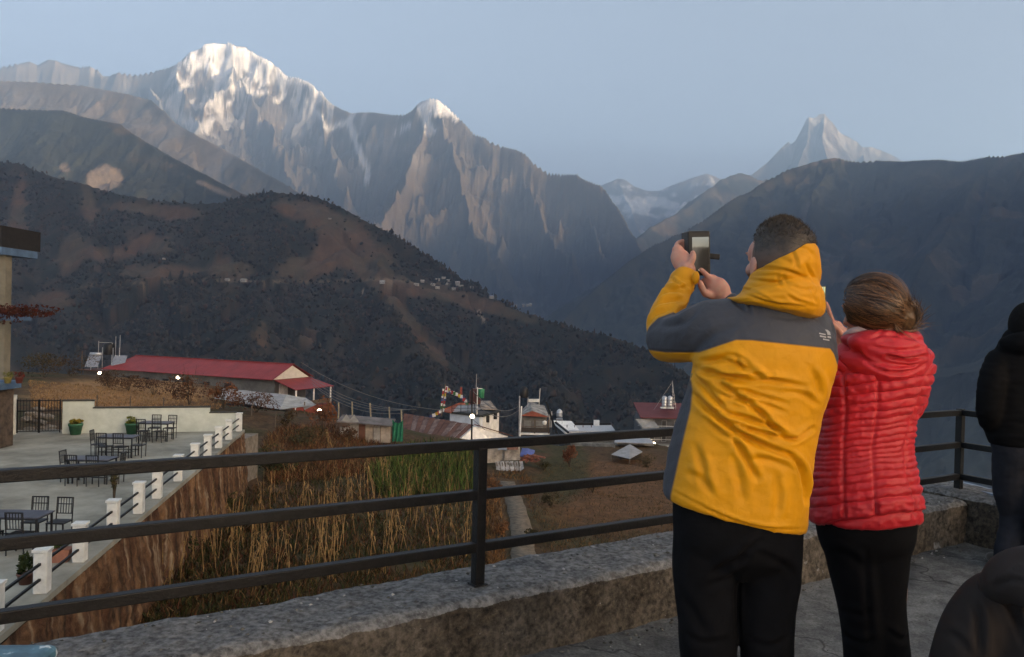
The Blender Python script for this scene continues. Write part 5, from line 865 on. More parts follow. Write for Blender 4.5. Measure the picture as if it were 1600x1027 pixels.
def maize():
    m = mat('dry_maize', (.32, .20, .085), .85, .35, 9, color2=(.16, .09, .04)); meshes = []
    for k in range(9): o = stalk_mesh(k).build('maize_stalk', m); meshes.append(o.data); bpy.data.objects.remove(o)
    P = scatter_px([(230, 950), (250, 900), (330, 830), (400, 780), (430, 745), (520, 722), (600, 735), (750, 770), (748, 880), (560, 910), (380, 935)], 225, 21)
    r = np.random.default_rng(3)
    for i, p in enumerate(P):
        o = bpy.data.objects.new('maize_stalk', meshes[i % 9]); COL.objects.link(o); o.location = (p[0], p[1], p[2]-.05); o.rotation_euler = (r.normal(0, .11), r.normal(0, .11), r.uniform(0, 6.28)); s = r.uniform(.7, 1.12); o.scale = (s, s, s); tag(o, 'single dry straw coloured maize stalk in the field below the railing', 'maize stalk', 'dry maize stalks in the field')
    for i, (poly, n, h, wd, cols, lb, nm, ln) in enumerate([
        ([(200, 990), (250, 880), (400, 760), (430, 735), (560, 720), (770, 770), (760, 900), (500, 960)], 20000, .34, .022, [(.034, .038, .012), (.025, .028, .010), (.045, .042, .014), (.03, .022, .010), (.085, .045, .02), (.13, .07, .03), (.075, .026, .014)], 'weeds and dry litter covering the maize field', 'field_weeds', .5),
        ([(600, 722), (640, 702), (690, 695), (735, 700), (768, 708), (748, 735), (752, 762), (715, 770), (690, 792), (650, 776), (600, 782), (575, 750)], 8000, .95, .03, [(.03, .06, .012), (.05, .09, .02), (.075, .11, .03), (.12, .11, .035), (.10, .07, .03), (.025, .03, .010)], 'thick green crop growing beyond the maize stalks', 'green_crop', .25),
        ([(410, 690), (440, 668), (520, 668), (620, 690), (640, 705), (560, 745), (420, 760)], 9000, .5, .02, [(.10, .035, .018), (.14, .055, .025), (.05, .035, .015), (.18, .10, .045)], 'rusty red brush and dry grass beyond the retaining wall', 'red_brush', .5),
        ([(755, 745), (800, 735), (830, 745), (835, 905), (762, 915)], 4200, .4, .018, [(.13, .06, .025), (.18, .09, .035), (.08, .04, .02)], 'dry orange grass beside the path', 'orange_grass', .5),
        ([(825, 745), (880, 720), (1060, 720), (1060, 860), (840, 900)], 9000, .22, .016, [(.11, .055, .026), (.16, .085, .04), (.06, .045, .02), (.045, .04, .018)], 'short dry grass on the ploughed terraces', 'terrace_grass', .6),
        ([(100, 600), (380, 625), (340, 640), (50, 640), (45, 595)], 7000, .25, .02, [(.27, .145, .065), (.32, .18, .08), (.20, .105, .05)], 'dry straw grass on the field below the red roof', 'straw_grass', .6)]):
        P = scatter_px(poly, n, 50+i); A_ = PATH[0]; dd = np.min([np.hypot(P[:, 0]-(a[0]+(b[0]-a[0])*t), P[:, 1]-(a[1]+(b[1]-a[1])*t)) for a, b in zip(A_[:-1], A_[1:]) for t in (0, .25, .5, .75, 1)], 0); P = P[dd > .85]; P = P[fbm(P[:, 0]/1.6, P[:, 1]/1.6, 3, 90+i) > (-.08 if nm == 'green_crop' else -.35)]; blades(nm, P, h, wd, cols, 70+i, lb, ln, 'grass')
maize()
for i, (x, y, wd, h, a, b, lb) in enumerate([(295, 634, 4.5, 3.2, (.06, .032, .02), (.12, .055, .03), 'large red brown bush before the middle of the red roofed building'), (350, 640, 3.2, 2.4, (.12, .045, .022), (.17, .065, .03), 'rust red bush at the left end of the tarpaulin shed'), (200, 612, 4.0, 2.0, (.07, .035, .02), (.12, .06, .032), 'brown bush at the left below the red roof'), (170, 606, 3.5, 1.9, (.05, .03, .018), (.09, .045, .025), 'low brown bush under the left wall lamp'), (240, 618, 4.0, 1.7, (.06, .03, .02), (.10, .05, .03), 'low brown bush between two wall lamps'), (400, 645, 3.5, 1.8, (.07, .03, .018), (.11, .05, .026), 'dark red bush in front of the tarpaulin shed'), (70, 590, 6, 2.8, (.03, .03, .016), (.07, .05, .026), 'dark bush at the far left of the straw field'), (110, 588, 6, 2.4, (.035, .03, .016), (.09, .05, .03), 'brown green bush beside the thin pole'),
    (505, 678, 2.2, 2.9, (.20, .08, .04), (.12, .05, .03), 'tall stook of orange dried stalks beside the low shed'), (447, 670, 2.0, 1.3, (.09, .045, .02), (.05, .04, .02), 'small brown bush near the end of the mint wall'), (430, 740, 2.4, 1.5, (.03, .035, .014), (.05, .05, .02), 'dark green bush at the foot of the retaining wall'), (480, 700, 2.6, 1.6, (.035, .035, .015), (.07, .05, .025), 'dark green bush behind the red brush'), (545, 690, 2.2, 1.4, (.10, .04, .022), (.06, .04, .02), 'rusty bush in front of the low shed'), (590, 690, 2.0, 1.3, (.08, .045, .022), (.12, .06, .03), 'brown bush in front of the green net'),
    (290, 870, 1.2, .8, (.025, .035, .012), (.05, .055, .02), 'low green bush at the foot of the retaining wall, nearest'), (360, 800, 1.3, .8, (.03, .035, .012), (.06, .055, .02), 'low green bush halfway along the retaining wall'), (780, 840, .9, .9, (.16, .07, .03), (.11, .05, .025), 'orange brown bush left of the path'), (772, 775, 1.2, 1.0, (.12, .05, .025), (.16, .07, .03), 'reddish bush just right of the railing post'), (835, 850, .9, .8, (.06, .045, .02), (.035, .032, .015), 'dark bush right of the path'), (860, 790, 1.6, 1.0, (.05, .04, .02), (.08, .06, .03), 'grey green bush on the terrace right of the path'), (890, 730, 1.5, 1.9, (.14, .045, .025), (.18, .07, .035), 'upright rust red bush below the rubble field wall'), (925, 770, 1.8, .9, (.10, .06, .028), (.14, .08, .035), 'straw coloured bush on the ploughed terrace edge'), (1010, 730, 2.0, 1.2, (.06, .05, .022), (.09, .06, .03), 'dull green bush below the tarpaulin hut'), (850, 735, 1.6, .9, (.035, .035, .015), (.06, .05, .02), 'dark green bush below the blue tarpaulin')]):
    p = gat(x, y); shrub('bush', p, wd, h, a, b, 500+i, lb, 'bushes around the fields', 900 if h > 1.4 else 500, .05+.02*h)
# fence stakes along the straw field
for i, (x, y) in enumerate([(151, 640), (203, 641), (255, 644), (393, 650), (430, 668)]):
    p = gat(x, y); q = MB().tube([(p[0], p[1], p[2]-.2), (p[0]+.03, p[1], p[2]+1.0)], .04, 6).build('fence_stake', m_wood); tag(q, 'thin dark fence stake, '+['leftmost behind the mint wall', 'second behind the mint wall', 'third behind the mint wall', 'before the tarpaulin shed', 'rightmost near the mint wall end'][i], 'stake', 'fence stakes behind the mint wall')
# ================================================================== people
def spline(K, m):
    """Catmull-Rom through the rows of K (k,c), m samples"""
    K = np.asarray(K, float); k = len(K); t = np.linspace(0, k-1, m); i = np.clip(t.astype(int), 0, k-2); f = (t-i)[:, None]
    g = lambda j: K[np.clip(j, 0, k-1)]
    p0, p1, p2, p3 = g(i-1), g(i), g(i+1), g(i+2); return .5*(2*p1+(p2-p0)*f+(2*p0-5*p1+4*p2-p3)*f*f+(3*p1-p0-3*p2+p3)*f**3)
def loft(rings, n=64, m=60, pw=.9, Y=2.45):
    """rings: (xL,yL,xR,yR,half depth[,depth offset left, right]) in photo pixels at depth Y -> (m,n,3)"""
    K = [];
    for r in rings:
        xL, yL, xR, yR, b = r[:5]; dl, dr = (r[5], r[6]) if len(r) > 5 else (0, 0); K.append(np.r_[at(xL, yL, Y+dl), at(xR, yR, Y+dr), b])
    K = spline(K, m); a = np.linspace(0, 2*math.pi, n, endpoint=False); c, s = np.cos(a), np.sin(a); c = np.sign(c)*np.abs(c)**pw; s = np.sign(s)*np.abs(s)**pw
    L, R, b = K[:, 0:3], K[:, 3:6], K[:, 6]; return ((L+R)/2)[:, None]+((R-L)/2)[:, None]*c[None, :, None]+np.stack([0*s, s, 0*s], -1)[None]*b[:, None, None]
def close(G):
    """closed mesh (V, quads+tris lists) from a (m,n,3) stack of rings"""
    m, n, _ = G.shape; V = list(G.reshape(-1, 3)); Fc = [(i*n+j, i*n+(j+1) % n, (i+1)*n+(j+1) % n, (i+1)*n+j) for i in range(m-1) for j in range(n)]
    V.append(G[0].mean(0)); V.append(G[-1].mean(0)); Fc += [(j, m*n, (j+1) % n) for j in range(n)]+[((m-1)*n+(j+1) % n, m*n+1, (m-1)*n+j) for j in range(n)]; return V, Fc
def limb(pts, rad, n=20, m=24, flat=1.0, cap=True):
    """round limb along a path, rounded ends; flat<1 squashes along depth"""
    P = spline(np.c_[np.array(pts, float), np.array(rad, float)], m); C, R = P[:, :3], P[:, 3]
    if cap:
        d0 = C[0]-C[1]; d0 /= np.linalg.norm(d0); d1 = C[-1]-C[-2]; d1 /= np.linalg.norm(d1); h = [(.5, .87), (.8, .6), (.97, .22)]
        C = np.concatenate([[C[0]+d0*R[0]*a for a, _ in reversed(h)], C, [C[-1]+d1*R[-1]*a for a, _ in h]]); R = np.concatenate([[R[0]*b for _, b in reversed(h)], R, [R[-1]*b for _, b in h]])
    k = len(C); ref = None; G = []
    for i in range(k):
        d = C[min(i+1, k-1)]-C[max(i-1, 0)]; d /= np.linalg.norm(d)
        if ref is None: ref = np.cross(d, (.13, .95, .2)); ref /= np.linalg.norm(ref)
        ref = ref-d*(ref@d); ref /= np.linalg.norm(ref); b = np.cross(d, ref); a = np.linspace(0, 2*math.pi, n, endpoint=False); G.append(C[i]+R[i]*(np.cos(a)[:, None]*ref+flat*np.sin(a)[:, None]*b))
    return np.array(G)
def ball(c, r, rot=None, n=20, m=14):
    a = np.linspace(.02, math.pi-.02, m); t = np.linspace(0, 2*math.pi, n, endpoint=False); P = np.stack([np.sin(a)[:, None]*np.cos(t)[None], np.sin(a)[:, None]*np.sin(t)[None], np.cos(a)[:, None]*np.ones(n)[None]], -1)*np.array(r)
    if rot is not None: P = P@np.array(rot).T
    return P+np.array(c)
def fuse(grids, vox, it=6):
    V = []; Fc = []
    for G in grids:
        v, f = close(G); b = len(V); V += v; Fc += [tuple(i+b for i in q) for q in f]
    o = mesh('tmp', V, Fc); bm = bmesh.new(); bm.from_mesh(o.data); bmesh.ops.recalc_face_normals(bm, faces=bm.faces); bm.to_mesh(o.data); bm.free()
    md = o.modifiers.new('r', 'REMESH'); md.mode = 'VOXEL'; md.voxel_size = vox; md.adaptivity = 0
    dg = bpy.context.evaluated_depsgraph_get(); ev = o.evaluated_get(dg); me = ev.to_mesh(); n = len(me.vertices); co = np.empty(n*3, np.float32); me.vertices.foreach_get('co', co); co = co.reshape(-1, 3).astype(float)
    k = len(me.polygons); lt = np.empty(k, np.int32); me.polygons.foreach_get('loop_total', lt); li = np.empty(len(me.loops), np.int32); me.loops.foreach_get('vertex_index', li)
    ls = np.empty(k, np.int32); me.polygons.foreach_get('loop_start', ls); q = lt == 4; F4 = li[ls[q][:, None]+np.arange(4)]
    ev.to_mesh_clear(); bpy.data.objects.remove(o)
    return relax(co, F4, it), F4
def relax(V, Fq, it, lam=.5):
    E_ = np.concatenate([Fq[:, [0, 1]], Fq[:, [1, 2]], Fq[:, [2, 3]], Fq[:, [3, 0]]]); n = len(V); deg = np.bincount(E_[:, 0], minlength=n)+np.bincount(E_[:, 1], minlength=n)
    for _ in range(it):
        S_ = np.stack([np.bincount(E_[:, 0], V[E_[:, 1], k], n)+np.bincount(E_[:, 1], V[E_[:, 0], k], n) for k in range(3)], 1); V = V+lam*(S_/np.maximum(deg, 1)[:, None]-V)
    return V
def normals(V, Fq):
    d1 = V[Fq[:, 2]]-V[Fq[:, 0]]; d2 = V[Fq[:, 3]]-V[Fq[:, 1]]; fn = np.cross(d1, d2); N_ = np.zeros_like(V)
    for j in range(4):
        for k in range(3): N_[:, k] += np.bincount(Fq[:, j], fn[:, k], len(V))
    return N_/np.maximum(np.linalg.norm(N_, axis=1), 1e-12)[:, None]
def crease(V, N_, folds, amp=1.0):
    """press fold lines (given as photo pixel polylines on the side seen) into a surface: (points, width px, depth m)"""
    px, py = px_of(V); vis = sstep(.05, .35, ((CAM-V)/np.linalg.norm(CAM-V, axis=1)[:, None]*N_).sum(1)); D = np.zeros(len(V))
    for pts, wd, dep in folds:
        pts = spline(np.array(pts, float), 10) if len(pts) > 2 else np.array(pts, float); best = np.full(len(V), 1e9); sg = np.zeros(len(V)); tt = np.zeros(len(V)); k = len(pts)-1
        for i in range(k):
            a, b = pts[i], pts[i+1]; ab = b-a; L2 = ab@ab; t = np.clip(((px-a[0])*ab[0]+(py-a[1])*ab[1])/L2, 0, 1); dx = px-a[0]-t*ab[0]; dy = py-a[1]-t*ab[1]; d = np.hypot(dx, dy); q = d < best; best = np.where(q, d, best); sg = np.where(q, np.sign(ab[0]*dy-ab[1]*dx)*d, sg); tt = np.where(q, (i+t)/k, tt)
        tp = np.sin(np.clip(tt*.94+.03, 0, 1)*math.pi)**.6; q = sg/wd; D += dep*tp*(-np.exp(-(q/.75)**2)+.75*np.exp(-((q+1.5)/1.0)**2)+.35*np.exp(-((q-1.7)/1.1)**2))
    return V+N_*(D*vis*amp)[:, None]
def cloth(name, col, rough=.75, bump=.12, bscale=900, sheen=.25, var=.12, panel=None, spec=.25, wr=0.0):
    m = bpy.data.materials.new(name); m.use_nodes = True; N = m.node_tree.nodes; L = m.node_tree.links; b = N['Principled BSDF']; tc = N.new('ShaderNodeTexCoord')
    n1 = N.new('ShaderNodeTexNoise'); n1.inputs['Scale'].default_value = 14; n1.inputs['Detail'].default_value = 6; L.new(tc.outputs['Object'], n1.inputs['Vector'])
    mr = N.new('ShaderNodeMapRange'); mr.inputs[1].default_value = .3; mr.inputs[2].default_value = .7; mr.inputs[3].default_value = 1-var; mr.inputs[4].default_value = 1+var; L.new(n1.outputs['Fac'], mr.inputs[0])
    sc = N.new('ShaderNodeVectorMath'); sc.operation = 'SCALE'; L.new(mr.outputs[0], sc.inputs['Scale'])
    if panel is None: sc.inputs[0].default_value = col
    else:
        at_ = N.new('ShaderNodeAttribute'); at_.attribute_name = 'panel'; r = N.new('ShaderNodeValToRGB'); r.color_ramp.interpolation = 'LINEAR'; e = r.color_ramp.elements; e[0].position = .47; e[1].position = .53; e[0].color = (*panel, 1); e[1].color = (*col, 1); L.new(at_.outputs['Fac'], r.inputs['Fac']); L.new(r.outputs['Color'], sc.inputs[0])
    L.new(sc.outputs[0], b.inputs['Base Color']); b.inputs['Roughness'].default_value = rough; b.inputs['Sheen Weight'].default_value = sheen; b.inputs['Specular IOR Level'].default_value = spec
    n2 = N.new('ShaderNodeTexNoise'); n2.inputs['Scale'].default_value = bscale; L.new(tc.outputs['Object'], n2.inputs['Vector']); bp = N.new('ShaderNodeBump'); bp.inputs['Strength'].default_value = bump; bp.inputs['Distance'].default_value = .001; L.new(n2.outputs['Fac'], bp.inputs['Height'])
    if wr:
        n3 = N.new('ShaderNodeTexNoise'); n3.inputs['Scale'].default_value = 38; n3.inputs['Detail'].default_value = 4; n3.inputs['Distortion'].default_value = .8; L.new(tc.outputs['Object'], n3.inputs['Vector']); b2 = N.new('ShaderNodeBump'); b2.inputs['Strength'].default_value = wr; b2.inputs['Distance'].default_value = .006; L.new(n3.outputs['Fac'], b2.inputs['Height']); L.new(bp.outputs['Normal'], b2.inputs['Normal']); L.new(b2.outputs['Normal'], b.inputs['Normal'])
    else: L.new(bp.outputs['Normal'], b.inputs['Normal'])
    return m
def skin_mat():
    m = bpy.data.materials.new('skin'); m.use_nodes = True; N = m.node_tree.nodes; L = m.node_tree.links; b = N['Principled BSDF']; a = N.new('ShaderNodeAttribute'); a.attribute_name = 'col'; L.new(a.outputs['Color'], b.inputs['Base Color']); b.inputs['Roughness'].default_value = .5; b.inputs['Subsurface Weight'].default_value = .12; b.inputs['Subsurface Radius'].default_value = (.012, .005, .003); b.inputs['Specular IOR Level'].default_value = .35
    tc = N.new('ShaderNodeTexCoord'); n = N.new('ShaderNodeTexNoise'); n.inputs['Scale'].default_value = 160; L.new(tc.outputs['Object'], n.inputs['Vector']); bp = N.new('ShaderNodeBump'); bp.inputs['Strength'].default_value = .2; bp.inputs['Distance'].default_value = .002; L.new(n.outputs['Fac'], bp.inputs['Height']); L.new(bp.outputs['Normal'], b.inputs['Normal']); return m
m_skin = skin_mat()
def hair_mat(name, c0, c1):
    m = bpy.data.materials.new(name); m.use_nodes = True; N = m.node_tree.nodes; L = m.node_tree.links; b = N['Principled BSDF']; a = N.new('ShaderNodeAttribute'); a.attribute_name = 'col'; L.new(a.outputs['Color'], b.inputs['Base Color']); b.inputs['Roughness'].default_value = .42; b.inputs['Specular IOR Level'].default_value = .4; b.inputs['Anisotropic'].default_value = .5; return m
m_hair = hair_mat('hair', 0, 0); m_hair2 = mat('black_hair', (.006, .0055, .0055), .85, .3, 40, .4, 120, spec=.1)
def person(name, lb, base):
    o = empty(name, tuple(base)); tag(o, lb, 'person'); return o
def attach(root, name, V, Fq, mt, parent=None, smooth=True):
    o = mesh(name, V-np.array(root.location), Fq, mt, parent or root, smooth); return o
def head_parts(c, yaw, s=1.0, pitch=0.0, female=False):
    """cranium, jaw, nose, ears, brow, lips and neck as blobs in a turned frame; returns blobs and the frame"""
    fw = np.array([-math.sin(yaw)*math.cos(pitch), math.cos(yaw)*math.cos(pitch), math.sin(pitch)]); rt = np.array([math.cos(yaw), math.sin(yaw), 0]); up = np.cross(rt, fw); R = np.stack([rt, fw, up], 1)
    def p(r, f, u): return np.array(c)+s*(r*rt+f*fw+u*up)
    j = .92 if female else 1.0
    B = [ball(p(0, -.012, .022), np.array((.076, .096, .096))*s, R), ball(p(0, .035, -.045), np.array((.060*j, .062, .070))*s, R), ball(p(0, .070, -.082), np.array((.030*j, .028, .024))*s, R), ball(p(0, .06, .03), np.array((.062, .035, .055))*s, R),
         limb([p(0, .092, .012), p(0, .105, -.012), p(0, .112, -.028)], [.009*s, .011*s, .014*s], 12, 8), ball(p(0, .094, -.058), np.array((.022, .010, .006))*s, R), ball(p(0, .092, -.068), np.array((.018, .010, .007))*s, R)]
    for sd in (-1, 1):
        B += [ball(p(sd*.080, -.004, -.008), np.array((.007, .017, .027))*s, R), ball(p(sd*.078, .001, -.032), np.array((.006, .009, .010))*s, R), ball(p(sd*.034, .083, .014), np.array((.016, .012, .011))*s, R), ball(p(sd*.034, .090, .03), np.array((.022, .010, .007))*s, R), ball(p(sd*.042, .058, -.02), np.array((.024, .026, .024))*s, R)]
    return B, p, R
def hand_chain(pts, r0, r1): k = len(pts); return limb(pts, list(np.linspace(r0, r1, k)), 12, 12)
def lerpc(t, a, b): return np.array(a)[None]*(1-t[:, None])+np.array(b)[None]*t[:, None]
SKIN = np.array((.50, .27, .20)); SKIN_R = np.array((.48, .20, .155))
def strands(root, parent, P, T, L, w, cols, seed, name, nseg=3, curl=.25):
    """thin tapered hairs: root points P, directions T, length L"""
    r = np.random.default_rng(seed); n = len(P); sd = np.cross(T, r.normal(size=(n, 3))); sd /= np.linalg.norm(sd, axis=1)[:, None]; b = r.normal(size=(n, 3))*curl; V = []; C = []
    for k in range(nseg+1):
        t = k/nseg; q = P+T*(L[:, None]*t)+b*(L[:, None]*t*t); ww = w*(1-.75*t); V += [q-sd*ww, q+sd*ww]
    V = np.stack(V, 1).reshape(-1, 3); i = np.arange(n)[:, None]*(2*(nseg+1)); Fc = np.concatenate([np.stack([i[:, 0]+2*k, i[:, 0]+2*k+1, i[:, 0]+2*k+3, i[:, 0]+2*k+2], 1) for k in range(nseg)])
    o = attach(root, name, V, Fc, m_hair, parent, False); set_col(o, np.repeat(cols, 2*(nseg+1), 0)); return o
# ------------------------------------------------------------------ the man in the yellow jacket
YM = 2.45
def M(x, y, d=0.0): return at(x, y, YM+d)
def man():
    hc = M(1215, 413, -.02); root = person('person', 'man in a yellow and grey jacket photographing the peaks, seen from behind', (float(hc[0])-.06, YM, 0))
    # body -----------------------------------------------------------------------------
    B, hp, R = head_parts(hc, math.radians(13), 1.04, math.radians(4))
    B += [limb([hp(0, -.015, -.05), hp(0, -.005, -.11), M(1203, 500, .05)], [.056, .055, .055], 20, 12), loft([(1165, 508, 1240, 514, .05), (1125, 535, 1280, 545, .095), (1105, 600, 1275, 615, .105), (1095, 700, 1250, 730, .11), (1075, 790, 1238, 815, .12), (1080, 850, 1235, 870, .11)], 40, 30)]
    # left arm and the hand that holds the phone
    B += [limb([M(1150, 515), M(1110, 514, .03), M(1075, 526, .10), M(1046, 531, .18), M(1046, 505, .22), M(1048, 480, .26), M(1060, 452, .30), M(1073, 432, .325), M(1073, 420, .33)], [.06, .055, .05, .046, .044, .042, .036, .030, .030], 16, 40)]
    pal = [limb([M(1073, 424, .335), M(1066, 410, .345), M(1061, 399, .352), M(1059, 392, .356)], [.028, .034, .032, .022], 16, 14, .62)]
    th = [hand_chain([M(1074, 419, .325), M(1080, 409, .315), M(1083, 402, .316), M(1082.5, 395.5, .322)], .0140, .0098)]
    fg = [hand_chain([M(1060-.5*k, 397+5.5*k, .352), M(1056.5-.4*k, 386.5+5.7*k, .372), M(1061, 379+5.8*k, .398), M(1071, 377+5.8*k, .405)], .0102, .0082) for k in range(4)]
    # right arm and the pointing hand
    ra = [limb([M(1262, 520, .03), M(1256, 560, .13), M(1240, 595, .24), M(1205, 560, .30), M(1165, 500, .325), M(1136, 470, .33), M(1131, 463, .33)], [.06, .055, .048, .044, .036, .030, .028], 16, 34)]
    ph = [limb([M(1131, 465, .33), M(1125, 456, .33), M(1117, 446, .335), M(1112, 440, .337)], [.028, .038, .037, .026], 16, 14, .7)]
    idx = [hand_chain([M(1115, 441, .33), M(1107, 433, .33), M(1101, 427, .333), M(1095.5, 421.5, .337)], .0118, .0085), hand_chain([M(1108, 443, .345), M(1100, 438, .355), M(1098, 445, .362), M(1104, 450, .36)], .0115, .009), hand_chain([M(1108, 449, .35), M(1099, 446, .362), M(1097, 453, .366), M(1103, 457, .362)], .011, .0088), hand_chain([M(1110, 455, .352), M(1102, 454, .362), M(1100, 460, .366), M(1105, 463, .362)], .010, .008), hand_chain([M(1113, 462, .325), M(1103, 459, .318), M(1097, 450, .318), M(1094, 442, .322)], .0145, .0105)]
    legs = [limb([M(1112, 830), M(1105, 920), M(1105, 1010, -.01), M(1107, 1120), M(1108, 1240, .02)], [.09, .085, .062, .06, .045], 18, 30), limb([M(1200, 850), M(1200, 930), M(1198, 1010, -.01), M(1200, 1120), M(1202, 1240, .02)], [.09, .085, .062, .06, .045], 18, 30)]
    V, Fq = fuse(B+pal+th+fg+ra+ph+idx+legs, .0042, 2)
    o = attach(root, 'body', V, Fq, m_skin); d = (V-hc)/1.04; loc = d@R; f, u, rr = loc[:, 1], loc[:, 2], loc[:, 0]; n = fbm(V[:, 0]*60, V[:, 2]*60+V[:, 1]*40, 3, 5)
    C = lerpc(np.clip(.5+n, 0, 1), SKIN*.92, SKIN_R); near = np.linalg.norm(d, axis=1) < .17
    ear = (np.abs(rr) > .0765) & (u > -.05) & (u < .025) & (np.abs(f+.008) < .03)
    fadeu = sstep(-.06, .03, u); stub = (.5+.5*fadeu)*sstep(.03, -.015, f+.10*np.maximum(0, -u-.02)-.015)*sstep(-.085, -.045, u)*near*(~ear); beard = sstep(-.015, -.035, u)*sstep(-.012, .006, f)*near*(1-sstep(.10, .13, f))*(~ear); C = C*(1-.92*stub[:, None])+np.array((.020, .0145, .0115))*(.92*stub[:, None]); C = C*(1-.85*beard[:, None])+np.array((.05, .025, .016))*(.85*beard[:, None]); set_col(o, C)
    # hair: cap that thins into the shaved sides ---------------------------------------------
    a = np.linspace(.02, math.pi*.70, 60); t = np.linspace(0, 2*math.pi, 90, endpoint=False); A, T = np.meshgrid(a, t, indexing='ij'); x = np.sin(A)*np.cos(T); y = np.sin(A)*np.sin(T); z = np.cos(A)
    tn = fbm(T*3, A*7, 3, 9); line = .40+.16*y+.05*np.cos(3*T)+.22*tn
    lo_ = np.interp(z-line, [-1.15, -1.0, -.06, .06, .30, .7], [-.006, .0008, .0014, .003, .008, .011]); dv = np.interp(z-line, [-.35, -.06, .06, .30, .7], [-.010, -.004, .003, .008, .011]); fr_ = sstep(.05, .35, y)
    thick = lo_*(1-fr_)+dv*fr_+.003*tn*(z > line)
    thick += .006*sstep(.2, .9, y)*sstep(.35, .6, z)
    P = np.stack([x*.079, y*.100-.012, z*.100+.024], -1)+np.stack([x, y, z], -1)*thick[..., None]
    # ragged crown tuft at the back right
    tuft = np.exp(-((T-(-.62))/.42)**2-((A-1.13)/.28)**2)+np.exp(-((T-(5.66))/.42)**2-((A-1.13)/.28)**2); P += np.stack([x, y, .35*z+.3], -1)*(.012*tuft)[..., None]
    P = (P.reshape(-1, 3)*1.04)@R.T+hc; h = attach(root, 'hair', P, grid_faces(60, 90)[:0] if False else np.array([(i*90+j, i*90+(j+1) % 90, (i+1)*90+(j+1) % 90, (i+1)*90+j) for i in range(59) for j in range(90)]), m_hair)
    hn = fbm(T.ravel()*14, A.ravel()*5, 4, 13); hc_ = lerpc(np.clip(.5+hn, 0, 1), (.014, .010, .008), (.05, .033, .022)); tl = sstep(-.02, .55, (line-z).ravel()+.06*hn)[:, None]; hc_ = hc_*(1-tl)+np.array((.105, .062, .048))*tl; set_col(h, hc_)
    r = np.random.default_rng(8); m = ((z-line).ravel() > -.25) & (thick.ravel() > -.001); k = r.choice(np.where(m)[0], 8000); lo = P[k]; ctr = np.array(hp(0, -.012, .0)); nn = lo-ctr; nn /= np.linalg.norm(nn, axis=1)[:, None]; sw = np.array(R@np.array((.25, .45, .0))); tk = np.clip(thick.ravel()[k]/.009, 0, 1)[:, None]; Td = nn*(.15+.6*tk)+sw*r.uniform(.1, .9, (len(k), 1))+np.array((0, 0, 1.0))*(tk*1.1-.85)+r.normal(0, .2, (len(k), 3)); Td /= np.linalg.norm(Td, axis=1)[:, None]
    strands(root, h, lo+r.normal(0, .0018, lo.shape), Td, r.uniform(.003, .008, len(k))*np.clip(.35+thick.ravel()[k]/.010, .3, 1.2), .0007, lerpc(r.uniform(0, 1, len(k)), (.016, .011, .008), (.07, .045, .028)), 4, 'hair_strands')
    # trousers --------------------------------------------------------------------------------
    tr = [loft([(1052, 770, 1252, 800, .135), (1052, 810, 1251, 835, .145), (1056, 855, 1246, 868, .13), (1075, 895, 1228, 900, .07)], 48, 24), limb([M(1103, 830), M(1101, 900, -.01), M(1104, 960, -.02), M(1106, 1027, -.02), M(1107, 1100), M(1108, 1195, .02), M(1108, 1248, .03)], [.098, .097, .090, .085, .08, .073, .070], 26, 40), limb([M(1204, 850), M(1203, 910, -.01), M(1199, 960, -.02), M(1199, 1027, -.02), M(1201, 1100), M(1203, 1195, .02), M(1203, 1248, .03)], [.095, .090, .083, .079, .078, .072, .070], 26, 40)]
    V, Fq = fuse(tr, .0075, 8); Nn = normals(V, Fq); V = crease(V, Nn, [([(1150, 880), (1165, 860), (1190, 845)], 6, .010), ([(1110, 900), (1140, 880), (1170, 868)], 7, .010), ([(1105, 915), (1135, 905), (1160, 890)], 7, .008), ([(1150, 895), (1152, 950), (1153, 1000)], 6, .012), ([(1175, 860), (1220, 880), (1240, 900)], 7, .007), ([(1070, 990), (1100, 1005), (1135, 1000)], 7, .008), ([(1065, 930), (1085, 960), (1110, 1000)], 9, .006), ([(1170, 1000), (1200, 1010), (1230, 1000)], 7, .007)]); V += Nn*(.004*fbm(V[:, 0]*9, V[:, 2]*7, 3, 33))[:, None]
    attach(root, 'trousers', V, Fq, cloth('black_trousers', (.0042, .0042, .0052), .9, .2, 700, .0, .25, spec=.1, wr=.25))
    for nm, x in (('shoe', 1108), ('shoe', 1204)):
        g = M(x, 1250, 0); sh = [ball((g[0], YM-.02, .055), (.048, .07, .055)), ball((g[0]-.01, YM+.10, .04), (.05, .11, .04)), ball((g[0], YM-.02, .11), (.045, .05, .05))]; V, Fq = fuse(sh, .009, 4); V[:, 2] = np.maximum(V[:, 2], .006); attach(root, nm, V, Fq, cloth('dark_shoe', (.03, .025, .02), .6))
    # jacket ---------------------------------------------------------------------------------
    tor = loft([(1040, 778, 1254, 829, .150), (1037, 766, 1256, 822, .155), (1041, 735, 1259, 790, .153), (1048, 695, 1264, 745, .150), (1059, 655, 1270, 700, .146), (1072, 618, 1279, 655, .142), (1081, 588, 1292, 612, .142), (1085, 560, 1302, 575, .145), (1090, 535, 1304, 548, .142), (1100, 512, 1298, 524, .130), (1116, 494, 1281, 506, .112), (1146, 474, 1252, 486, .092), (1160, 452, 1248, 462, .080)], 72, 90, .86)
    la = limb([M(1165, 517), M(1135, 514, .01), M(1105, 515, .04), M(1073, 526, .10), M(1046, 531, .17)], [.092, .094, .089, .082, .077], 28, 30); fa = limb([M(1049, 528, .165), M(1042, 508, .21), M(1046, 482, .255), M(1059, 455, .295), M(1068, 441, .315)], [.078, .068, .056, .046, .046], 24, 30)
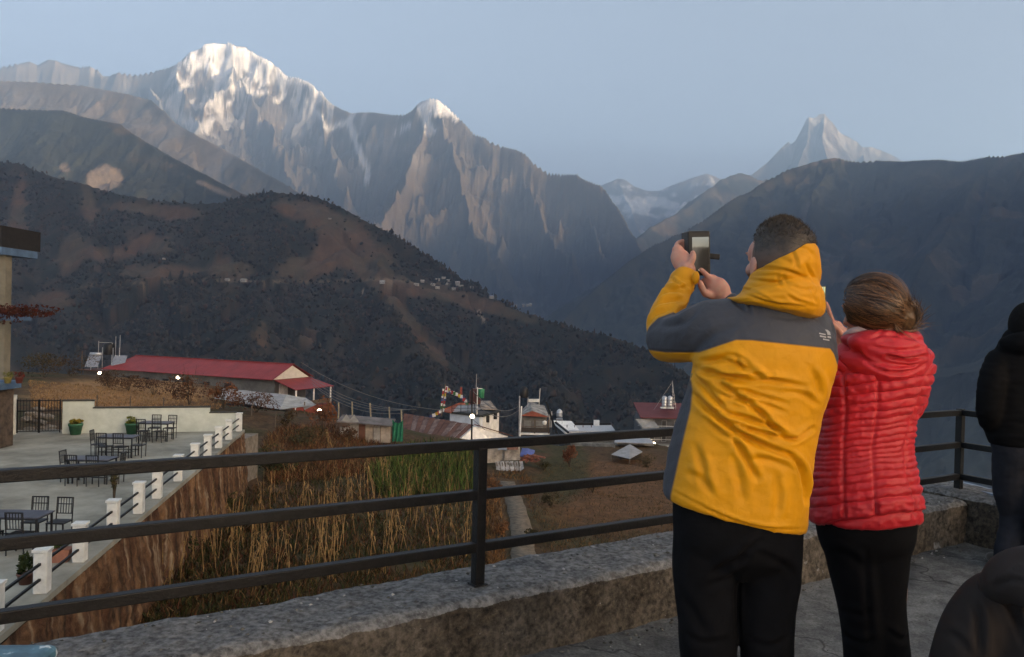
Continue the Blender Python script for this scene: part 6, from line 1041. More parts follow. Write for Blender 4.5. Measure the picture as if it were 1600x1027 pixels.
    rs = limb([M(1258, 522, .01), M(1258, 560, .12), M(1240, 597, .22), M(1205, 562, .285), M(1166, 505, .315), M(1142, 477, .325)], [.09, .08, .07, .060, .050, .044], 22, 34)
    V, Fq = fuse([tor, la, fa, rs], .0062, 5); Nn = normals(V, Fq); S_ = 3.541; Z = lambda pts: [(1030+x/S_, 560+y/S_) for x, y in pts]; S2 = 4.669; Z2 = lambda pts: [(1000+x/S2, 420+y/S2) for x, y in pts]
    folds = [(Z([(190, 205), (330, 330), (480, 440), (730, 545)]), 5.5, .016), (Z([(320, 290), (480, 330), (640, 385), (760, 452)]), 4.2, .011), (Z([(385, 345), (520, 400), (740, 452)]), 3.6, .010), (Z([(320, 115), (470, 128), (620, 122), (800, 158)]), 4.5, .011), (Z([(330, 130), (410, 190), (560, 300), (640, 385)]), 5.0, .012), (Z([(540, 290), (640, 390), (735, 452), (850, 385)]), 4.0, .012), (Z([(400, 425), (460, 520), (540, 665)]), 5.5, .012), (Z([(255, 335), (330, 400), (390, 440)]), 4.5, .008), (Z([(705, 520), (780, 600), (805, 700), (812, 800)]), 5, .011), (Z([(180, 45), (330, 100), (560, 95)]), 4.2, .012), (Z([(200, 50), (340, 10), (450, 40), (560, 95)]), 4.5, .011), (Z([(420, 170), (520, 200), (700, 250)]), 4, .008), (Z([(190, 110), (280, 190), (370, 290)]), 4.5, .010), (Z([(300, 180), (400, 220), (540, 240), (700, 300)]), 4, .007), (Z([(500, 560), (600, 560), (720, 600)]), 6, .006), (Z([(200, 480), (240, 600), (270, 740)]), 7, .006), (Z([(420, 560), (440, 660), (470, 800)]), 8, .005), (Z([(640, 640), (660, 740), (650, 880)]), 7, .005), (Z([(150, 640), (220, 660), (300, 760)]), 7, .005), (Z([(700, 180), (800, 200), (880, 260)]), 5, .006), (Z([(840, 60), (880, 140), (880, 240)]), 6, .006), (Z([(80, 735), (300, 850), (480, 920), (640, 945), (800, 945)]), 2.6, .0055),
             (Z2([(380, 690), (520, 660), (700, 640), (880, 780)]), 4.5, .009), (Z2([(400, 700), (560, 760), (700, 800), (880, 790)]), 4.5, .010), (Z2([(380, 720), (430, 800), (560, 900)]), 4.5, .009), (Z2([(700, 660), (760, 740), (900, 790)]), 4, .008), (Z2([(60, 330), (170, 240), (300, 230)]), 3.6, .008), (Z2([(90, 270), (190, 170), (330, 170)]), 3.6, .008), (Z2([(50, 420), (120, 330), (240, 290)]), 3.6, .008), (Z2([(180, 140), (260, 150), (340, 130)]), 3.2, .007), (Z2([(230, 70), (270, 110), (330, 150)]), 3, .006), (Z2([(230, 330), (320, 300), (420, 230)]), 5, .007), (Z2([(150, 420), (300, 400), (420, 300)]), 6, .006), (Z2([(680, 230), (740, 280), (790, 330)]), 3.5, .006), (Z2([(740, 220), (790, 270), (810, 350)]), 3.5, .005), (Z2([(420, 600), (540, 480), (700, 420)]), 7, .004), (Z2([(930, 330), (1100, 360), (1280, 350)]), 5, .004), (Z2([(710, 515), (900, 530), (1100, 560), (1385, 585)]), 2.0, .0022), (Z2([(40, 590), (250, 605), (430, 605), (560, 560), (700, 515)]), 2.0, .0022)]
    V = crease(V, Nn, folds, 1.35); Nn = normals(V, Fq); w_ = fbm(V[:, 0]*22+V[:, 2]*9, V[:, 2]*26-V[:, 0]*8+V[:, 1]*10, 4, 71); V += Nn*(.0035*w_)[:, None]
    o = attach(root, 'jacket', V, Fq, cloth('yellow_shell', (.60, .245, .006), .62, .10, 1200, .05, .05, panel=(.040, .043, .054), spec=.3, wr=.35))
    px, py = px_of(V); depth = V[:, 1]; low = np.interp(px, [1000, 1012, 1040, 1092, 1150, 1175, 1250, 1297, 1303, 1310], [545, 547, 551, 551, 531.5, 532, 540, 545, 553, 575]); up = np.interp(px, [1000, 1008, 1014, 1028, 1052, 1066, 1080, 1086], [540, 525, 511, 497, 488, 484, 473, 440]); pan = np.maximum(py-low, up-py); pan = np.where((px < 1085) & (depth > YM+.16) & (py < 505), np.maximum(pan, 3), pan)
    side = np.interp(py, [590, 610, 640, 690, 740, 775], [1079, 1082, 1079, 1067, 1056, 1048]); sp = np.where(py > 592, (px-side)*.8, 9)
    fl = np.minimum(pan, sp); fl = np.where((depth > YM+.05) & (px < 1120) & (py > 592), -3, fl); a_ = o.data.attributes.new('panel', 'FLOAT', 'POINT'); a_.data.foreach_set('value', np.clip(.5+fl*.022, 0, 1).astype(np.float32))
    # hood: standing, crumpled shell around the neck --------------------------------------------
    n, mrow = 150, 60; th_ = np.linspace(0, 2*math.pi, n, endpoint=False); rimx = [1140, 1150, 1165, 1190, 1210, 1235, 1252, 1265, 1274, 1284]; rimy = [459, 446, 430, 412, 401, 387, 386, 394, 408, 446]; botx = [1138, 1150, 1190, 1225, 1250, 1276, 1286]; boty = [470, 477, 484, 493, 499, 501, 490]
    G = np.zeros((mrow+14, n, 3)); prof_v = [0, .06, .15, .3, .45, .56, .64, .75, .9, 1]; pa = [.78, .95, 1.03, 1.04, 1.0, .93, .95, .95, .90, .86]; pb = [.70, .95, 1.06, 1.10, 1.05, .97, 1.03, 1.10, 1.10, 1.08]
    for i in range(mrow+14):
        v = min(i/(mrow-1), 1.0); inn = max(0, i-(mrow-1))/14.0; ka = np.interp(v, prof_v, pa); kb = np.interp(v, prof_v, pb)
        cx = np.interp(v, [0, .4, 1], [1211, 1212, 1222]); hx = np.interp(v, [0, .4, .65, 1], [70, 71, 64, 60])*ka; b = np.interp(v, [0, .5, 1], [.135, .135, .128])*kb
        x_ = cx+hx*np.cos(th_); back = np.sin(th_) < 0
        yb = np.where(back, np.interp(x_, botx, boty), np.interp(np.cos(th_), [-1, 1], [470, 486])); yr = np.where(back, np.interp(x_, rimx, rimy), np.interp(np.cos(th_), [-1, 0, 1], [459, 452, 440])); wv = sstep(0, .18, -np.sin(th_)); yr = yr*wv+(1-wv)*np.interp(np.cos(th_), [-1, 1], [457, 442])
        y_ = yb*(1-v)+yr*v+inn*34; sh = 1-.10*min(inn*3, 1)-.06*inn
        for j in range(n):
            p0 = at(cx+(x_[j]-cx)*sh, y_[j], YM-.005); G[i, j] = (p0[0], p0[1]+b*math.sin(th_[j])*sh, p0[2])
    V = G.reshape(-1, 3); Fq = np.array([(i*n+j, i*n+(j+1) % n, (i+1)*n+(j+1) % n, (i+1)*n+j) for i in range(mrow+13) for j in range(n)]); Nn = normals(V, Fq); S3 = 6.04; Z3 = lambda pts: [(1130+x/S3, 330+y/S3) for x, y in pts]
    if (Nn*(V-V.mean(0))).sum() < 0: Fq = Fq[:, ::-1]; Nn = -Nn
    V = crease(V, Nn, [(Z3([(150, 740), (330, 830), (500, 880), (640, 890), (880, 905)]), 3.0, .009), (Z3([(200, 570), (340, 545), (520, 550), (680, 590), (870, 690)]), 3.2, .011), (Z3([(650, 370), (690, 480), (700, 540)]), 3, .008), (Z3([(770, 490), (820, 590), (870, 680)]), 3, .008), (Z3([(230, 640), (400, 665), (560, 690), (700, 780)]), 3.4, .008), (Z3([(510, 580), (530, 680), (560, 720)]), 3, .006), (Z3([(560, 590), (590, 670), (720, 740)]), 3, .007), (Z3([(600, 780), (700, 850), (860, 890)]), 3, .008), (Z3([(160, 720), (300, 770), (480, 860)]), 2.6, .007), (Z3([(820, 690), (850, 780), (860, 860)]), 2.6, .007), (Z3([(890, 740), (870, 820), (880, 890)]), 2.5, .006), (Z3([(480, 410), (560, 450), (660, 500)]), 4, .005), (Z3([(700, 350), (800, 370), (860, 450)]), 3.2, .005), (Z3([(260, 610), (420, 610), (500, 590)]), 2.8, .005), (Z3([(640, 700), (760, 740), (850, 730)]), 2.8, .005)], .62)
    Nn = normals(V, Fq); V = V+Nn*(.0028*fbm(V[:, 0]*22, V[:, 2]*34, 3, 17))[:, None]
    hood = attach(root, 'hood', V, Fq, cloth('yellow_hood_shell', (.60, .24, .006), .62, .10, 1200, .05, .05, spec=.3, wr=.15), o); hood.location = (0, 0, 0)
    # cuff tab, collar toggle, hanging cord, wrist band, chest emblem
    c_ = limb([M(1066, 441, .315), M(1069, 437, .32)], [.048, .047], 24, 6); V, Fq = fuse([c_], .005, 2); attach(root, 'cuff', V, Fq, bpy.data.materials['yellow_hood_shell'], o)
    V, Fq = fuse([ball(M(1087, 434, .27), (.014, .010, .024))], .004, 2); attach(root, 'cuff_tab', V, Fq, bpy.data.materials['yellow_hood_shell'], o)
    cloth('black_trim', (.008, .008, .009))
    G = limb([M(1081, 585, -.01), M(1077, 620, 0), M(1073, 645, .02), M(1064, 672, .05)], [.0035]*4, 8, 20); V, Fq = close(G); mesh('draw_cord', np.array(V)-np.array(root.location), [tuple(f) for f in Fq], cloth('beige_cord', (.30, .2, .09)), o, True)
    V, Fq = fuse([loft([(1040, 765, 1068, 765, .03, .16, .10), (1043, 720, 1070, 720, .03, .16, .10), (1052, 680, 1074, 680, .028, .14, .08), (1066, 640, 1080, 640, .02, .10, .06)], 24, 30)], .006, 3); attach(root, 'lining', V, Fq, cloth('black_lining', (.006, .006, .008), .9), o)
    # small pale emblem on the right shoulder blade: three stacked lines beside a quarter dome, woven flat print
    dg = bpy.context.evaluated_depsgraph_get(); jm = o.data; co = np.empty(len(jm.vertices)*3, np.float32); jm.vertices.foreach_get('co', co); co = co.reshape(-1, 3).astype(float)+np.array(root.location); jx, jy = px_of(co); fr = co[:, 1] < YM+.02
    def onj(x, y):
        q = np.hypot(jx-x, jy-y)+np.where(fr, 0, 99); k = np.argsort(q)[:4]; dd = float(np.average(co[k, 1], weights=1/(q[k]+.3))); p = at(x, y, dd); v = CAM-p; return p+v/np.linalg.norm(v)*.0035
    me_ = cloth('emblem_print', (.34, .33, .33), .7, 0); strips = [[(1280, 520), (1290, 522), (1290, 524), (1280, 522)], [(1281, 524), (1291, 526), (1291, 528.2), (1281, 526.2)], [(1286, 529), (1296, 531), (1296, 533), (1286, 531)], [(1289, 515), (1293, 515.5), (1297, 519), (1298, 524), (1293, 523.2), (1292, 519)], [(1293, 525), (1298, 526), (1299, 529), (1293, 528)]]
    for st in strips:
        P = [onj(*q)-np.array(root.location) for q in st]; n_ = len(P); vv = (np.array(root.location)+P[0]-CAM); vv = vv/np.linalg.norm(vv)*.001; mesh('emblem', P+[p+vv for p in P], [tuple(range(n_)), tuple(range(2*n_-1, n_-1, -1))]+[(i, n_+i, n_+(i+1) % n_, (i+1) % n_) for i in range(n_)], me_, o)
    return root
MAN = man()
def phone_man():
    c = M(1092, 396, .352); o = empty('smartphone', tuple(c)); tag(o, 'black smartphone in a wallet case held up by the man', 'phone'); o.rotation_euler = (0, math.radians(-2.5), 0)
    b = MB().box((0, 0, 0), (.078, .010, .156)).build('body', cloth('phone_black', (.006, .006, .007), .35, 0), o); bv = b.modifiers.new('b', 'BEVEL'); bv.width = .006; bv.segments = 3
    m = bpy.data.materials.new('lit_screen'); m.use_nodes = True; N = m.node_tree.nodes; L = m.node_tree.links; bs = N['Principled BSDF']; tc = N.new('ShaderNodeTexCoord'); s = N.new('ShaderNodeSeparateXYZ'); L.new(tc.outputs['Generated'], s.inputs[0]); n = N.new('ShaderNodeTexNoise'); n.inputs['Scale'].default_value = 5; L.new(tc.outputs['Generated'], n.inputs['Vector']); ad = N.new('ShaderNodeMath'); ad.operation = 'MULTIPLY_ADD'; ad.inputs[1].default_value = .10; L.new(n.outputs['Fac'], ad.inputs[0]); L.new(s.outputs['Z'], ad.inputs[2])
    r = N.new('ShaderNodeValToRGB'); e = r.color_ramp.elements; e[0].position = 0; e[0].color = (.012, .012, .013, 1); e[1].position = 1; e[1].color = (.16, .21, .25, 1)
    for p, cc in ((.66, (.015, .014, .013)), (.74, (.03, .03, .03)), (.79, (.18, .20, .21)), (.95, (.15, .19, .22))): q = e.new(p); q.color = (*cc, 1)
    L.new(ad.outputs[0], r.inputs['Fac']); L.new(r.outputs['Color'], bs.inputs['Emission Color']); bs.inputs['Emission Strength'].default_value = .2; bs.inputs['Base Color'].default_value = (.01, .01, .01, 1); bs.inputs['Roughness'].default_value = .15
    MB().box((.005, -.0058, -.004), (.058, .001, .120)).build('screen', m, o); MB().lathe((0, 0, 0), [(.0035, 0), (.0035, .001)], 12).build('shutter_dot', mat('white_dot', (.7, .7, .7), .5, emis=((1, 1, 1), .15)), o).matrix_basis = Matrix.Translation((.0, -.0066, -.058))@Matrix.Rotation(math.pi/2, 4, 'X')
    f = MB().box((-.036, .035, .0), (.006, .078, .160), .16).build('case_flap', cloth('case_leather', (.008, .008, .009), .6), o); bv = f.modifiers.new('b', 'BEVEL'); bv.width = .003
    t = MB().box((.056, .004, -.012), (.036, .006, .020), ry=.12).build('case_strap', bpy.data.materials['case_leather'], o); bv = t.modifiers.new('b', 'BEVEL'); bv.width = .008; bv.segments = 3
phone_man()

# ------------------------------------------------------------------ the woman in the red quilted jacket
YW = 2.70
def W(x, y, d=0.0): return at(x, y, YW+d)
def quilt(G, seams_y, amp, vseams, seed):
    """pillowed baffles on a (m,n,3) surface: seams follow heights (photo rows), pinched along vertical seams"""
    V = G.reshape(-1, 3); m, n, _ = G.shape; Fq = np.array([(i*n+j, i*n+(j+1) % n, (i+1)*n+(j+1) % n, (i+1)*n+j) for i in range(m-1) for j in range(n)]); Nn = normals(V, Fq)
    if (Nn*(V-V.mean(0))).sum() < 0: Fq = Fq[:, ::-1]; Nn = -Nn
    px, py = px_of(V); yy = py+.13*(px-1395)+3.2*fbm(px/38, py/70, 2, seed)+1.0*fbm(V[:, 0]*50, V[:, 2]*10, 2, seed+1); sy = np.array(seams_y, float); i = np.clip(np.searchsorted(sy, yy)-1, 0, len(sy)-2); f = (yy-sy[i])/(sy[i+1]-sy[i]); inside = (yy > sy[0]) & (yy < sy[-1]); hgt = np.clip((sy[i+1]-sy[i])/15, .5, 1.5)
    pil = np.sqrt(np.clip(1-(2*np.clip(f, 0, 1)-1)**2, 0, 1))**.8; vs = np.ones(len(V))
    for pts, wd in vseams: xx = np.interp(py, [p[1] for p in pts], [p[0] for p in pts]); vs *= 1-.85*np.exp(-((px-xx)/wd)**2)*sstep(812, 800, py)
    wr = fbm(px/5.5, py/30, 3, seed+5)*np.exp(-((f-.5)/.5)**2); V2 = V+Nn*(np.where(inside, np.where(yy > 800, .55, 1.0)*(amp*hgt*pil*vs*(1+.5*fbm(px/16, yy/15, 2, seed+9))+.0022*wr), 0))[:, None]
    return V2, Fq
def woman():
    hc = W(1366, 492, -.01); root = person('person', 'woman in a red quilted jacket with a low brown bun, holding a phone', (float(W(1360, 800)[0]), YW, 0))
    B, hp, R = head_parts(hc, math.radians(28), .97, 0, True)
    B += [limb([hp(0, -.03, -.05), hp(0, -.04, -.12), W(1374, 560, .01)], [.05, .05, .065], 18, 12), loft([(1330, 560, 1432, 560, .07), (1312, 590, 1440, 590, .09), (1300, 680, 1418, 680, .085), (1288, 780, 1420, 780, .10), (1292, 840, 1416, 840, .095)], 36, 24, .9, YW)]
    B += [limb([W(1322, 568), W(1304, 610, .05), W(1294, 648, .11), W(1300, 610, .18), W(1315, 565, .235), W(1322, 549, .25)], [.045, .042, .038, .034, .028, .024], 14, 30)]
    B += [limb([W(1323, 551, .25), W(1318, 538, .25), W(1310, 523, .252), W(1304, 513, .255)], [.023, .032, .032, .022], 14, 14, .6)]
    B += [hand_chain([W(1306, 512, .25), W(1299, 497, .25), W(1295, 485, .252), W(1291.5, 474, .255)], .0100, .0072), hand_chain([W(1301, 517, .265), W(1293, 508, .28), W(1287, 507, .29), W(1281, 511, .285)], .0098, .0076), hand_chain([W(1303, 524, .265), W(1295, 517, .28), W(1288, 516, .29), W(1283, 519, .285)], .0095, .0075), hand_chain([W(1307, 531, .262), W(1299, 526, .278), W(1292, 525, .286), W(1287, 528, .28)], .009, .007), hand_chain([W(1319, 532, .238), W(1311, 518, .226), W(1302, 508, .226), W(1295, 503, .232)], .012, .009)]
    B += [limb([W(1420, 568), W(1424, 605, .06), W(1418, 640, .14), W(1390, 600, .24), W(1345, 545, .27), W(1318, 520, .275)], [.045, .042, .038, .033, .027, .022], 14, 30), ball(W(1306, 515, .285), (.03, .018, .035))]
    B += [limb([W(1322, 835), W(1336, 910), W(1346, 990), W(1350, 1080), W(1352, 1180, .02)], [.075, .068, .052, .05, .038], 16, 24), limb([W(1384, 835), W(1384, 910), W(1388, 990), W(1392, 1080), W(1394, 1180, .02)], [.075, .068, .052, .05, .038], 16, 24)]
    V, Fq = fuse(B, .0044, 2); o = attach(root, 'body', V, Fq, m_skin); n = fbm(V[:, 0]*60, V[:, 2]*60+V[:, 1]*40, 3, 6); set_col(o, lerpc(np.clip(.5+n, 0, 1), SKIN*.98, SKIN_R))
    # hair: swept back into a low bun --------------------------------------------------------
    bun = W(1408, 494, -.07); hr = np.array((.087, .103, .106)); cc = W(1365, 479, -.02)
    r = np.random.default_rng(12)
    def scalp(n, lo=-.55):
        out = []
        while len(out) < n:
            d = r.normal(size=3); d /= np.linalg.norm(d); l = d
            if l[2] < lo or (l[1] > .55 and l[2] < .35) or (l[1] > .25 and l[2] < -.2): continue
            out.append(d)
        return np.array(out)
    U = ball((0, 0, 0), (1, 1, 1), None, 80, 60); sh = U.shape; u = U.reshape(-1, 3); bl = (bun-cc)@R/hr; bl /= np.linalg.norm(bl); ang = np.arccos(np.clip(u@bl, -1, 1)); tng = np.arctan2(u@np.cross(bl, (0, 0, 1)), u@np.cross(np.cross(bl, (0, 0, 1)), bl))
    low = sstep(-.45, -.8, u[:, 2]); fr = sstep(.5, .75, u[:, 1])*sstep(.5, .2, u[:, 2]); st = .0045*fbm(tng*9, ang*1.2, 4, 3)+.002*fbm(tng*30, ang*2, 2, 5)
    Pm = (u*hr*(1-.16*fr-.14*low)[:, None]+u*(st*(.3+np.sin(ang)))[:, None])@R.T+cc; Fh = np.array([(i*80+j, i*80+(j+1) % 80, (i+1)*80+(j+1) % 80, (i+1)*80+j) for i in range(59) for j in range(80)])
    h = attach(root, 'hair', Pm, Fh, m_hair); tcol = np.clip(.5+.9*fbm(tng*12, ang*1.0, 4, 8), 0, 1); set_col(h, lerpc(tcol, (.024, .011, .006), (.095, .042, .019)))
    d0 = scalp(3800); n_ = len(d0); K = 12; V = []; ends = bl[None]+r.normal(0, .16, (n_, 3)); ends /= np.linalg.norm(ends, axis=1)[:, None]; off = r.uniform(.000, .007, n_); om = np.arccos(np.clip((d0*ends).sum(1), -.999, .999)); wd = r.uniform(.0006, .0014, n_)
    fly = r.uniform(size=n_) < .05; path = []
    for k in range(K):
        t = k/(K-1); q = (np.sin((1-t)*om)/np.sin(om))[:, None]*d0+(np.sin(t*om)/np.sin(om))[:, None]*ends; fq = sstep(.5, .75, q[:, 1])*sstep(.5, .2, q[:, 2]); lw = sstep(-.45, -.8, q[:, 2]); path.append((q*hr*(1-.16*fq-.14*lw)[:, None]+q*(off+.003+np.where(fly, .012*math.sin(t*math.pi), 0))[:, None])@R.T+cc)
    path = np.array(path); tang = np.gradient(path, axis=0); sdv = np.cross(tang, path-cc); sdv /= np.maximum(np.linalg.norm(sdv, axis=2), 1e-9)[..., None]
    VV = np.stack([path-sdv*wd[None, :, None], path+sdv*wd[None, :, None]], 2).transpose(1, 0, 2, 3).reshape(-1, 3); ii = np.arange(n_)*(2*K); Fs = np.concatenate([np.stack([ii+2*k, ii+2*k+1, ii+2*k+3, ii+2*k+2], 1) for k in range(K-1)]); so = attach(root, 'hair_strands', VV, Fs, m_hair, h, True); set_col(so, np.repeat(lerpc(r.uniform(0, 1, n_)**1.6, (.026, .012, .006), (.22, .10, .045)), 2*K, 0))
    # bun and loose wisps
    Bn = ball((0, 0, 0), (.046, .044, .056), None, 40, 30).reshape(-1, 3); la = np.arctan2(Bn[:, 2], Bn[:, 0]); Bn = Bn*(1+.10*fbm(la*3+Bn[:, 1]*40, Bn[:, 1]*30, 4, 3)+.06*np.sin(la*3+Bn[:, 1]*90))[:, None]; bo = attach(root, 'bun', Bn+bun, np.array([(i*40+j, i*40+(j+1) % 40, (i+1)*40+(j+1) % 40, (i+1)*40+j) for i in range(29) for j in range(40)]), m_hair, h); set_col(bo, lerpc(np.clip(.5+fbm(la*6, Bn[:, 1]*60, 3, 6), 0, 1), (.03, .015, .009), (.15, .078, .038)))
    a = r.uniform(0, 6.28, 700); rad = r.uniform(.034, .052, 700); ax = r.uniform(-.025, .02, 700); P = np.stack([rad*np.cos(a), ax-.02, rad*1.12*np.sin(a)], 1)+bun; T = np.stack([-np.sin(a), r.normal(0, .25, 700), np.cos(a)], 1); strands(root, h, P, T, r.uniform(.02, .05, 700), .0011, lerpc(r.uniform(0, 1, 700)**1.3, (.04, .02, .011), (.27, .145, .07)), 3, 'bun_strands', 4, .35)
    a = r.uniform(-1.2, .9, 90); P = bun+np.stack([.035*np.cos(a), r.uniform(-.02, .02, 90), .045*np.sin(a)-.01], 1); T = np.stack([.35*np.cos(a)+.1, r.normal(0, .2, 90), -.8*np.ones(90)], 1); strands(root, h, P, T, r.uniform(.03, .075, 90), .0008, lerpc(r.uniform(0, 1, 90), (.05, .028, .016), (.22, .13, .07)), 9, 'loose_wisps', 5, .4)
    # trousers
    tr = [loft([(1278, 780, 1428, 780, .115), (1277, 815, 1428, 815, .122), (1283, 850, 1424, 850, .11), (1300, 885, 1410, 885, .06)], 44, 20, .9, YW), limb([W(1325, 830), W(1335, 880), W(1346, 940), W(1352, 1000), W(1356, 1080), W(1357, 1190, .02)], [.090, .088, .080, .074, .074, .072], 24, 34), limb([W(1378, 830), W(1375, 880), W(1376, 940), W(1384, 1000), W(1392, 1080), W(1394, 1190, .02)], [.094, .092, .080, .074, .074, .072], 24, 34)]
    V, Fq = fuse(tr, .0075, 8); Nn = normals(V, Fq); V = crease(V, Nn, [([(1310, 990), (1345, 1005), (1370, 1000)], 6, .008), ([(1385, 985), (1410, 1000), (1422, 990)], 6, .008), ([(1352, 860), (1356, 940), (1360, 1010)], 6, .008), ([(1300, 860), (1330, 870), (1350, 890)], 7, .006), ([(1320, 955), (1345, 962), (1365, 955)], 6, .006)]); attach(root, 'trousers', V, Fq, bpy.data.materials['black_trousers'])
    for x in (1356, 1394):
        g = W(x, 1200, 0); V, Fq = fuse([ball((g[0], YW-.02, .05), (.042, .06, .05)), ball((g[0], YW+.09, .035), (.043, .10, .036)), ball((g[0], YW-.01, .10), (.04, .045, .05))], .009, 4); V[:, 2] = np.maximum(V[:, 2], .006); attach(root, 'shoe', V, Fq, bpy.data.materials['dark_shoe'])
    # jacket
    mr = cloth('red_ripstop', (.47, .012, .021), .5, .06, 1500, .05, .06, spec=.35, wr=.22)
    G = loft([(1290, 806, 1416, 806, .07), (1276, 810, 1429, 811, .122), (1273, 800, 1431, 801, .128), (1272, 775, 1430, 776, .128), (1275, 735, 1425, 736, .118), (1280, 695, 1421, 696, .108), (1284, 660, 1424, 660, .110), (1289, 625, 1434, 625, .118), (1297, 598, 1444, 598, .125), (1306, 572, 1448, 572, .122), (1322, 550, 1442, 550, .108), (1340, 532, 1428, 532, .090), (1348, 518, 1418, 518, .078)], 220, 300, .92, YW)
    seams = [575, 593, 609.5, 625, 639, 651, 661.5, 670, 681, 691, 699.5, 707.5, 715, 724, 735, 748, 761.5, 777, 804, 826]
    vs = [([(1371, 570), (1371, 640), (1362, 700), (1365, 760), (1369, 830)], 2.6), ([(1447, 570), (1440, 600), (1420, 660), (1411, 700), (1414, 740), (1425, 780), (1425, 830)], 2.4), ([(1320, 570), (1322, 640), (1318, 700), (1318, 760), (1322, 830)], 2.6)]
    V, Fq = quilt(G, seams, .0130, vs, 31); o = attach(root, 'jacket', V, Fq, mr)
    for nm, pts, rad in (('sleeve', [W(1332, 566, .0), W(1316, 590, .02), W(1303, 625, .07), W(1296, 648, .11), W(1300, 622, .165), W(1311, 585, .205), W(1320, 557, .24)], [.070, .068, .062, .058, .052, .046, .040]), ('sleeve', [W(1412, 570, .01), W(1418, 600, .06), W(1414, 632, .13), W(1395, 612, .20), W(1365, 570, .25), W(1330, 535, .268)], [.068, .064, .058, .052, .046, .040])):
        G = limb(pts, rad, 60, 150); k = np.arange(G.shape[0])/9.5; f = k-np.floor(k); c_ = G.mean(1, keepdims=True); G = c_+(G-c_)*(1+.14*np.sqrt(np.clip(1-(2*f-1)**2, 0, 1))[:, None, None]-.04); m_, n_2, _ = G.shape; Vv = G.reshape(-1, 3); Fs = np.array([(i*n_2+j, i*n_2+(j+1) % n_2, (i+1)*n_2+(j+1) % n_2, (i+1)*n_2+j) for i in range(m_-1) for j in range(n_2)]); Nn = normals(Vv, Fs); Vv = Vv+Nn*(.004*fbm(Vv[:, 0]*30, Vv[:, 2]*30, 3, 7))[:, None]; attach(root, nm, Vv, Fs, mr, o)
    Hd = [ball(W(1396, 548, -.095), (.112, .055, .058)), ball(W(1372, 536, -.075), (.10, .06, .045)), ball(W(1415, 556, -.085), (.075, .055, .05)), ball(W(1355, 531, -.02), (.085, .085, .035)), ball(W(1405, 530, -.04), (.075, .08, .04)), limb([W(1322, 560, -.03), W(1350, 572, -.085), W(1390, 582, -.11), W(1430, 572, -.09), W(1446, 556, -.04)], [.03, .036, .038, .036, .028], 18, 24)]
    V, Fq = fuse(Hd, .0055, 6); Nn = normals(V, Fq); V = crease(V, Nn, [([(1385, 556), (1415, 561), (1447, 556)], 3.4, .017), ([(1352, 566), (1372, 577), (1395, 583), (1425, 580), (1446, 567)], 3.0, .010), ([(1360, 540), (1395, 548), (1440, 545)], 4, .005), ([(1370, 525), (1400, 524), (1425, 530)], 3.2, .006), ([(1398, 515), (1412, 525), (1440, 532)], 3, .006), ([(1340, 545), (1350, 560), (1375, 572)], 3.5, .006), ([(1400, 568), (1425, 571), (1442, 563)], 3, .006), ([(1345, 530), (1365, 528), (1385, 515)], 3, .005)]); Nn = normals(V, Fq); V += Nn*(.0035*fbm(V[:, 0]*28, V[:, 2]*40, 3, 19))[:, None]; attach(root, 'hood', V, Fq, mr, o)
    G = limb([W(1322, 524, .0), W(1332, 519, -.035), W(1346, 516, -.05), W(1360, 516, -.05)], [.012, .014, .014, .012], 14, 20); V, Fq = fuse([G], .004, 2); attach(root, 'collar', V, Fq, cloth('pale_pink_fleece', (.42, .30, .29), .9, .3, 300, .3), o)
    V, Fq = fuse([limb([W(1313, 545, .242), W(1321, 541, .228), W(1328, 540, .242)], [.007]*3, 10, 10), limb([W(1313, 545, .242), W(1320, 546, .268), W(1328, 540, .242)], [.007]*3, 10, 10)], .003, 1); attach(root, 'wrist_band', V, Fq, bpy.data.materials['black_trim'])
    return root
woman()
def phone_woman():
    c = W(1273.5, 479, .268); o = empty('smartphone', tuple(c)); tag(o, 'smartphone showing a pale green map in the hand of the woman', 'phone'); b = MB().box((0, 0, 0), (.078, .008, .154)).build('body', bpy.data.materials['phone_black'], o); bv = b.modifiers.new('b', 'BEVEL'); bv.width = .005; bv.segments = 3
    m = bpy.data.materials.new('map_screen'); m.use_nodes = True; N = m.node_tree.nodes; L = m.node_tree.links; bs = N['Principled BSDF']; tc = N.new('ShaderNodeTexCoord'); v = N.new('ShaderNodeTexVoronoi'); v.feature = 'DISTANCE_TO_EDGE'; v.inputs['Scale'].default_value = 7; L.new(tc.outputs['Generated'], v.inputs['Vector']); r = N.new('ShaderNodeValToRGB'); e = r.color_ramp.elements; e[0].position = .02; e[0].color = (.16, .27, .20, 1); e[1].position = .07; e[1].color = (.62, .78, .58, 1); L.new(v.outputs['Distance'], r.inputs['Fac']); L.new(r.outputs['Color'], bs.inputs['Emission Color']); bs.inputs['Emission Strength'].default_value = .14; bs.inputs['Base Color'].default_value = (.02, .02, .02, 1)
    MB().box((0, -.0048, 0), (.068, .001, .146)).build('screen', m, o)
phone_woman()
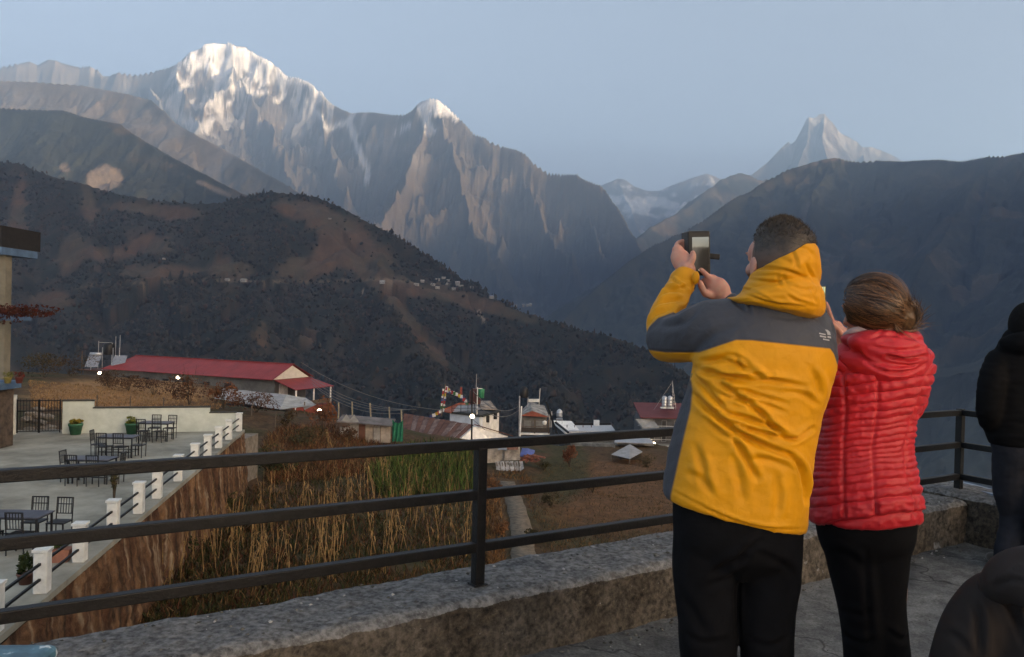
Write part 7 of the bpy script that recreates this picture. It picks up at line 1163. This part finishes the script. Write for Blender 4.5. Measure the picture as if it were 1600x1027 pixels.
# ------------------------------------------------------------------ dark figure at the right edge, and the seated one
def dark_person():
    Y0 = 5.05; Q = lambda x, y, d=0.0: at(x, y, Y0+d); root = person('person', 'person in a black jacket and dark jeans cut off by the right edge', (float(Q(1600, 700)[0]), Y0, 0))
    hc = Q(1604, 508); B, hp, R = head_parts(hc, math.radians(-25), 1.0, 0)
    legL = [Q(1580, 700), Q(1578, 760, .05), Q(1585, 810, .08), Q(1575, 860, .0), Q(1573, 876, -.02)]; legR = [Q(1622, 700), Q(1626, 770, -.05), Q(1630, 820, -.1), Q(1640, 870, -.12), Q(1642, 886, -.12)]
    B += [limb([hp(0, -.03, -.05), hp(0, -.04, -.12), Q(1604, 545)], [.06, .06, .07], 16, 10), loft([(1570, 545, 1636, 545, .07), (1552, 570, 1652, 570, .10), (1555, 640, 1650, 640, .10), (1560, 710, 1645, 710, .10)], 32, 16, .9, Y0), limb(legL, [.085, .08, .06, .05, .045]), limb(legR, [.085, .08, .06, .05, .045]), limb([Q(1556, 565), Q(1548, 610, -.05), Q(1544, 650, -.02), Q(1560, 670, .12), Q(1575, 672, .22)], [.05, .045, .042, .035, .03], 14, 24), limb([Q(1652, 565), Q(1660, 610), Q(1662, 655), Q(1660, 700, .05)], [.05, .045, .04, .03], 14, 20), ball(Q(1578, 672, .26), (.03, .06, .04)), ball(Q(1660, 710, .06), (.03, .04, .06))]
    for k in range(4): B += [hand_chain([Q(1580+k*2, 674, .29), Q(1582+k*2, 676, .33), Q(1583+k*2, 684, .34)], .010, .008), hand_chain([Q(1657+k*2.2, 716, .06), Q(1657+k*2.2, 728, .06), Q(1657+k*2.2, 735, .07)], .010, .008)]
    V, Fq = fuse(B, .008, 3); o = attach(root, 'body', V, Fq, m_skin); set_col(o, np.repeat(SKIN[None]*.8, len(V), 0))
    Hb = ball(hp(0, -.03, .0), np.array((.105, .11, .145)), R, 40, 30).reshape(-1, 3); f_ = (Hb-hc)@R; Hb = Hb[:, :]+0; hh = attach(root, 'hair', np.where((f_[:, 1:2] > .05), hc+(Hb-hc)*.72, Hb), np.array([(i*40+j, i*40+(j+1) % 40, (i+1)*40+(j+1) % 40, (i+1)*40+j) for i in range(29) for j in range(40)]), m_hair2); set_col(hh, np.repeat(np.array([[.008, .007, .007]]), len(Hb), 0))
    J = [loft([(1549, 695, 1652, 697, .13), (1546, 680, 1656, 682, .15), (1544, 640, 1660, 640, .155), (1543, 600, 1662, 600, .155), (1548, 570, 1658, 570, .145), (1560, 548, 1645, 548, .12), (1574, 533, 1632, 533, .10)], 56, 50, .9, Y0), limb([Q(1562, 565), Q(1550, 600, -.05), Q(1546, 645, -.04), Q(1556, 668, .08), Q(1572, 672, .2)], [.085, .082, .076, .065, .055], 22, 30), limb([Q(1648, 565), Q(1660, 610), Q(1664, 655), Q(1662, 695, .05)], [.085, .08, .07, .055], 22, 26), limb([Q(1576, 538, -.06), Q(1604, 536, -.11), Q(1634, 538, -.06)], [.055, .075, .055], 18, 16), limb([Q(1572, 545, 0), Q(1590, 528, 0), Q(1604, 520, 0)], [.06, .08, .09], 18, 12)]
    V, Fq = fuse(J, .010, 6); Nn = normals(V, Fq); V += Nn*(.008*fbm(V[:, 0]*8, V[:, 2]*22, 3, 8))[:, None]; attach(root, 'jacket', V, Fq, cloth('black_down', (.0028, .0028, .0034), .85, .1, 600, 0, spec=.1))
    T = [loft([(1552, 682, 1648, 684, .12), (1553, 705, 1648, 706, .13), (1562, 730, 1640, 730, .10)], 40, 14, .9, Y0), limb(legL, [.105, .10, .085, .078, .075], 22, 30), limb(legR, [.105, .10, .085, .078, .075], 22, 30)]
    V, Fq = fuse(T, .010, 6); Nn = normals(V, Fq); V += Nn*(.006*fbm(V[:, 0]*14, V[:, 2]*18, 3, 9))[:, None]; attach(root, 'jeans', V, Fq, cloth('dark_denim', (.016, .017, .022), .9, .3, 500, 0, spec=.1))
    for q in (legL[-1], legR[-1]):
        V, Fq = fuse([ball((q[0], q[1], .05), (.048, .07, .05)), ball((q[0], q[1]+.1, .04), (.05, .1, .04))], .01, 4); V[:, 2] = np.maximum(V[:, 2], .006); attach(root, 'shoe', V, Fq, bpy.data.materials['dark_shoe'])
dark_person()
def seated():
    Y0 = 1.95; Q = lambda x, y, d=0.0: at(x, y, Y0+d); base = Q(1655, 1000); root = person('person', 'seated person in a dark brown hooded jacket at the bottom right corner', (float(base[0]), Y0, 0)); zs = .44
    hc = Q(1676, 812, .06); B, hp, R = head_parts(hc, math.radians(-15), 1.0, math.radians(-12)); X0 = float(base[0])
    hipL = np.array((X0-.10, Y0+.02, zs+.09)); hipR = np.array((X0+.10, Y0+.02, zs+.09)); kn = [np.array((X0+.3+s*.1, Y0+.36, zs+.07)) for s in (-1, 1)]; ft = [np.array((X0+.3+s*.1, Y0+.36, .09)) for s in (-1, 1)]
    armL = [Q(1556, 945, .02), Q(1525, 985, .02), Q(1500, 1050, .05), Q(1490, 1110, .12), Q(1540, 1120, .32), Q(1580, 1100, .42)]; armR = [Q(1765, 945, .02), Q(1795, 990, .02), Q(1805, 1060, .05), Q(1800, 1110, .14), Q(1750, 1110, .34), Q(1715, 1095, .42)]
    B += [limb([hp(0, -.03, -.05), hp(0, -.04, -.12), Q(1662, 920)], [.06, .06, .07], 16, 10), loft([(1610, 910, 1720, 910, .07), (1560, 945, 1765, 945, .10), (1570, 1050, 1755, 1050, .10), (1575, 1180, 1745, 1180, .11), (1580, 1220, 1740, 1220, .10)], 32, 20, .9, Y0)]
    for i, hpn in enumerate((hipL, hipR)): B += [limb([hpn, (hpn+kn[i])/2, kn[i], (kn[i]+ft[i])/2, ft[i]], [.085, .075, .06, .055, .045], 16, 30)]
    for A in (armL, armR):
        B += [limb(A, [.055, .05, .045, .042, .034, .028], 14, 30), ball(A[-1]+np.array((0, .05, 0)), (.035, .05, .02))]
        for k in range(4): B += [hand_chain([A[-1]+np.array((-.025+.017*k, .09, 0)), A[-1]+np.array((-.026+.018*k, .125, -.004)), A[-1]+np.array((-.026+.018*k, .15, -.02))], .010, .008)]
        B += [hand_chain([A[-1]+np.array((-.03, .03, 0)), A[-1]+np.array((-.05, .06, -.003)), A[-1]+np.array((-.052, .09, -.012))], .012, .009)]
    V, Fq = fuse(B, .008, 3); o = attach(root, 'body', V, Fq, m_skin); set_col(o, np.repeat(SKIN[None]*.8, len(V), 0))
    Hb = ball(hp(0, -.015, .025), np.array((.088, .105, .108)), R, 40, 30).reshape(-1, 3); f_ = (Hb-hc)@R; hh = attach(root, 'hair', np.where((f_[:, 1:2] > .05) & (f_[:, 2:3] < .06), hc+(Hb-hc)*.7, Hb), np.array([(i*40+j, i*40+(j+1) % 40, (i+1)*40+(j+1) % 40, (i+1)*40+j) for i in range(29) for j in range(40)]), m_hair2); set_col(hh, np.repeat(np.array([[.012, .009, .008]]), len(Hb), 0))
    J = [loft([(1560, 1215, 1765, 1215, .14), (1552, 1150, 1772, 1150, .15), (1545, 1050, 1778, 1050, .15), (1546, 980, 1776, 980, .145), (1560, 942, 1762, 942, .13), (1590, 914, 1735, 914, .11), (1620, 895, 1708, 895, .09)], 64, 60, .9, Y0), limb(armL[:5]+[armL[5]], [.082, .080, .074, .068, .056, .046], 24, 40), limb(armR, [.082, .080, .074, .068, .056, .046], 24, 40)]
    V, Fq = fuse(J, .0085, 6); Nn = normals(V, Fq); V = crease(V, Nn, [([(1545, 930), (1570, 935), (1600, 985)], 7, .010), ([(1520, 945), (1530, 965), (1530, 1027)], 8, .014), ([(1560, 920), (1585, 960), (1600, 1010)], 6, .010), ([(1575, 925), (1592, 960), (1605, 1000)], 5, .006), ([(1480, 990), (1500, 1000), (1520, 1027)], 8, .006), ([(1530, 918), (1545, 922), (1558, 930)], 5, .008)]); attach(root, 'jacket', V, Fq, cloth('brown_shell', (.016, .0125, .012), .85, .2, 700, 0, spec=.25))
    V, Fq = fuse([limb([Q(1560, 915, -.02), Q(1590, 902, -.10), Q(1640, 905, -.15), Q(1700, 905, -.14), Q(1750, 915, -.04)], [.045, .065, .08, .075, .05], 22, 30), limb([Q(1590, 890, .0), Q(1640, 880, -.06), Q(1690, 882, -.05), Q(1735, 890, .0)], [.04, .055, .055, .04], 20, 24)], .008, 6); Nn = normals(V, Fq); V = crease(V, Nn, [([(1555, 915), (1580, 905), (1600, 908)], 5, .012), ([(1570, 900), (1590, 893), (1600, 892)], 5, .006)]); attach(root, 'hood', V, Fq, cloth('brown_hood', (.024, .019, .0185), .85, .2, 700, 0, spec=.25), [c for c in root.children if c.name.startswith('jacket')][0])
    T = []
    for i, hpn in enumerate((hipL, hipR)): T.append(limb([hpn, (hpn+kn[i])/2, kn[i], (kn[i]+ft[i])/2, ft[i]+np.array((0, 0, .03))], [.105, .095, .085, .078, .07], 22, 36))
    T.append(ball((X0, Y0+.02, zs+.10), (.19, .15, .11))); V, Fq = fuse(T, .011, 6); attach(root, 'trousers', V, Fq, bpy.data.materials['black_trousers'])
    for f in ft: V, Fq = fuse([ball((f[0], f[1], .05), (.048, .07, .05)), ball((f[0], f[1]+.1, .04), (.05, .1, .04))], .01, 4); V[:, 2] = np.maximum(V[:, 2], .006); attach(root, 'shoe', V, Fq, bpy.data.materials['dark_shoe'])
    st = empty('plastic_stool', (X0, Y0+.02, 0)); tag(st, 'low dark stool under the seated person at the bottom right', 'stool'); q = MB().box((0, 0, zs-.015), (.36, .34, .03)).build('seat', m_wood_ if False else mat('dark_stool', (.03, .025, .02), .7), st)
    for sx in (-.15, .15):
        for sy in (-.14, .14): MB().bar((sx*1.1, sy*1.1, 0), (sx, sy, zs-.03), .03, up=(0, 1, 0)).build('leg', mat('dark_stool', (.03, .025, .02)), st)
seated()
# ================================================================== valley floor and air
o = mesh('ground', np.array([(-12900, -3300, -905.), (12900, -3300, -905.), (12900, 17100, -905.), (-12900, 17100, -905.)]), np.array([[0, 1, 2, 3]]), mat('valley_floor', (.05, .05, .035), 1.0, scale=.003, coords='Object')); tag(o, kind='structure')
mb = MB(); mb.box((0, 6900, 1496), (26000, 20600, 4808))
hz = mb.build('haze', None); tag(hz, 'thin blue morning haze filling the valley', 'haze', None, 'stuff')
m = bpy.data.materials.new('haze_air'); m.use_nodes = True; N = m.node_tree.nodes; N.remove(N['Principled BSDF'])
pv = N.new('ShaderNodeVolumePrincipled'); pv.inputs['Density'].default_value = 1.2e-4; pv.inputs['Color'].default_value = (.31, .56, 1.0, 1); pv.inputs['Anisotropy'].default_value = 0.0
m.node_tree.links.new(pv.outputs[0], N['Material Output'].inputs['Volume']); hz.data.materials.append(m)
